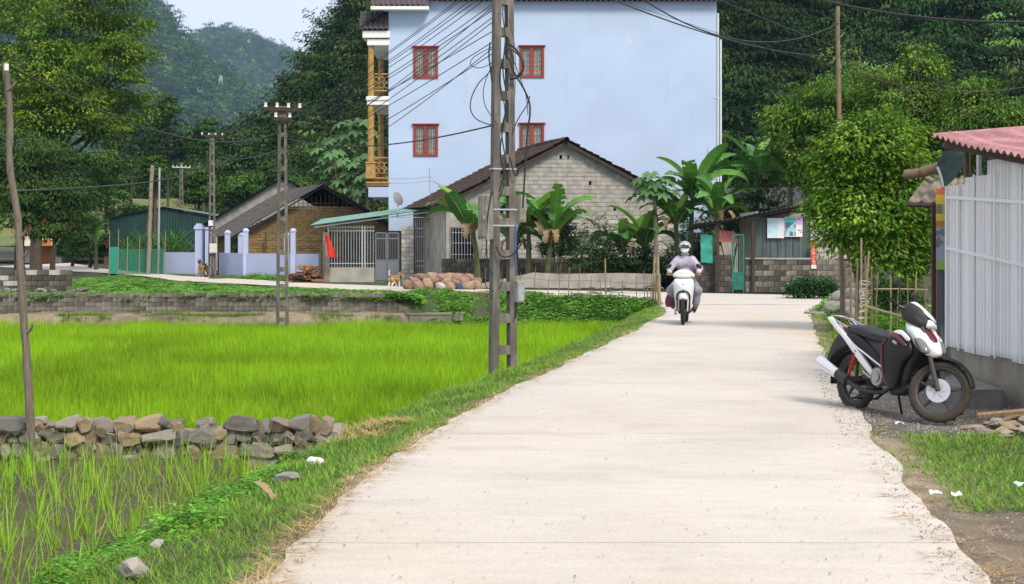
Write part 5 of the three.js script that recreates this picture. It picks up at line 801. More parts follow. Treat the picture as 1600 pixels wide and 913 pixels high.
{
  const B = (label, px, d, topPy, lv, L, seed, lean) => { const p = at(px, topPy, d); return banana(label, [p.x - (lean || 0), -0.2, -d], p.y + 0.2, lv, L, seed, lean); };
  B('banana plant with upright broad leaf in front of the barred window', 738, 63, 358, 10, 3.0, 1, -0.25);
  B('banana plant with big leaves just beside the ladder pole', 826, 63.5, 355, 11, 2.9, 2, 0); B('shorter banana plant with glossy leaves beside the ladder pole clump', 862, 63, 366, 10, 2.7, 3, 0.2); B('small banana sucker behind the ladder pole', 806, 64, 378, 9, 2.3, 4, 0);
  B('low banana plant with bright new leaf behind the stake fence', 1008, 63, 382, 11, 2.5, 5, 0); B('low banana plant leaning away from the scooter behind the stake fence', 975, 63.2, 386, 9, 2.2, 6, -0.15);
  B('tall banana plant against the drain pipe edge of the blue house', 1082, 63, 305, 11, 2.7, 7, 0.1); B('mid height banana plant below the tall banana crown', 1056, 62.6, 345, 10, 2.3, 8, -0.1); B('banana plant spreading over the gate roof', 1122, 61.5, 332, 10, 2.2, 9, 0.2);
  B('banana plant with dry stem behind the clad shed', 1235, 62, 262, 9, 2.5, 10, 0); B('dark banana plant at the edge of the fruit trees', 1185, 66, 280, 10, 2.8, 11, 0.1);
  B('far banana plant at the corner of the green shed', 150, 104, 380, 6, 1.9, 12, 0);
}
// papaya trees
const papM = [[0.05, 0.14, 0.03], [0.07, 0.18, 0.035], [0.09, 0.22, 0.06]].map(c => mat(c, 0.7, { transmission: 0.25, thickness: 0 }));
function papaya(label, px, d, topPy, span, n, seed) {
  const p = at(px, topPy, d), hgt = p.y + 0.2, r = mulberry(seed), t = thing('papaya_tree', label, 'tree', [p.x, -0.2, -d]); obj('trunk', limb([V3(0, -0.1, 0), V3(0.08, hgt / 2, 0), V3(0, hgt, 0)], 0.11, 0.06, 8, 8, 0.1), paleBarkM, t);
  for (let k = 0; k < n; k++) {
    const az = k * 2.399 + r() * 0.4, el = lerp(-0.55, 1.0, k / n) + 0.2 * r(), L = span * (0.6 + 0.4 * r()), e = V3(Math.cos(az) * Math.cos(el) * L, Math.sin(el) * L, Math.sin(az) * Math.cos(el) * L), tilt = new THREE.Quaternion().setFromUnitVectors(V3(0, 1, 0), V3(Math.cos(az) * 0.6, 0.9, Math.sin(az) * 0.6).normalize());
    const pos = [], idx = [], S = span * 0.55; for (let f = 0; f < 7; f++) { const a = az + (f - 3) * 0.75, l = S * (1 - 0.09 * Math.abs(f - 3)), o = pos.length / 3; for (const [u, w, y] of [[0, 0, 0], [0.55, 0.2, 0.06], [1, 0, -0.12], [0.55, -0.2, 0.06]]) { const v = V3((Math.cos(a) * u - Math.sin(a) * w) * l, y * l, (Math.sin(a) * u + Math.cos(a) * w) * l).applyQuaternion(tilt); pos.push(v.x + e.x, v.y + e.y + hgt, v.z + e.z); } idx.push(o, o + 1, o + 2, o, o + 2, o + 3); }
    const g = new THREE.BufferGeometry(); g.setAttribute('position', new THREE.Float32BufferAttribute(pos, 3)); g.setIndex(idx); g.computeVertexNormals();
    const lf = obj('leaf', g, papM[Math.floor(r() * 3)], t); obj('petiole', limb([V3(0, hgt - 0.1, 0), V3(e.x * 0.5, hgt + e.y * 0.55 + 0.05, e.z * 0.5), V3(e.x, e.y + hgt, e.z)], 0.018, 0.012, 5, 5), papM[2], lf);
  }
  return t;
}
papaya('tall papaya tree beside the balcony columns', 556, 96, 213, 1.5, 22, 1); papaya('papaya tree behind the mud brick house', 520, 94, 252, 1.4, 20, 2); papaya('papaya tree under the lowest balcony', 583, 90, 300, 1.3, 20, 3); papaya('papaya tree at the eave of the block house', 1022, 62, 300, 0.95, 22, 4); papaya('papaya tree between the house gable and the porch roof', 545, 93, 280, 1.4, 22, 5); papaya('papaya tree above the porch roof', 572, 92, 262, 1.3, 18, 6);
// maize behind the netting
{
  const r = mulberry(77), cols = [[0.05, 0.16, 0.025], [0.07, 0.20, 0.03], [0.10, 0.24, 0.05]], P = [];
  const proto = v => { const t = thing('maize_plant', 'tall green maize plant behind the netting fence', 'maize', [0, 0, 0], 0, 'maize plants behind the netting'), pos = [], idx = [], col = []; for (let k = 0; k < 11; k++) { const a = k * 2.6 + r(), y = 0.25 + k * 0.14; blade(pos, idx, col, V3(0, y, 0), 0.75 + 0.2 * r(), 0.045, 0.9 + 0.4 * r(), a, cols[k % 3], 5); } const g = new THREE.BufferGeometry(); g.setAttribute('position', new THREE.Float32BufferAttribute(pos, 3)); g.setAttribute('color', new THREE.Float32BufferAttribute(col, 3)); g.setIndex(idx); obj('stalk', limb([V3(0, -0.05, 0), V3(0.02, 0.9, 0), V3(0, 1.75, 0)], 0.02, 0.01, 4, 6), banStem, t); obj('leaves', g, leafM, t); return t; };
  const A = proto(0); let first = true;
  for (let k = 0; k < 46; k++) { const px = rnd(188, 312, r), d = rnd(90.5, 96, r), p = [at(px, 0, d).x, -0.2, -d], s = 0.85 + 0.35 * r(); if (first) { A.position.set(...p); A.scale.setScalar(s); first = false; } else dup(A, p, r() * 6, null, null, s); }
  for (const [px, d] of [[362, 86], [367, 86.5], [371, 86]]) dup(A, [at(px, 0, d).x, -0.2, -d], px, 'maize plant behind the lavender wall by the mud brick house', 'maize plants behind the lavender wall', 1.05);
}
// ---------------------------------------------------------------- where a sight line meets the ground
function groundAt(px, py) { for (let d = 5; d < 140; d += 0.03) { const x = (px - 800) / FOCAL * d, y = EYE - (py - HORIZON) / FOCAL * d, g = onRoad(x, d) ? RL(d) : H(x, d); if (y <= g) return V3(x, g, -d); } return V3(0, 0, -100); }
// ---------------------------------------------------------------- dry stone wall between the paddies
const rockM = [[0.40, 0.32, 0.21], [0.30, 0.275, 0.24], [0.23, 0.215, 0.19], [0.50, 0.39, 0.24], [0.34, 0.28, 0.20], [0.46, 0.42, 0.36]].map(c => mat(c, 0.95, { tex: 'mottle', tile: 0.35, bump: 0.012 }));
{
  const x0 = -9.2, x1 = -2.25, w = thing('dry_stone_wall', 'rough dry stone wall of mixed tan and grey rocks between the two rice paddies', 'wall', [x0, -1.2, -STONE_D]), r = mulberry(61), L = x1 - x0;
  obj('earth_core', prism([[0, 0], [L, 0], [L, 0.45], [L * 0.6, 0.56], [0, 0.5]], 0.3, -0.12), mat([0.36, 0.29, 0.20], 1, { tex: 'mottle', tile: 0.5 }), w);
  const shapes = []; for (let k = 0; k < 14; k++) shapes.push(metreUV(stone(k + 3, 1.3, 1.4, 1.5, 0.25, 2, 1), 0.35));
  let base = 0.04; const rows = [0.2, 0.17, 0.16, 0.15];
  rows.forEach((rh, j) => {
    let x = -r() * 0.2; while (x < L) {
      const big = r() < 0.22, sw = (big ? 0.30 : 0.12) + 0.2 * r(), sh = rh * (0.8 + 0.45 * r()) * (big ? 1.2 : 1); if (j === 3 && r() < 0.25) { x += sw * 0.7; continue; }
      const m = new THREE.Mesh(shapes[Math.floor(r() * 14)], rockM[Math.floor(Math.pow(r(), (x > L - 2.2 ? 0.8 : 1)) * 6)]); m.name = 'stone'; m.castShadow = m.receiveShadow = true; m.scale.set(sw * 0.56, sh * 0.60, 0.13 + 0.07 * r()); m.rotation.set((r() - 0.5) * 0.25, (r() - 0.5) * 0.3, (r() - 0.5) * 0.4); m.position.set(x + sw / 2, base + rh / 2 + (r() - 0.5) * 0.03, -0.05 + (r() - 0.5) * 0.08); w.add(m); x += sw * 0.98;
    } base += rh * 0.93;
  });
  for (let k = 0; k < 90; k++) { const m = new THREE.Mesh(shapes[k % 14], rockM[Math.floor(r() * 6)]), q = 0.03 + 0.04 * r(); m.name = 'stone'; m.castShadow = m.receiveShadow = true; m.scale.set(q * 1.4, q, q); m.rotation.set(r(), r(), r() * 3); m.position.set(r() * L, 0.05 + 0.6 * r(), 0.02 + 0.05 * r()); w.add(m); }
  // loose stones continuing along the verge
  const S = (label, px, py, s, m, seed, sy = 0.6, group) => { const p = groundAt(px, py), o = obj('stone', stone(seed, s, s * sy, s * 0.8, 0.35, 2), m); o.position.set(p.x, p.y + s * sy * 0.55, p.z); o.rotation.y = seed; tag(o, label, 'stone', group); return o; };
  [[478, 660, 0.12], [492, 653, 0.13], [505, 662, 0.15], [515, 656, 0.1], [545, 652, 0.12], [575, 652, 0.1], [600, 640, 0.11], [620, 639, 0.09], [645, 634, 0.08], [468, 690, 0.11]].forEach(([a, b, s], i) => S('pale loose stone at the end of the dry stone wall among weeds', a, b, s, rockM[[5, 3, 1, 5][i % 4]], 70 + i, 0.7, 'loose stones at the end of the dry stone wall'));
  S('flat grey stone slab lying on the verge grass', 446, 756, 0.15, mat([0.32, 0.31, 0.29], 0.95, { tex: 'mottle', tile: 0.2 }), 90, 0.4);
  S('pointed beige stone in the weeds by the flooded rice', 212, 904, 0.1, rockM[5], 91, 0.7); S('small pale stone under the weeds', 245, 858, 0.06, rockM[5], 92, 0.6); S('white lump of broken plaster in the grass', 492, 726, 0.09, mat([0.62, 0.61, 0.57], 0.9), 93, 0.45); S('small brown stone above the plaster lump', 474, 714, 0.06, rockM[0], 94, 0.8);
  // fallen dry bamboo sheath
  const p = groundAt(428, 786), lf = obj('dry_leaf', banLeafGeo(0.24, 0.06, 0.9, 0.3, mulberry(3)), mat([0.30, 0.21, 0.11], 0.85)); lf.position.set(p.x, p.y + 0.02, p.z); lf.rotation.set(0.2, 2.4, -0.6); tag(lf, 'curled brown dry leaf sheath lying on the weeds', 'dry leaf');
}
// ---------------------------------------------------------------- roadside shop on the right
{
  const O = V3(4.95, 0, -17), rel = v => v.clone().sub(O), s = thing('roadside_shop', 'ramshackle shop with translucent corrugated side sheets and faded pink roof', 'shop', O);
  const stain = mat([0.37, 0.335, 0.28], 0.95, { tex: 'mottle', tile: 1.1, bump: 0.01 }), plastic = mat([0.92, 0.93, 0.95], 0.75, { transmission: 0.55, thickness: 0 }), paleBar = mat([0.66, 0.70, 0.71], 0.6), pinkM = mat([0.50, 0.23, 0.245], 0.75, { tex: 'streak', tile: 2.6 });
  const line = d => lerp(4.93, 5.02, (17.25 - d) / 2.2);
  const seg = (d0, d1, y0, y1, t, off = 0) => { const a = V3(line(d0) + off, y0, -d0), b = V3(line(d1) + off, y0, -d1), L = a.distanceTo(b), m = a.clone().add(b).multiplyScalar(0.5).sub(O); return box(L, y1 - y0, t, m.x, (y0 + y1) / 2, m.z, -Math.atan2(b.z - a.z, b.x - a.x)); };
  obj('base_wall', [seg(17.3, 8.6, -0.2, 0.5, 0.2, 0.12)], stain, s);
  obj('base_wall_return', box(3, 0.7, 0.2, 1.62, 0.15, -0.2), stain, s);
  [[17.35, 16.62, 2.24], [16.66, 15.95, 2.33], [15.99, 15.2, 2.46], [15.24, 14.3, 2.46], [14.34, 13.4, 2.46], [13.44, 12.4, 2.4]].forEach(([a, b, tp], i) => { const g = waveSheet(rel(V3(line(a) - 0.02 - 0.012 * (i % 2), 0.44 - 0.02 * (i % 2), -a)), V3(line(b) - line(a), 0, a - b), V3(0.015, tp - 0.44, 0), 0.095, 0.013, { nw: 6, warp: 0.03 }); obj('plastic_sheet', g, plastic, s); });
  for (const d of [17.25, 16.85, 16.35, 15.72, 15.0]) obj('upright_batten', seg(d + 0.015, d - 0.015, 0.42, d > 16.6 ? 2.24 : 2.33, 0.012, -0.05), paleBar, s);
  for (const [y0, y1] of [[2.12, 1.98], [1.55, 1.36]]) obj('cross_batten', beam(rel(V3(line(17.3) - 0.045, y0, -17.3)), rel(V3(line(14.6) - 0.045, y1, -14.6)), 0.012, 0.035, 0), paleBar, s);
  for (const d of [17.3, 15.9, 14.5, 13]) obj('roof_post', bar(rel(V3(5.12, 0, -d)), rel(V3(5.12, 2.7 - (17 - d) * 0.12, -d)), 0.035, 0.03, 7), woodM, s);
  for (const [px, d] of [[1513, 18.6], [1530, 18.0], [1548, 18.8], [1566, 18.2], [1575, 19]]) obj('inner_post', bar(rel(at(px, 0, d).setY(0)), rel(at(px, 235, d)), 0.035, 0.03, 6), d > 18.5 ? darkWood : paleSteel, s);
  obj('inner_wall', [box(4, 2.3, 0.1, 2.7, 1.15, -3.2)], mat([0.34, 0.32, 0.3], 0.95, { tex: 'streak', tile: 1.5 }), s);
  const P1 = at(1457, 212, 17.2), P2 = at(1602, 247, 14.4), P3 = at(1598, 203, 18.2);
  obj('pink_roof', waveSheet(rel(P1), P2.clone().sub(P1).multiplyScalar(1.7), P3.clone().sub(P1).multiplyScalar(2.2), 0.19, 0.022, { nw: 5, warp: 0.05 }), pinkM, s);
  obj('pink_roof_flap', waveSheet(rel(at(1574, 252, 15.8)), at(1640, 272, 14.6).sub(at(1574, 252, 15.8)), V3(0.6, 0.12, -0.5), 0.15, 0.02, { nw: 2 }), pinkM, s);
  obj('roof_purlin', [beam(rel(at(1480, 226, 17.1)), rel(at(1660, 262, 14)), 0.06, 0.08), beam(rel(at(1475, 228, 18.5)), rel(at(1640, 238, 17.5)), 0.06, 0.08)], darkWood, s);
  // lean-to with fibre cement sheet
  const fib = mat([0.27, 0.22, 0.16], 0.95, { tex: 'streak', tile: 1.2, bump: 0.006 }), A = at(1420, 317, 19.0), Bq = at(1478, 318, 18.7), C = at(1450, 276, 20.6);
  obj('fibre_cement_roof', waveSheet(rel(A), Bq.clone().sub(A).multiplyScalar(1.5), C.clone().sub(A), 0.17, 0.026, { nw: 4 }), fib, s);
  obj('ridge_cap', [limb([rel(at(1414, 273, 20.4)), rel(at(1440, 270, 20.3)), rel(at(1470, 261, 20.2))], 0.065, 0.065, 10, 9, 0.12), limb([rel(at(1442, 269, 20.25)), rel(at(1472, 258, 20.1)), rel(at(1500, 236, 20))], 0.072, 0.06, 10, 9, 0.12)], mat([0.24, 0.17, 0.12], 0.95, { tex: 'mottle', tile: 0.6 }), s);
  obj('eave_beam', beam(rel(at(1420, 320, 18.95)), rel(at(1500, 322, 18.5)), 0.04, 0.05), darkWood, s);
  obj('front_post', beam(rel(at(1459.5, 0, 18.7).setY(0)), rel(at(1459.5, 318, 18.7)), 0.05, 0.05), mat([0.06, 0.02, 0.02], 0.7), s); obj('front_post', beam(rel(at(1466.5, 0, 18.8).setY(0)), rel(at(1466.5, 320, 18.8)), 0.05, 0.07), mat([0.20, 0.20, 0.20], 0.8), s);
  obj('wall_sheet', [box(0.6, 0.78, 0.02, rel(at(1478, 0, 18.9)).x + 0.15, 0.98, -1.9), box(1.6, 1.4, 0.02, rel(at(1500, 0, 19)).x + 0.5, 1.3, -2.1)], mat([0.25, 0.27, 0.29], 0.5, { tex: 'grain', tile: 0.5 }), s);
  // dark netting slung under the roof
  { const g = new THREE.BufferGeometry(), pos = [], idx = [], top = [[1464, 252, 19.4], [1475, 236, 19.3], [1490, 232, 19.2], [1508, 238, 19.2]], bot = [[1466, 268, 19.2], [1474, 296, 19.1], [1490, 282, 19.1], [1508, 258, 19.1]]; for (let j = 0; j <= 6; j++) for (let i = 0; i < 4; i++) { const p = rel(at(...top[i]).lerp(at(...bot[i]), j / 6)); pos.push(p.x, p.y, p.z + 0.12 * (vnoise(i * 1.7, j * 0.9, 4) - 0.5)); } for (let j = 0; j < 6; j++) for (let i = 0; i < 3; i++) { const k = j * 4 + i; idx.push(k, k + 1, k + 4, k + 4, k + 1, k + 5); } g.setAttribute('position', new THREE.Float32BufferAttribute(pos, 3)); g.setIndex(idx); g.computeVertexNormals(); obj('dark_netting', g, mat([0.012, 0.03, 0.032], 0.9), s); obj('torn_strip', tube([rel(at(1465, 262, 19.2)), rel(at(1470, 275, 19.1)), rel(at(1474, 294, 19.0))], 0.02, 8, 4), mat([0.22, 0.24, 0.28], 0.7), s); }
  const ad = greyTex('advert', (u, v) => v > 0.92 ? [0.75, 0.4, 0.2] : v > 0.80 ? [0.75, 0.66, 0.22] : v > 0.68 ? (Math.sin(u * 26) > 0.1 ? [0.42, 0.42, 0.34] : [0.6, 0.6, 0.45]) : v > 0.6 ? [0.78, 0.72, 0.3] : v > 0.52 ? [0.72, 0.5, 0.22] : v < 0.1 ? [0.6, 0.72, 0.35] : v < 0.03 ? [0.6, 0.3, 0.2] : (fbm(u * 5, v * 9, 9) > 0.5 ? [0.62, 0.67, 0.7] : [0.45, 0.48, 0.5]), 128);
  const a = obj('advert_board', new THREE.PlaneGeometry(0.62, 0.98), mat([0.85, 0.85, 0.85], 0.6, { tex: ad }), null, null, true), ap = at(1478, 358, 18.5); a.position.set(ap.x + 0.2, ap.y, ap.z); a.rotation.y = -0.1; tag(a, 'faded yellow and orange advert board beside the translucent sheets', 'advert board');
  // step, ramp and rubble
  const st = thing('concrete_step', 'rough broken concrete step in front of the stained shop wall', 'step', [4.72, 0, -16.0], 1.52); obj('slab', [prism([[-0.8, -0.1], [0.72, -0.1], [0.8, 0.13], [0.3, 0.17], [-0.8, 0.15]], 0.42, 0.2, 0.03)], mat([0.27, 0.255, 0.24], 0.95, { tex: 'mottle', tile: 0.7, bump: 0.02 }), st);
  const r = mulberry(88), shard = []; for (let k = 0; k < 6; k++) shard.push(metreUV(stone(k + 40, 0.13, 0.035, 0.08, 0.4, 1), 0.35));
  for (let k = 0; k < 46; k++) { const x = 4.0 + 1.1 * r(), d = 12.75 + 0.9 * r() - (4.6 - x) * 0.15, o = new THREE.Mesh(shard[k % 6], rockM[[0, 5, 4, 3, 1][k % 5]]); o.name = numbered('rubble_stone'); const sc = 0.45 + 0.75 * r(); o.scale.setScalar(sc); o.position.set(x, H(x, d) + 0.02 + 0.10 * r() * sstep(4.0, 4.5, x), -d); o.rotation.set((r() - 0.5) * 0.5, r() * 6, (r() - 0.5) * 0.4); o.castShadow = o.receiveShadow = true; scene.add(o); tag(o, 'flat broken stone in the rubble heap below the shop step', 'stone', 'rubble stones below the shop step'); }
  const pl = obj('broken_plank', beam(V3(4.05, 0.10, -13.35), V3(4.85, 0.20, -13.15), 0.03, 0.06), mat([0.40, 0.26, 0.14], 0.9, { tex: 'grain', tile: 0.3 })); tag(pl, 'broken brown plank lying across the rubble heap', 'plank');
  const litter = [[1462, 780, 'white plastic scrap on the dirt at the grass edge'], [1496, 783, 'small crumpled white wrapper in the dirt'], [1594, 766, 'pale blue plastic scrap in the grass'], [1405, 668, 'white paper bit in the grass near the front wheel']];
  litter.forEach(([px, py, label], i) => { const p = groundAt(px, py), g = new THREE.PlaneGeometry(0.07, 0.05, 4, 3), q = g.attributes.position; for (let k = 0; k < q.count; k++) q.setZ(k, 0.025 * hash2(k, i, 6)); g.rotateX(-1.4); g.computeVertexNormals(); const o = obj('litter', g, i === 2 ? mat([0.5, 0.7, 0.75], 0.5) : mat([0.78, 0.77, 0.74], 0.7)); o.position.set(p.x, p.y + 0.03, p.z); tag(o, label, 'litter'); });
}
// ---------------------------------------------------------------- stick fence, rail, sacks on the right
const stickM = mat([0.32, 0.24, 0.15], 0.95, { tex: 'grain', tile: 0.3 }), paleStick = mat([0.50, 0.40, 0.25], 0.9, { tex: 'grain', tile: 0.3 });
{
  const r = mulberry(99), f = thing('stick_fence', 'rickety fence of bare sticks tied with cord beside the young tree', 'fence', [6.2, 0, -26]);
  const P = (px, py, d) => at(px, py, d).sub(V3(6.2, 0, -26));
  [[1346, 372, 24, 0.02], [1352, 400, 24, 0.024], [1340, 405, 25, 0.018], [1358, 392, 23.5, 0.02], [1362, 420, 24, 0.016], [1372, 425, 24.5, 0.016], [1392, 430, 25, 0.018], [1405, 440, 26, 0.014], [1418, 430, 25.5, 0.014], [1432, 425, 25, 0.016], [1445, 435, 25, 0.014], [1329, 410, 26, 0.022]].forEach(([px, py, d, w], k) => { const t = P(px, py, d), b = t.clone().setY(-0.15); b.x += (r() - 0.5) * 0.12; obj('stick', limb([b, b.clone().lerp(t, 0.5).add(V3((r() - 0.5) * 0.05, 0, 0)), t], w, w * 0.7, 8, 6, 0.2), k % 3 ? stickM : paleStick, f); });
  obj('rail', limb([P(1366, 452, 24.6), P(1410, 452, 25), P(1450, 453, 25)], 0.012, 0.012, 8, 5), paleStick, f);
  for (let k = 0; k < 7; k++) { const c = P(1350, 442 + k * 11, 23.8); obj('cord_loop', new THREE.TorusGeometry(0.05 + 0.03 * r(), 0.006, 4, 14).rotateX(1.2 + 0.6 * (r() - 0.5)).rotateZ((r() - 0.5)).translate(c.x + (r() - 0.5) * 0.05, c.y, c.z), mat([0.7, 0.68, 0.62], 0.8), f); }
  const rail = obj('bamboo_rail', limb([at(1349, 477, 23.2), at(1390, 489, 20.5), at(1440, 502, 18.2)], 0.02, 0.016, 16, 8, 0.1), mat([0.55, 0.45, 0.24], 0.7, { tex: 'grain', tile: 0.2 })); tag(rail, 'yellow bamboo rail running from the stick fence behind the parked motorbike', 'rail');
  const sackG = metreUV(pillow([[-0.32, -0.12], [-0.2, -0.2], [0.15, -0.2], [0.33, -0.1], [0.34, 0.06], [0.18, 0.18], [-0.18, 0.2], [-0.34, 0.08]], 0.2), 0.4);
  const cement = mat([0.36, 0.34, 0.31], 0.9, { tex: 'mottle', tile: 0.5, bump: 0.02 });
  [[1305, 482, 33, 0.9], [1325, 480, 32.5, 1], [1338, 462, 33.5, 0.9], [1312, 464, 34, 0.8], [1330, 492, 31, 0.8]].forEach(([px, py, d, s], i) => { const o = new THREE.Mesh(sackG, cement); o.name = numbered('cement_sack'); const p = at(px, py, d); o.position.set(p.x, Math.max(0.12, p.y), p.z); o.scale.setScalar(s * 0.8); o.rotation.set(0.3 * (i - 2), i * 1.3, 0.2 * (i % 3)); o.castShadow = o.receiveShadow = true; scene.add(o); tag(o, 'dusty grey cement sack dumped by the stick fence', 'sack', 'grey sacks by the stick fence'); });
  const sl = obj('stone_slab', box(1.1, 0.08, 0.7, 0, 0, 0, 0.2), mat([0.36, 0.34, 0.30], 0.95, { tex: 'mottle', tile: 0.6 })), sp = groundAt(1300, 493); sl.position.set(sp.x, sp.y + 0.03, sp.z); tag(sl, 'flat grey concrete slab bridging the grass beside the road', 'slab');
}
// ---------------------------------------------------------------- stake fence along the branch road
{
  const r = mulberry(111), f = thing('stake_fence', 'thin bamboo stake fence with wire along the near edge of the branch road', 'fence', [2, -0.2, -47]);
  const list = []; for (let px = 740; px < 1012; px += 13 + 9 * r()) list.push([px, 0]); for (let px = 1012; px < 1034; px += 4.5) list.push([px, 1]); list.push([1024, 2], [1019, 2], [1029, 2], [1033, 2], [948, 2]);
  list.forEach(([px, big]) => { const x = px, dd = lerp(52.4, 44.6, clamp((px - 740) / 290)) + (r() - 0.5) * 0.2, b = at(x, 0, dd); b.y = Math.max(-0.6, H(b.x, dd)) - 0.05; const hgt = big === 2 ? 1.35 + 0.2 * r() : 0.85 + 0.35 * r(), t = b.clone().add(V3((r() - 0.5) * 0.16, hgt, (r() - 0.5) * 0.1)), o = V3(2, -0.2, -47); obj('stake', limb([b.sub(o), b.clone().lerp(t.clone().sub(o), 0.5).add(V3((r() - 0.5) * 0.05, 0, 0)), t.sub(o)], big === 2 ? 0.03 : big ? 0.02 : 0.014, big === 2 ? 0.024 : 0.011, 6, 6, 0.2), big ? paleStick : stickM, f); });
  for (const y of [0.25, 0.55]) { const pts = []; for (let k = 0; k <= 10; k++) { const px = lerp(740, 1033, k / 10), dd = lerp(52.4, 44.6, k / 10), p = at(px, 0, dd); p.y = y - 0.15 + 0.05 * hash2(k, 3, 2); pts.push(p.sub(V3(2, -0.2, -47))); } obj('wire', tube(pts, 0.006, 30, 4), stickM, f); }
  obj('tie_rail', limb([at(1008, 449, 45.2), at(1022, 446, 44.9), at(1037, 451, 44.6)].map(p => p.sub(V3(2, -0.2, -47))), 0.02, 0.02, 8, 6), paleStick, f);
}
// ---------------------------------------------------------------- sacks, firewood, dish, aerial, flag, netting
{
  const r = mulberry(121), sackG = metreUV(pillow([[-0.27, -0.1], [-0.16, -0.18], [0.14, -0.18], [0.27, -0.08], [0.29, 0.06], [0.34, 0.14], [0.22, 0.13], [0.1, 0.19], [-0.16, 0.18], [-0.28, 0.06]], 0.19, { n: 26 }), 0.4);
  const ms = [[0.40, 0.27, 0.17], [0.48, 0.34, 0.22], [0.44, 0.27, 0.21], [0.33, 0.23, 0.16]].map(c => mat(c, 0.9, { tex: 'mottle', tile: 0.4, bump: 0.02 })), bl = mat([0.06, 0.08, 0.16], 0.8), wh = mat([0.66, 0.6, 0.56], 0.85, { tex: 'mottle', tile: 0.3 });
  let n = 0;
  for (let row = 0; row < 3; row++) for (let lay = 0; lay < 3 - row; lay++) for (let k = 0; k < 7 - lay; k++) {
    const d = 59.6 + row * 0.42 + lay * 0.1, px = 641 + k * 15.5 + lay * 8 + row * 5 + (r() - 0.5) * 7, o = new THREE.Mesh(sackG, ms[Math.floor(r() * 4)]); n++;
    let label = 'brown woven sack in the pile beside the branch road', nm = 'grain_sack', grp = 'brown sacks piled beside the branch road';
    if (row === 0 && lay === 0 && k === 5) { o.material = bl; label = 'dark blue sack among the brown sacks'; grp = null; } if (row === 0 && lay === 0 && k === 3 || row === 1 && lay === 1 && k === 3) { o.material = wh; label = 'whitish sack among the brown sacks'; grp = 'whitish sacks in the sack pile'; }
    o.name = numbered(nm); o.position.set(at(px, 0, d).x, -0.2 + 0.12 + lay * 0.16 + row * 0.05 + 0.05 * r(), -d); o.rotation.set((r() - 0.5) * 0.5, r() * 3.1, (r() - 0.5) * 0.7); o.scale.set(0.8 + 0.5 * r(), 0.7 + 0.4 * r(), 0.8 + 0.4 * r()); o.castShadow = o.receiveShadow = true; scene.add(o); tag(o, label, 'sack', grp);
  }
  // firewood
  const lg = metreUV(prism([[-0.05, -0.03], [0.05, -0.04], [0.02, 0.05]], 0.9, 0.45), 0.3), lm = [[0.26, 0.10, 0.05], [0.36, 0.18, 0.09], [0.18, 0.07, 0.04], [0.42, 0.24, 0.13]].map(c => mat(c, 0.9, { tex: 'grain', tile: 0.3 }));
  for (let k = 0; k < 44; k++) { const t = r(), o = new THREE.Mesh(lg, lm[k % 4]); o.name = numbered('split_log'); const d = 70 + 1.0 * r(), px = 458 + 44 * t; o.position.set(at(px, 0, d).x, -0.12 + 0.85 * r() * (1 - Math.abs(t - 0.45) * 1.5) * (0.6 + 0.4 * r()), -d); if (o.position.y < -0.12) o.position.y = -0.12; o.rotation.set((r() - 0.5) * 0.6, r() * 6.28, (r() - 0.5) * 0.5); o.scale.set(1.3, 1.3, 0.7 + 0.5 * r()); o.castShadow = o.receiveShadow = true; scene.add(o); tag(o, 'reddish split log in the firewood heap against the lavender wall', 'firewood', 'split logs in the firewood heap'); }
  const dish = thing('satellite_dish', 'dark oval satellite dish beside the blue house wall', 'satellite dish', at(621, 330, 71)); obj('mast', bar(V3(0, -0.3, 0), V3(0.02, 0.35, 0), 0.025), paleSteel, dish); obj('reflector', new THREE.SphereGeometry(0.55, 20, 8, 0, 6.283, 0, 0.62).scale(1, 1, 1).translate(0, -0.5, 0).rotateX(1.2).rotateY(0.9).scale(1, 1.05, 1).translate(0.06, 0.6, 0), mat([0.20, 0.20, 0.21], 0.7), dish); obj('feed_arm', bar(V3(0.02, 0.45, 0.05), V3(-0.28, 0.42, 0.35), 0.012), paleSteel, dish);
  const ae = thing('tv_aerial', 'thin tv aerial mast above the tiled roof', 'aerial', at(672, 308, 71)); obj('mast', bar(V3(0, -0.4, 0), V3(-0.03, 1.35, 0), 0.012), steelM, ae); for (const [y, l] of [[0.95, 0.5], [0.75, 1.3]]) obj('guy_wire', [sag(V3(0, y, 0), V3(-1.9, y - 0.1, 0), 0.05, 0.006), sag(V3(0, y, 0), V3(l, y - 0.4, 0), 0.05, 0.006)], cableM, ae);
  const ae2 = thing('roof_aerial', 'small aerial rod at the right edge of the blue house', 'aerial', at(1106, 262, 75)); obj('mast', bar(V3(0, -0.6, 0), V3(0, 1.0, 0), 0.012), steelM, ae2);
  const fl = thing('red_flag', 'red flag hanging at the porch corner pillar', 'flag', at(508, 405, 69.8)), fg = new THREE.PlaneGeometry(0.42, 1.0, 6, 10), fp = fg.attributes.position; for (let k = 0; k < fp.count; k++) { const y = fp.getY(k), t = 0.5 - y; fp.setXYZ(k, fp.getX(k) * (0.35 + 0.65 * t) + 0.3 * t, y, 0.06 * Math.sin(fp.getX(k) * 18 + t * 4)); } fg.computeVertexNormals(); obj('cloth', fg.translate(0.05, 0.6, 0.05), mat([0.62, 0.03, 0.02], 0.8), fl); obj('staff', bar(V3(-0.12, 0.1, 0), V3(0.05, 1.2, 0), 0.015), woodM, fl);
  // netting fence
  const net = thing('netting_fence', 'green plastic netting fence around the maize plot', 'fence', [at(170, 0, 88.5).x, -0.2, -88.5]), nm = mat([0.02, 0.20, 0.13], 0.7, { transparent: true, opacity: 0.62 }), nm2 = mat([0.02, 0.28, 0.19], 0.7), X = px => (px - 170) * 88.5 / FOCAL;
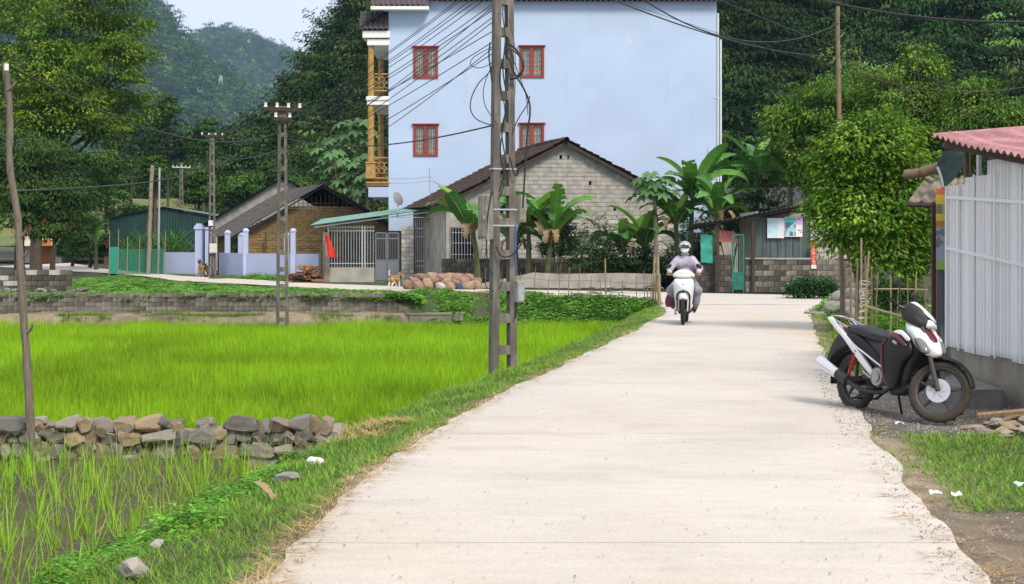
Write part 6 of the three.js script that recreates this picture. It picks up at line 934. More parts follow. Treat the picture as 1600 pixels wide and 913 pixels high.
  obj('net_panel', new THREE.PlaneGeometry(X(258) - X(184), 1.45, 12, 3).translate((X(258) + X(184)) / 2, 0.74, 0), nm, net); obj('net_panel', new THREE.PlaneGeometry(X(184), 1.55, 6, 3).translate(X(184) / 2, 0.8, 0.02), nm2, net);
  for (const px of [170, 184, 198, 217, 234, 246, 257]) obj('post', bar(V3(X(px), -0.1, 0.03), V3(X(px) + 0.05, 1.6 + 1.2 * hash2(px, 4, 5), 0.03), 0.03, 0.025, 6), paleStick, net);
}
// ---------------------------------------------------------------- figures from smoothly joined tapered limbs
function sdfGeo(prims, c, half, res, k = 0.03, colorFn) {
  const mc = new MarchingCubes(res, new THREE.MeshStandardMaterial(), false, false, 60000); mc.isolation = 0; const f = mc.field, hs = res / 2, p = V3(), ba = V3(), pa = V3();
  const pr = prims.map(([a, b, ra, rb = ra]) => ({ a: V3(...a), ba: V3(...b).sub(V3(...a)), ra, rb }));
  for (let z = 0; z < res; z++) for (let y = 0; y < res; y++) for (let x = 0; x < res; x++) {
    p.set((x - hs) / hs * half + c[0], (y - hs) / hs * half + c[1], (z - hs) / hs * half + c[2]); let d = 1e3;
    for (const q of pr) { pa.copy(p).sub(q.a); const h = clamp(pa.dot(q.ba) / Math.max(1e-9, q.ba.lengthSq())), e = pa.addScaledVector(q.ba, -h).length() - lerp(q.ra, q.rb, h), m = clamp(0.5 + 0.5 * (d - e) / k); d = lerp(d, e, m) - k * m * (1 - m); }
    f[z * res * res + y * res + x] = -d;
  }
  mc.update(); const n = mc.count, P = new Float32Array(n * 3), N = new Float32Array(n * 3), C = new Float32Array(n * 3);
  for (let i = 0; i < n; i++) { for (let q = 0; q < 3; q++) { P[i * 3 + q] = mc.positionArray[i * 3 + q] * half + c[q]; N[i * 3 + q] = mc.normalArray[i * 3 + q]; } if (colorFn) C.set(colorFn(P[i * 3], P[i * 3 + 1], P[i * 3 + 2]), i * 3); }
  const g = new THREE.BufferGeometry(); g.setAttribute('position', new THREE.BufferAttribute(P, 3)); g.setAttribute('normal', new THREE.BufferAttribute(N, 3)); if (colorFn) g.setAttribute('color', new THREE.BufferAttribute(C, 3)); g.computeVertexNormals(); 
  // smooth normals from the field direction
  g.setAttribute('normal', new THREE.BufferAttribute(N, 3)); return g;
}
const skinM = mat([0.42, 0.26, 0.17], 0.6), furM = mat(0xffffff, 0.9, { vertexColors: true });
// dogs: +x forward
function dog(label, pos, turn, s, colorFn, tail, head) {
  const t = thing('dog', label, 'dog', pos, turn);
  const L = []; for (const z of [-1, 1]) L.push([[0.24, 0.42, z * 0.075], [0.26, 0.22, z * 0.08], 0.06, 0.035], [[0.26, 0.22, z * 0.08], [0.25, 0.03, z * 0.08], 0.033, 0.026], [[0.25, 0.025, z * 0.08], [0.30, 0.02, z * 0.08], 0.028, 0.022], [[-0.24, 0.44, z * 0.075], [-0.17, 0.30, z * 0.09], 0.085, 0.055], [[-0.17, 0.30, z * 0.09], [-0.31, 0.17, z * 0.085], 0.045, 0.03], [[-0.31, 0.17, z * 0.085], [-0.28, 0.03, z * 0.085], 0.028, 0.024], [[-0.28, 0.025, z * 0.085], [-0.23, 0.02, z * 0.085], 0.027, 0.022]);
  const [hx, hy, hz] = head;
  const b = [[[0.2, 0.46, 0], [0.05, 0.47, 0], 0.13, 0.125], [[0.05, 0.47, 0], [-0.22, 0.49, 0], 0.115, 0.10], [[0.26, 0.5, 0], [hx - 0.06, hy, hz], 0.09, 0.065], [[hx - 0.04, hy, hz], [hx, hy + 0.01, hz], 0.075, 0.072], [[hx + 0.02, hy - 0.01, hz], [hx + 0.14, hy - 0.035, hz], 0.045, 0.028], [[hx - 0.04, hy + 0.05, hz - 0.05], [hx - 0.05, hy + 0.14, hz - 0.06], 0.03, 0.008], [[hx - 0.04, hy + 0.05, hz + 0.05], [hx - 0.05, hy + 0.14, hz + 0.06], 0.03, 0.008], ...L]; for (let k = 0; k < tail.length - 1; k++) b.push([tail[k], tail[k + 1], 0.032 - 0.005 * k, 0.027 - 0.005 * k]);
  obj('body', sdfGeo(b, [0, 0.45, 0], 0.62, 84, 0.03, colorFn), furM, t); t.scale.setScalar(s); return t;
}
{
  const shep = (x, y, z) => { const n = vnoise(x * 14, y * 14, 3); if (x > 0.42) return [0.05, 0.03, 0.02]; if (y > 0.5 + 0.05 * n && x < 0.3) return [0.03, 0.022, 0.018]; if (x > 0.3 && y > 0.68) return [0.06, 0.035, 0.02]; return [0.36, 0.20, 0.09].map(v => v * (0.8 + 0.4 * n)); };
  let p = groundAt(317, 433); dog('black and tan shepherd dog standing in front of the lavender gate post', [p.x, p.y, p.z], -1.75, 1.22, shep, [[-0.3, 0.5, 0], [-0.4, 0.48, 0.02], [-0.5, 0.52, 0.05], [-0.56, 0.6, 0.07]], [0.38, 0.68, 0.02]);
  const tan = (x, y, z) => { const n = vnoise(x * 12, y * 12 + z * 9, 5); if (y < 0.26 + 0.06 * n || x < -0.36 || x > 0.45) return [0.62, 0.57, 0.5]; return y > 0.48 ? [0.24, 0.14, 0.07] : [0.45, 0.28, 0.13].map(v => v * (0.8 + 0.4 * n)); };
  p = groundAt(616, 452); dog('tan and white dog with raised curled tail standing on the branch road', [p.x, p.y, p.z], 1.05, 0.92, tan, [[-0.28, 0.52, 0], [-0.38, 0.62, 0], [-0.4, 0.74, 0], [-0.34, 0.82, 0]], [0.4, 0.62, 0.03]);
}
// ---------------------------------------------------------------- motorbikes
const blackP = mat([0.008, 0.008, 0.010], 0.42, { clearcoat: 0.08, clearcoatRoughness: 0.2, specularIntensity: 0.5 }), whiteP = mat([0.72, 0.73, 0.75], 0.3, { clearcoat: 0.8, clearcoatRoughness: 0.15 }), maroonP = mat([0.10, 0.008, 0.012], 0.35, { clearcoat: 0.3, clearcoatRoughness: 0.2 }), rubber = mat([0.028, 0.026, 0.024], 0.9, { tex: 'mottle', tile: 0.2 }), dustyRubber = mat([0.075, 0.06, 0.045], 0.95, { tex: 'mottle', tile: 0.2 }), seatM = mat([0.016, 0.016, 0.018], 0.6), alloy = mat([0.06, 0.055, 0.05], 0.6, { metalness: 0.3 }), chrome = mat([0.75, 0.75, 0.77], 0.2, { metalness: 1 }), castAl = mat([0.36, 0.35, 0.34], 0.5, { metalness: 0.7 }), plasticB = mat([0.02, 0.02, 0.021], 0.6), lensM = mat([0.7, 0.72, 0.75], 0.08, { clearcoat: 1 }), lampGlass = mat([0.16, 0.16, 0.17], 0.12, { clearcoat: 1 }), redLens = mat([0.5, 0.02, 0.02], 0.2, { clearcoat: 1 });
function wheelParts(parent, name, x, y, Rr, rT, tyreM, tf = g => g, disc = 0, spokes = 5) {
  const prof = []; for (let k = 0; k <= 14; k++) { const a = k / 14 * 2 * Math.PI; prof.push(new THREE.Vector2(Rr - rT + Math.cos(a) * rT * 1.0, Math.sin(a) * rT * 0.95)); }
  const tyre = new THREE.LatheGeometry(prof, 48).rotateX(Math.PI / 2), put = g => tf(g.translate(x, y, 0));
  const tread = []; for (let k = 0; k < 40; k++) { const a = k / 40 * 6.283; tread.push(box(0.012, 0.02, rT * 1.1, Math.cos(a) * (Rr - 0.006), Math.sin(a) * (Rr - 0.006), 0, 0.5 * (k % 2 ? 1 : -1), a)); }
  const W = obj(name, put(merge([tyre, ...tread])), tyreM, parent);
  const rp = [[Rr - 2 * rT + 0.012, -0.028], [Rr - 2 * rT - 0.012, -0.024], [Rr - 2 * rT - 0.018, 0], [Rr - 2 * rT - 0.012, 0.024], [Rr - 2 * rT + 0.012, 0.028]].map(q => new THREE.Vector2(...q));
  obj('rim', put(new THREE.LatheGeometry(rp, 48).rotateX(Math.PI / 2)), alloy, W);
  for (let k = 0; k < spokes; k++) { const a = k / spokes * 6.283 + 0.3, r1 = Rr - 2 * rT - 0.01, g = new THREE.BoxGeometry(r1 - 0.03, 0.034, 0.022).translate((r1 + 0.03) / 2, 0, 0), p = g.attributes.position; for (let q = 0; q < p.count; q++) if (p.getX(q) > 0.1) p.setY(q, p.getY(q) * 0.6); obj('spoke', put(g.rotateZ(a)), alloy, W); }
  obj('hub', put(new THREE.CylinderGeometry(0.045, 0.045, 0.11, 18).rotateX(Math.PI / 2)), alloy, W);
  if (disc) {
    const s = new THREE.Shape().absarc(0, 0, 0.11, 0, 6.283), h = new THREE.Path().absarc(0, 0, 0.084, 0, 6.283, true); s.holes.push(h); for (let k = 0; k < 18; k++) { const a = k / 18 * 6.283, hp = new THREE.Path().absarc(Math.cos(a) * 0.097, Math.sin(a) * 0.097, 0.0045, 0, 6.283, true); s.holes.push(hp); }
    const g = [new THREE.ExtrudeGeometry(s, { depth: 0.004, bevelEnabled: false, curveSegments: 20 }).translate(0, 0, disc)]; for (let k = 0; k < 6; k++) { const a = k / 6 * 6.283; g.push(box(0.06, 0.008, 0.004, Math.cos(a) * 0.052, Math.sin(a) * 0.052, disc + 0.002, 0, a + 0.5)); }
    obj('brake_disc', put(merge(g)), mat([0.55, 0.55, 0.57], 0.45, { metalness: 0.7 }), W);
  }
  return W;
}
{
  const F0 = groundAt(1468, 666), yaw = -65 * Math.PI / 180, b = thing('parked_motorbike', 'black white and maroon motorbike parked on its side stand at the road edge', 'motorbike');
  const wb = 1.2, dirv = V3(Math.cos(yaw), 0, -Math.sin(yaw)); b.position.set(F0.x - dirv.x * (wb + 0.03), -0.035, F0.z - dirv.z * (wb + 0.03)); b.rotation.set(0, yaw, 0); b.rotateX(-0.075);
  const al = 0.62, ax = V3(-0.40, 0.92, 0).normalize(), qs = new THREE.Quaternion().setFromAxisAngle(ax, al), steer = g => g.translate(-wb + 0.03, -0.285, 0).applyQuaternion(qs).translate(wb - 0.03, 0.285, 0);
  wheelParts(b, 'rear_wheel', 0, 0.285, 0.285, 0.042, dustyRubber); wheelParts(b, 'front_wheel', wb, 0.285, 0.285, 0.036, dustyRubber, steer, 0.055);
  const S = (name, geos, m, p = b) => obj(name, [geos].flat().map(g => steer(g)), m, p);
  for (const z of [-0.075, 0.075]) S('fork_leg', [bar(V3(wb, 0.285, z), V3(wb - 0.13, 0.58, z), 0.024, 0.022, 12), bar(V3(wb - 0.1, 0.52, z), V3(wb - 0.26, 0.86, z), 0.017, 0.017, 10)], alloy);
  S('brake_caliper', box(0.07, 0.06, 0.05, wb - 0.07, 0.34, 0.075, 0, -0.4), plasticB);
  { const g = []; const n = 22; for (const [r0, wd] of [[0.318, 0.062]]) { const pos = [], idx = []; for (let k = 0; k <= n; k++) { const a = lerp(0.28, 2.75, k / n), w = wd * (0.55 + 0.45 * Math.sin(Math.PI * clamp(k / n * 1.05))), rr = r0 + 0.01 * Math.sin(k / n * 3.14); for (let q = 0; q <= 6; q++) { const t = (q / 6 - 0.5) * 2, y = rr - 0.035 * t * t; pos.push(wb + Math.cos(a) * y, 0.285 + Math.sin(a) * y, t * w); } } for (let k = 0; k < n; k++) for (let q = 0; q < 6; q++) { const o = k * 7 + q; idx.push(o, o + 1, o + 7, o + 7, o + 1, o + 8); } const f = new THREE.BufferGeometry(); f.setAttribute('position', new THREE.Float32BufferAttribute(pos, 3)); f.setIndex(idx); f.computeVertexNormals(); g.push(f); } S('front_fender', g, blackP); }
  // rear mudguard
  { const pos = [], idx = [], n = 16; for (let k = 0; k <= n; k++) { const a = lerp(0.9, 3.3, k / n), rr = 0.325 + 0.03 * sstep(2, 3.3, a); for (let q = 0; q <= 4; q++) { const t = (q / 4 - 0.5) * 2, y = rr - 0.03 * t * t; pos.push(Math.cos(a) * y, 0.285 + Math.sin(a) * y, t * 0.065); } } for (let k = 0; k < n; k++) for (let q = 0; q < 4; q++) { const o = k * 5 + q; idx.push(o, o + 1, o + 5, o + 5, o + 1, o + 6); } const f = new THREE.BufferGeometry(); f.setAttribute('position', new THREE.Float32BufferAttribute(pos, 3)); f.setIndex(idx); f.computeVertexNormals(); obj('rear_fender', f, plasticB, b); }
  // body
  obj('seat', pillow([[-0.13, 0.80], [0.0, 0.835], [0.2, 0.825], [0.36, 0.785], [0.52, 0.755], [0.64, 0.73], [0.66, 0.69], [0.5, 0.675], [0.3, 0.70], [0.05, 0.745], [-0.12, 0.77]], x => 0.135 - 0.05 * sstep(0.35, 0.66, x), { n: 40 }), seatM, b);
  obj('under_body', pillow([[-0.22, 0.76], [0.1, 0.74], [0.6, 0.69], [0.68, 0.56], [0.62, 0.42], [0.45, 0.40], [0.2, 0.55], [-0.1, 0.70]], 0.115, { n: 36 }), plasticB, b);
  for (const s of [-1, 1]) {
    obj('side_panel', pillow([[-0.35, 0.885], [-0.24, 0.825], [-0.04, 0.675], [0.20, 0.485], [0.42, 0.342], [0.46, 0.345], [0.445, 0.375], [0.26, 0.525], [0.06, 0.675], [-0.12, 0.79], [-0.27, 0.89]], 0.014, { n: 44, z: s * 0.128, c: [0.06, 0.615], rings: [[0.02, 1], [0.6, 0.98], [0.92, 0.8], [1, 0.3], [1, -0.6], [0.9, -2]].map(([a, c]) => [a, c * s]) }), whiteP, b);
    obj('side_stripe', pillow([[-0.05, 0.735], [0.12, 0.69], [0.3, 0.60], [0.5, 0.475], [0.53, 0.50], [0.34, 0.65], [0.14, 0.74], [0.0, 0.765]], 0.022, { n: 36, z: s * 0.118, rings: [[0.02, 1], [0.6, 0.95], [0.9, 0.7], [1, 0], [0.9, -1]].map(([a, c]) => [a, c * s]) }), blackP, b);
    obj('side_trim', beam(V3(0.08, 0.655, s * 0.145), V3(0.56, 0.455, s * 0.140), 0.014, 0.01), whiteP, b);
    // leg shield halves: sweep forward round the wheel
    obj('leg_shield', pillow([[0.58, 0.70], [0.70, 0.77], [0.84, 0.80], [0.97, 0.70], [0.99, 0.60], [0.90, 0.52], [0.85, 0.42], [0.80, 0.28], [0.72, 0.26], [0.66, 0.32], [0.62, 0.45], [0.585, 0.58]], 0.035, { n: 44, z: s * 0.165, c: [0.75, 0.55], rings: [[0.02, 1], [0.6, 0.95], [0.9, 0.7], [1, 0.1], [0.97, -0.6], [0.8, -1]].map(([a, c]) => [a, c * s]) }), blackP, b);
    obj('shield_edge', tube([V3(0.66, 0.73, s * 0.19), V3(0.60, 0.66, s * 0.19), V3(0.61, 0.50, s * 0.19), V3(0.66, 0.33, s * 0.18), V3(0.72, 0.27, s * 0.17)], 0.014, 20, 6), maroonP, b);
    obj('shield_flash', pillow([[0.68, 0.765], [0.80, 0.74], [0.93, 0.67], [0.95, 0.69], [0.88, 0.75], [0.76, 0.80]], 0.012, { n: 24, z: s * 0.197, rings: [[0.02, 1], [0.8, 0.9], [1, 0], [0.9, -1]].map(([a, c]) => [a, c * s]) }), maroonP, b);
    obj('shield_flash', pillow([[0.74, 0.80], [0.86, 0.78], [0.96, 0.72], [0.98, 0.75], [0.86, 0.82]], 0.012, { n: 20, z: s * 0.19, rings: [[0.02, 1], [0.8, 0.9], [1, 0], [0.9, -1]].map(([a, c]) => [a, c * s]) }), whiteP, b);
    obj('turn_lamp', pillow([[0.95, 0.79], [1.06, 0.745], [1.135, 0.655], [1.12, 0.615], [1.04, 0.645], [0.96, 0.725]], 0.03, { n: 24, z: s * 0.105, rings: [[0.02, 1], [0.7, 0.85], [1, 0], [0.9, -1]].map(([a, c]) => [a, c * s]) }), lampGlass, b);
  }
  obj('front_cowl', pillow([[0.79, 0.905], [0.90, 0.885], [1.03, 0.805], [1.15, 0.69], [1.18, 0.62], [1.12, 0.585], [1.02, 0.63], [0.90, 0.74], [0.80, 0.83]], x => 0.135 - 0.075 * sstep(0.95, 1.18, x), { n: 40, c: [0.99, 0.745] }), whiteP, b);
  obj('cowl_centre', pillow([[0.84, 0.915], [0.94, 0.885], [1.06, 0.80], [1.12, 0.735], [1.06, 0.72], [0.92, 0.80]], 0.045, { n: 28 }), maroonP, b); obj('inner_shield', pillow([[0.74, 0.82], [0.9, 0.80], [1.0, 0.66], [0.93, 0.5], [0.84, 0.3], [0.76, 0.28], [0.7, 0.5]], 0.13, { n: 30 }), plasticB, b);
  { const cv = document.createElement('canvas'); cv.width = 128; cv.height = 48; const c = cv.getContext('2d'); c.fillStyle = '#2a0507'; c.fillRect(0, 0, 128, 48); c.fillStyle = '#e8e8ea'; c.font = 'italic bold 40px sans-serif'; c.fillText('RSX', 14, 38); const t = new THREE.CanvasTexture(cv); t.colorSpace = THREE.SRGBColorSpace; const g = new THREE.PlaneGeometry(0.11, 0.042).rotateZ(-0.32).translate(0.80, 0.70, 0.2045); obj('maker_mark', g, mat([1, 1, 1], 0.4, { tex: t }), b, null, true); }
  // handlebar head
  S('handle_cowl', pillow([[0.70, 0.99], [0.78, 1.065], [0.90, 1.03], [1.0, 0.95], [1.03, 0.87], [0.98, 0.83], [0.86, 0.85], [0.74, 0.91]], x => 0.125 - 0.05 * sstep(0.9, 1.03, x), { n: 36 }), plasticB);
  S('visor', pillow([[0.76, 1.06], [0.84, 1.075], [0.98, 0.985], [1.03, 0.92], [0.97, 0.945], [0.86, 1.02]], 0.10, { n: 28 }), whiteP);
  S('headlamp', pillow([[0.93, 0.95], [1.02, 0.92], [1.045, 0.87], [1.0, 0.835], [0.92, 0.86]], 0.082, { n: 24 }), lensM);
  S('handlebar', [tube([V3(0.70, 1.0, -0.35), V3(0.72, 0.99, -0.22), V3(0.80, 0.98, 0), V3(0.72, 0.99, 0.22), V3(0.70, 1.0, 0.35)], 0.012, 24, 8)], alloy);
  for (const s of [-1, 1]) {
    S('grip', bar(V3(0.71, 0.993, s * 0.24), V3(0.70, 1.0, s * 0.36), 0.018, 0.02, 12), rubber); S('brake_lever', tube([V3(0.745, 0.985, s * 0.2), V3(0.80, 0.965, s * 0.26), V3(0.78, 0.955, s * 0.35)], 0.007, 10, 6), castAl);
    S('mirror', [tube([V3(0.74, 1.0, s * 0.19), V3(0.72, 1.12, s * 0.22), V3(0.71, 1.17, s * 0.25)], 0.006, 10, 6), new THREE.SphereGeometry(1, 16, 12).scale(0.022, 0.05, 0.075).rotateX(s * 0.15).translate(0.70, 1.19, s * 0.275)], plasticB);
  }
  // tail
  obj('grab_rail', [tube([V3(-0.02, 0.80, 0.12), V3(-0.25, 0.87, 0.115), V3(-0.36, 0.90, 0.07), V3(-0.385, 0.905, 0), V3(-0.36, 0.90, -0.07), V3(-0.25, 0.87, -0.115), V3(-0.02, 0.80, -0.12)], 0.013, 36, 8)], castAl, b);
  obj('tail_lamp', pillow([[-0.36, 0.80], [-0.30, 0.83], [-0.22, 0.81], [-0.25, 0.77], [-0.33, 0.76]], 0.06, { n: 24 }), redLens, b); obj('mud_flap', pillow([[-0.16, 0.76], [-0.28, 0.72], [-0.40, 0.55], [-0.44, 0.40], [-0.41, 0.38], [-0.33, 0.48], [-0.2, 0.58], [-0.02, 0.66]], 0.075, { n: 32, c: [-0.25, 0.60] }), plasticB, b);
  // engine and running gear
  obj('engine', [pillow([[0.36, 0.42], [0.50, 0.46], [0.66, 0.44], [0.70, 0.36], [0.62, 0.28], [0.42, 0.28], [0.34, 0.34]], 0.12, { n: 28 }), bar(V3(0.62, 0.38, 0), V3(0.80, 0.42, 0), 0.065, 0.06, 12)], mat([0.16, 0.15, 0.14], 0.6, { metalness: 0.5 }), b);
  obj('crankcase_cover', [new THREE.CylinderGeometry(0.085, 0.095, 0.05, 24).rotateX(Math.PI / 2).translate(0.5, 0.36, 0.135), new THREE.CylinderGeometry(0.05, 0.05, 0.02, 20).rotateX(Math.PI / 2).translate(0.5, 0.36, 0.166)], castAl, b);
  obj('swing_arm', [beam(V3(0, 0.285, 0.09), V3(0.42, 0.37, 0.09), 0.03, 0.045), beam(V3(0, 0.285, -0.09), V3(0.42, 0.37, -0.09), 0.03, 0.045)], alloy, b); obj('chain_case', pillow([[-0.1, 0.33], [0.2, 0.40], [0.42, 0.44], [0.44, 0.34], [0.2, 0.28], [-0.08, 0.24]], 0.02, { n: 24, z: -0.11 }), plasticB, b);
  for (const s of [-1, 1]) { const g = [bar(V3(0.02, 0.31, s * 0.12), V3(0.15, 0.62, s * 0.12), 0.012, 0.012, 8)]; for (let k = 0; k < 8; k++) g.push(new THREE.TorusGeometry(0.024, 0.006, 5, 12).rotateX(Math.PI / 2).rotateZ(-0.4).translate(0.06 + k * 0.011, 0.40 + k * 0.026, s * 0.12)); obj('shock_absorber', g, mat([0.45, 0.03, 0.03], 0.4), b); }
  obj('exhaust', [limb([V3(0.68, 0.33, 0.08), V3(0.62, 0.24, 0.13), V3(0.40, 0.215, 0.15), V3(0.18, 0.25, 0.16), V3(0.05, 0.30, 0.165)], 0.02, 0.026, 24, 10), bar(V3(0.08, 0.29, 0.165), V3(-0.36, 0.44, 0.175), 0.048, 0.054, 18)], plasticB, b);
  obj('heat_shield', [bar(V3(-0.06, 0.345, 0.172), V3(-0.365, 0.447, 0.179), 0.056, 0.060, 20), new THREE.CylinderGeometry(0.03, 0.03, 0.02, 14).rotateZ(1.24).translate(-0.375, 0.449, 0.179)], chrome, b);
  obj('foot_peg', [bar(V3(0.5, 0.25, 0.08), V3(0.5, 0.25, 0.27), 0.014, 0.018, 8), bar(V3(0.5, 0.25, -0.08), V3(0.5, 0.25, -0.27), 0.014, 0.018, 8), bar(V3(0.22, 0.33, 0.1), V3(0.2, 0.33, 0.22), 0.012, 0.014, 8)], rubber, b);
  obj('kick_start', tube([V3(0.44, 0.34, 0.17), V3(0.34, 0.40, 0.2), V3(0.36, 0.43, 0.26)], 0.011, 10, 6), castAl, b); obj('side_stand', bar(V3(0.5, 0.25, -0.1), V3(0.44, 0.012, -0.22), 0.011, 0.012, 8), plasticB, b); obj('centre_stand', [bar(V3(0.36, 0.24, 0.1), V3(0.16, 0.13, 0.13), 0.013), bar(V3(0.36, 0.24, -0.1), V3(0.16, 0.13, -0.13), 0.013), bar(V3(0.16, 0.13, -0.15), V3(0.16, 0.13, 0.16), 0.01)], plasticB, b);
  obj('lower_cowl', pillow([[0.72, 0.30], [0.86, 0.34], [0.92, 0.30], [0.80, 0.22], [0.62, 0.20], [0.6, 0.24]], 0.10, { n: 24 }), plasticB, b);
}
// ---------------------------------------------------------------- scooter and rider: +z forward (towards the camera)
{
  const pos = [3.44, 0, -30.6], yaw = -0.16, s = thing('scooter', 'white scooter being ridden along the concrete road', 'scooter', pos, yaw);
  const rot = g => g.rotateY(-Math.PI / 2);   // wheel helper builds along x; turn it to z
  wheelParts(s, 'front_wheel', 0.62, 0.265, 0.265, 0.042, rubber, rot, 0, 5); wheelParts(s, 'rear_wheel', -0.62, 0.265, 0.265, 0.05, rubber, rot, 0, 5);
  for (const x of [-0.085, 0.085]) obj('fork_leg', bar(V3(x, 0.265, 0.62), V3(x, 0.66, 0.46), 0.02, 0.022, 10), castAl, s);
  obj('apron', [pillow([[-0.05, 0.92], [0.05, 0.92], [0.17, 0.90], [0.205, 0.78], [0.19, 0.60], [0.17, 0.45], [0.15, 0.32], [0.11, 0.28], [0.10, 0.42], [0.105, 0.58], [0.0, 0.64], [-0.105, 0.58], [-0.10, 0.42], [-0.11, 0.28], [-0.15, 0.32], [-0.17, 0.45], [-0.19, 0.60], [-0.205, 0.78], [-0.17, 0.90]], (x, y) => 0.07, { n: 64, c: [0, 0.72], z: 0.42, rings: [[0.02, 2.0], [0.4, 1.8], [0.7, 1.2], [0.92, 0.5], [1, 0], [1, -0.6], [0.95, -1]] })], whiteP, s);
  obj('wheel_well', pillow([[-0.11, 0.64], [0.11, 0.64], [0.12, 0.45], [0.1, 0.3], [-0.1, 0.3], [-0.12, 0.45]], 0.02, { n: 24, z: 0.40 }), plasticB, s);
  obj('front_fender', pillow([[-0.085, 0.52], [-0.06, 0.60], [0, 0.625], [0.06, 0.60], [0.085, 0.52], [0.06, 0.49], [-0.06, 0.49]], 0.14, { n: 24, z: 0.58 }), whiteP, s);
  obj('arch_trim', tube([V3(0.115, 0.30, 0.46), V3(0.122, 0.45, 0.49), V3(0.12, 0.58, 0.53), V3(0.06, 0.65, 0.56), V3(-0.06, 0.65, 0.56), V3(-0.12, 0.58, 0.53), V3(-0.122, 0.45, 0.49), V3(-0.115, 0.30, 0.46)], 0.018, 40, 6), plasticB, s); obj('nose_badge', new THREE.SphereGeometry(0.018, 10, 8).scale(1, 1, 0.4).translate(0, 0.80, 0.565), chrome, s);
  obj('handle_cowl', pillow([[-0.20, 0.93], [-0.215, 0.98], [-0.15, 1.04], [-0.08, 1.075], [0, 1.085], [0.08, 1.075], [0.15, 1.04], [0.215, 0.98], [0.20, 0.93], [0.1, 0.90], [-0.1, 0.90]], x => 0.12 - 0.06 * Math.abs(x) / 0.2, { n: 40, z: 0.36 }), whiteP, s);
  obj('headlamp', pillow([[-0.16, 0.945], [-0.12, 0.985], [0, 0.995], [0.12, 0.985], [0.16, 0.945], [0.1, 0.915], [-0.1, 0.915]], 0.11, { n: 28, z: 0.385 }), lensM, s);
  for (const q of [-1, 1]) { obj('turn_lamp', new THREE.SphereGeometry(1, 12, 8).scale(0.04, 0.022, 0.03).translate(q * 0.17, 0.945, 0.44), mat([0.6, 0.35, 0.12], 0.2), s); obj('grip', bar(V3(q * 0.2, 0.985, 0.30), V3(q * 0.36, 0.99, 0.26), 0.016, 0.018, 10), rubber, s); obj('brake_lever', tube([V3(q * 0.21, 0.985, 0.33), V3(q * 0.27, 0.975, 0.37), V3(q * 0.35, 0.975, 0.34)], 0.006, 8, 5), castAl, s); obj('mirror', [tube([V3(q * 0.2, 1.0, 0.31), V3(q * 0.25, 1.09, 0.31), V3(q * 0.27, 1.12, 0.31)], 0.006, 8, 5), new THREE.SphereGeometry(1, 14, 10).scale(0.065, 0.045, 0.02).rotateZ(q * -0.5).translate(q * 0.295, 1.145, 0.31)], plasticB, s); }
  obj('floor_board', box(0.3, 0.05, 0.5, 0, 0.28, 0.12), plasticB, s); obj('under_cover', pillow([[-0.13, 0.3], [0.13, 0.3], [0.1, 0.2], [-0.1, 0.2]], 0.3, { n: 20, z: 0.05 }), plasticB, s);
  obj('rear_body', [pillow([[-0.17, 0.70], [-0.1, 0.74], [0.1, 0.74], [0.17, 0.70], [0.18, 0.5], [0.13, 0.36], [-0.13, 0.36], [-0.18, 0.5]], 0.42, { n: 28, z: -0.45 })], whiteP, s); obj('seat', pillow([[-0.15, 0.74], [-0.1, 0.79], [0.1, 0.79], [0.15, 0.74], [0.1, 0.71], [-0.1, 0.71]], 0.4, { n: 24, z: -0.4 }), seatM, s);
  obj('exhaust', bar(V3(0.17, 0.25, -0.3), V3(0.19, 0.33, -0.85), 0.05, 0.055, 12), plasticB, s); obj('side_stand', bar(V3(0.14, 0.26, 0.0), V3(0.19, 0.2, -0.15), 0.012), castAl, s); obj('foot_rail', tube([V3(-0.17, 0.3, 0.3), V3(-0.18, 0.2, 0.2), V3(-0.16, 0.2, 0.0)], 0.012, 10, 6), castAl, s);
  // rider
  const p = thing('person', 'rider in lilac shirt, white face mask and silver helmet with hands on the grips', 'person', pos, yaw);
  const arm = q => [[[q * 0.17, 1.27, -0.20], [q * 0.30, 1.08, -0.08], 0.048, 0.040], [[q * 0.30, 1.08, -0.08], [q * 0.285, 1.01, 0.19], 0.038, 0.027]];
  const leg = q => [[[q * 0.1, 0.84, -0.32], [q * 0.25, 0.68, 0.10], 0.075, 0.055], [[q * 0.25, 0.68, 0.10], [q * 0.215, 0.36, 0.02], 0.05, 0.035], [[q * 0.215, 0.335, 0.0], [q * 0.225, 0.315, 0.14], 0.036, 0.03]];
  const bodyG = sdfGeo([[[0, 0.86, -0.32], [0, 1.1, -0.26], 0.11, 0.105], [[-0.08, 1.22, -0.22], [0.08, 1.22, -0.22], 0.10, 0.10], [[0, 1.28, -0.2], [0, 1.44, -0.17], 0.05, 0.045], ...[-1, 1].flatMap(q => [...arm(q), ...leg(q)])], [0, 0.86, -0.1], 0.62, 90, 0.03);
  const headG = sdfGeo([[[0, 1.50, -0.16], [0, 1.535, -0.16], 0.082, 0.09], [[0, 1.44, -0.125], [0, 1.46, -0.12], 0.045, 0.055], [[0, 1.50, -0.075], [0, 1.475, -0.06], 0.012, 0.014], [[-0.088, 1.49, -0.16], [-0.09, 1.515, -0.165], 0.012, 0.014], [[0.088, 1.49, -0.16], [0.09, 1.515, -0.165], 0.012, 0.014]], [0, 1.5, -0.14], 0.17, 60, 0.02);
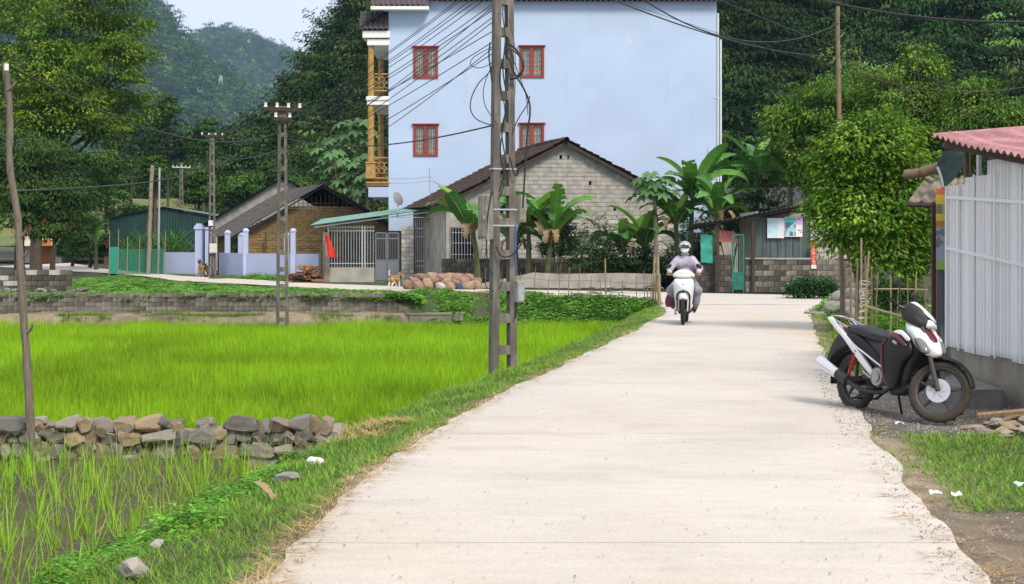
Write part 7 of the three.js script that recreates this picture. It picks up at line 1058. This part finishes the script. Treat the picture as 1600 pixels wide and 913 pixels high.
  const handG = q => { const w = V3(q * 0.285, 1.01, 0.19), L = []; L.push([[q * 0.285, 1.012, 0.19], [q * 0.285, 1.012, 0.245], 0.026, 0.03], [[q * 0.262, 1.01, 0.245], [q * 0.312, 1.01, 0.24], 0.02, 0.02]); for (let k = 0; k < 4; k++) { const x = q * (0.256 + k * 0.02), l = [0.030, 0.034, 0.032, 0.026][k]; L.push([[x, 1.012, 0.25], [x, 1.008, 0.25 + l], 0.010, 0.0095], [[x, 1.008, 0.25 + l], [x, 0.975, 0.252 + l], 0.0095, 0.009], [[x, 0.975, 0.252 + l], [x, 0.962, 0.25 + l * 0.2], 0.009, 0.008]); } L.push([[q * 0.252, 1.005, 0.215], [q * 0.238, 0.985, 0.25], 0.012, 0.010], [[q * 0.238, 0.985, 0.25], [q * 0.243, 0.965, 0.268], 0.010, 0.009]); return sdfGeo(L, [q * 0.285, 1.0, 0.24], 0.085, 56, 0.008); };
  const body = obj('body', [bodyG, headG, handG(-1), handG(1)], skinM, p);
  const lilac = mat([0.66, 0.58, 0.76], 0.9, { tex: 'mottle', tile: 0.35 });
  const grow = (l, d) => l.map(([a, b, r0, r1]) => [a, b, r0 + d, r1 + d]);
  obj('shirt', sdfGeo([[[0, 0.84, -0.33], [0, 1.08, -0.27], 0.15, 0.145], [[-0.09, 1.2, -0.22], [0.09, 1.2, -0.22], 0.125, 0.125], [[0, 1.3, -0.2], [0, 1.345, -0.18], 0.08, 0.058], ...[-1, 1].flatMap(q => [[[q * 0.14, 1.27, -0.20], [q * 0.295, 1.09, -0.08], 0.078, 0.066], [[q * 0.295, 1.09, -0.08], [q * 0.287, 1.03, 0.10], 0.062, 0.05]])], [0, 1.08, -0.15], 0.42, 80, 0.035), lilac, p);
  obj('sleeve_guard', [-1, 1].map(q => bar(V3(q * 0.288, 1.032, 0.08), V3(q * 0.286, 1.014, 0.19), 0.047, 0.036, 14)), mat([0.72, 0.70, 0.72], 0.9), p);
  obj('trousers', sdfGeo([[[0, 0.84, -0.34], [0, 0.9, -0.32], 0.14, 0.13], ...[-1, 1].flatMap(q => [[[q * 0.1, 0.84, -0.30], [q * 0.26, 0.66, 0.10], 0.105, 0.088], [[q * 0.26, 0.66, 0.10], [q * 0.225, 0.42, 0.02], 0.085, 0.075]])], [0, 0.65, -0.1], 0.46, 80, 0.04), mat([0.44, 0.43, 0.50], 0.9, { tex: 'mottle', tile: 0.25 }), p);
  for (const q of [-1, 1]) obj('shoe', pillow([[-0.10, -0.03], [0.13, -0.03], [0.14, 0.0], [0.06, 0.035], [-0.02, 0.07], [-0.10, 0.05]], 0.042, { n: 24 }).rotateY(-Math.PI / 2).translate(q * 0.225, 0.335, 0.06), mat([0.13, 0.08, 0.06], 0.8), p);
  obj('collar', [new THREE.TorusGeometry(0.066, 0.018, 8, 20).rotateX(1.4).translate(0, 1.375, -0.17)], lilac, p);
  obj('hair', new THREE.SphereGeometry(0.1, 18, 12).scale(1.0, 1.1, 1.0).translate(0, 1.50, -0.195), mat([0.015, 0.012, 0.01], 0.6), p);
  for (const q of [-1, 1]) obj('eye', new THREE.SphereGeometry(0.011, 10, 8).scale(1.3, 0.7, 0.6).translate(q * 0.034, 1.512, -0.072), mat([0.02, 0.015, 0.012], 0.3), p);
  obj('face_mask', [pillow([[-0.082, 1.495], [-0.04, 1.502], [0, 1.506], [0.04, 1.502], [0.082, 1.495], [0.08, 1.45], [0.05, 1.412], [0, 1.40], [-0.05, 1.412], [-0.08, 1.45]], x => 0.045 * Math.sqrt(Math.max(0.02, 1 - (x / 0.1) ** 2)) + 0.012, { n: 36, z: -0.095 }), tube([V3(-0.08, 1.49, -0.1), V3(-0.092, 1.495, -0.15)], 0.003, 6, 4), tube([V3(0.08, 1.49, -0.1), V3(0.092, 1.495, -0.15)], 0.003, 6, 4)], mat([0.80, 0.80, 0.79], 0.9), p);
  const hel = obj('helmet', [new THREE.SphereGeometry(0.128, 28, 16, 0, 6.283, 0, 1.62).scale(0.98, 1.0, 1.12).rotateX(-0.08).translate(0, 1.515, -0.165)], mat([0.42, 0.44, 0.42], 0.25, { metalness: 0.3, clearcoat: 0.8 }), p);
  obj('peak', pillow([[-0.10, 1.545], [0, 1.572], [0.10, 1.545], [0.07, 1.535], [0, 1.55], [-0.07, 1.535]], 0.05, { n: 24, z: -0.04 }), plasticB, hel); obj('chin_strap', tube([V3(-0.10, 1.50, -0.17), V3(-0.075, 1.42, -0.14), V3(0, 1.385, -0.11), V3(0.075, 1.42, -0.14), V3(0.10, 1.50, -0.17)], 0.006, 20, 5), plasticB, hel);
  const bag = thing('shopping_bag', 'maroon and lilac cloth bag hanging beside the rider knee', 'bag', [pos[0] - 0.27, 0.33, pos[2] + 0.02]); obj('sack', pillow([[-0.1, 0.0], [0.1, 0.0], [0.13, 0.12], [0.08, 0.26], [-0.06, 0.26], [-0.12, 0.12]], 0.08, { n: 24 }), mat([0.20, 0.06, 0.10], 0.85, { tex: 'mottle', tile: 0.2 }), bag); obj('handle', new THREE.TorusGeometry(0.06, 0.008, 5, 14).translate(0.01, 0.3, 0), lilac, bag);
}
renderer.render(scene, camera);
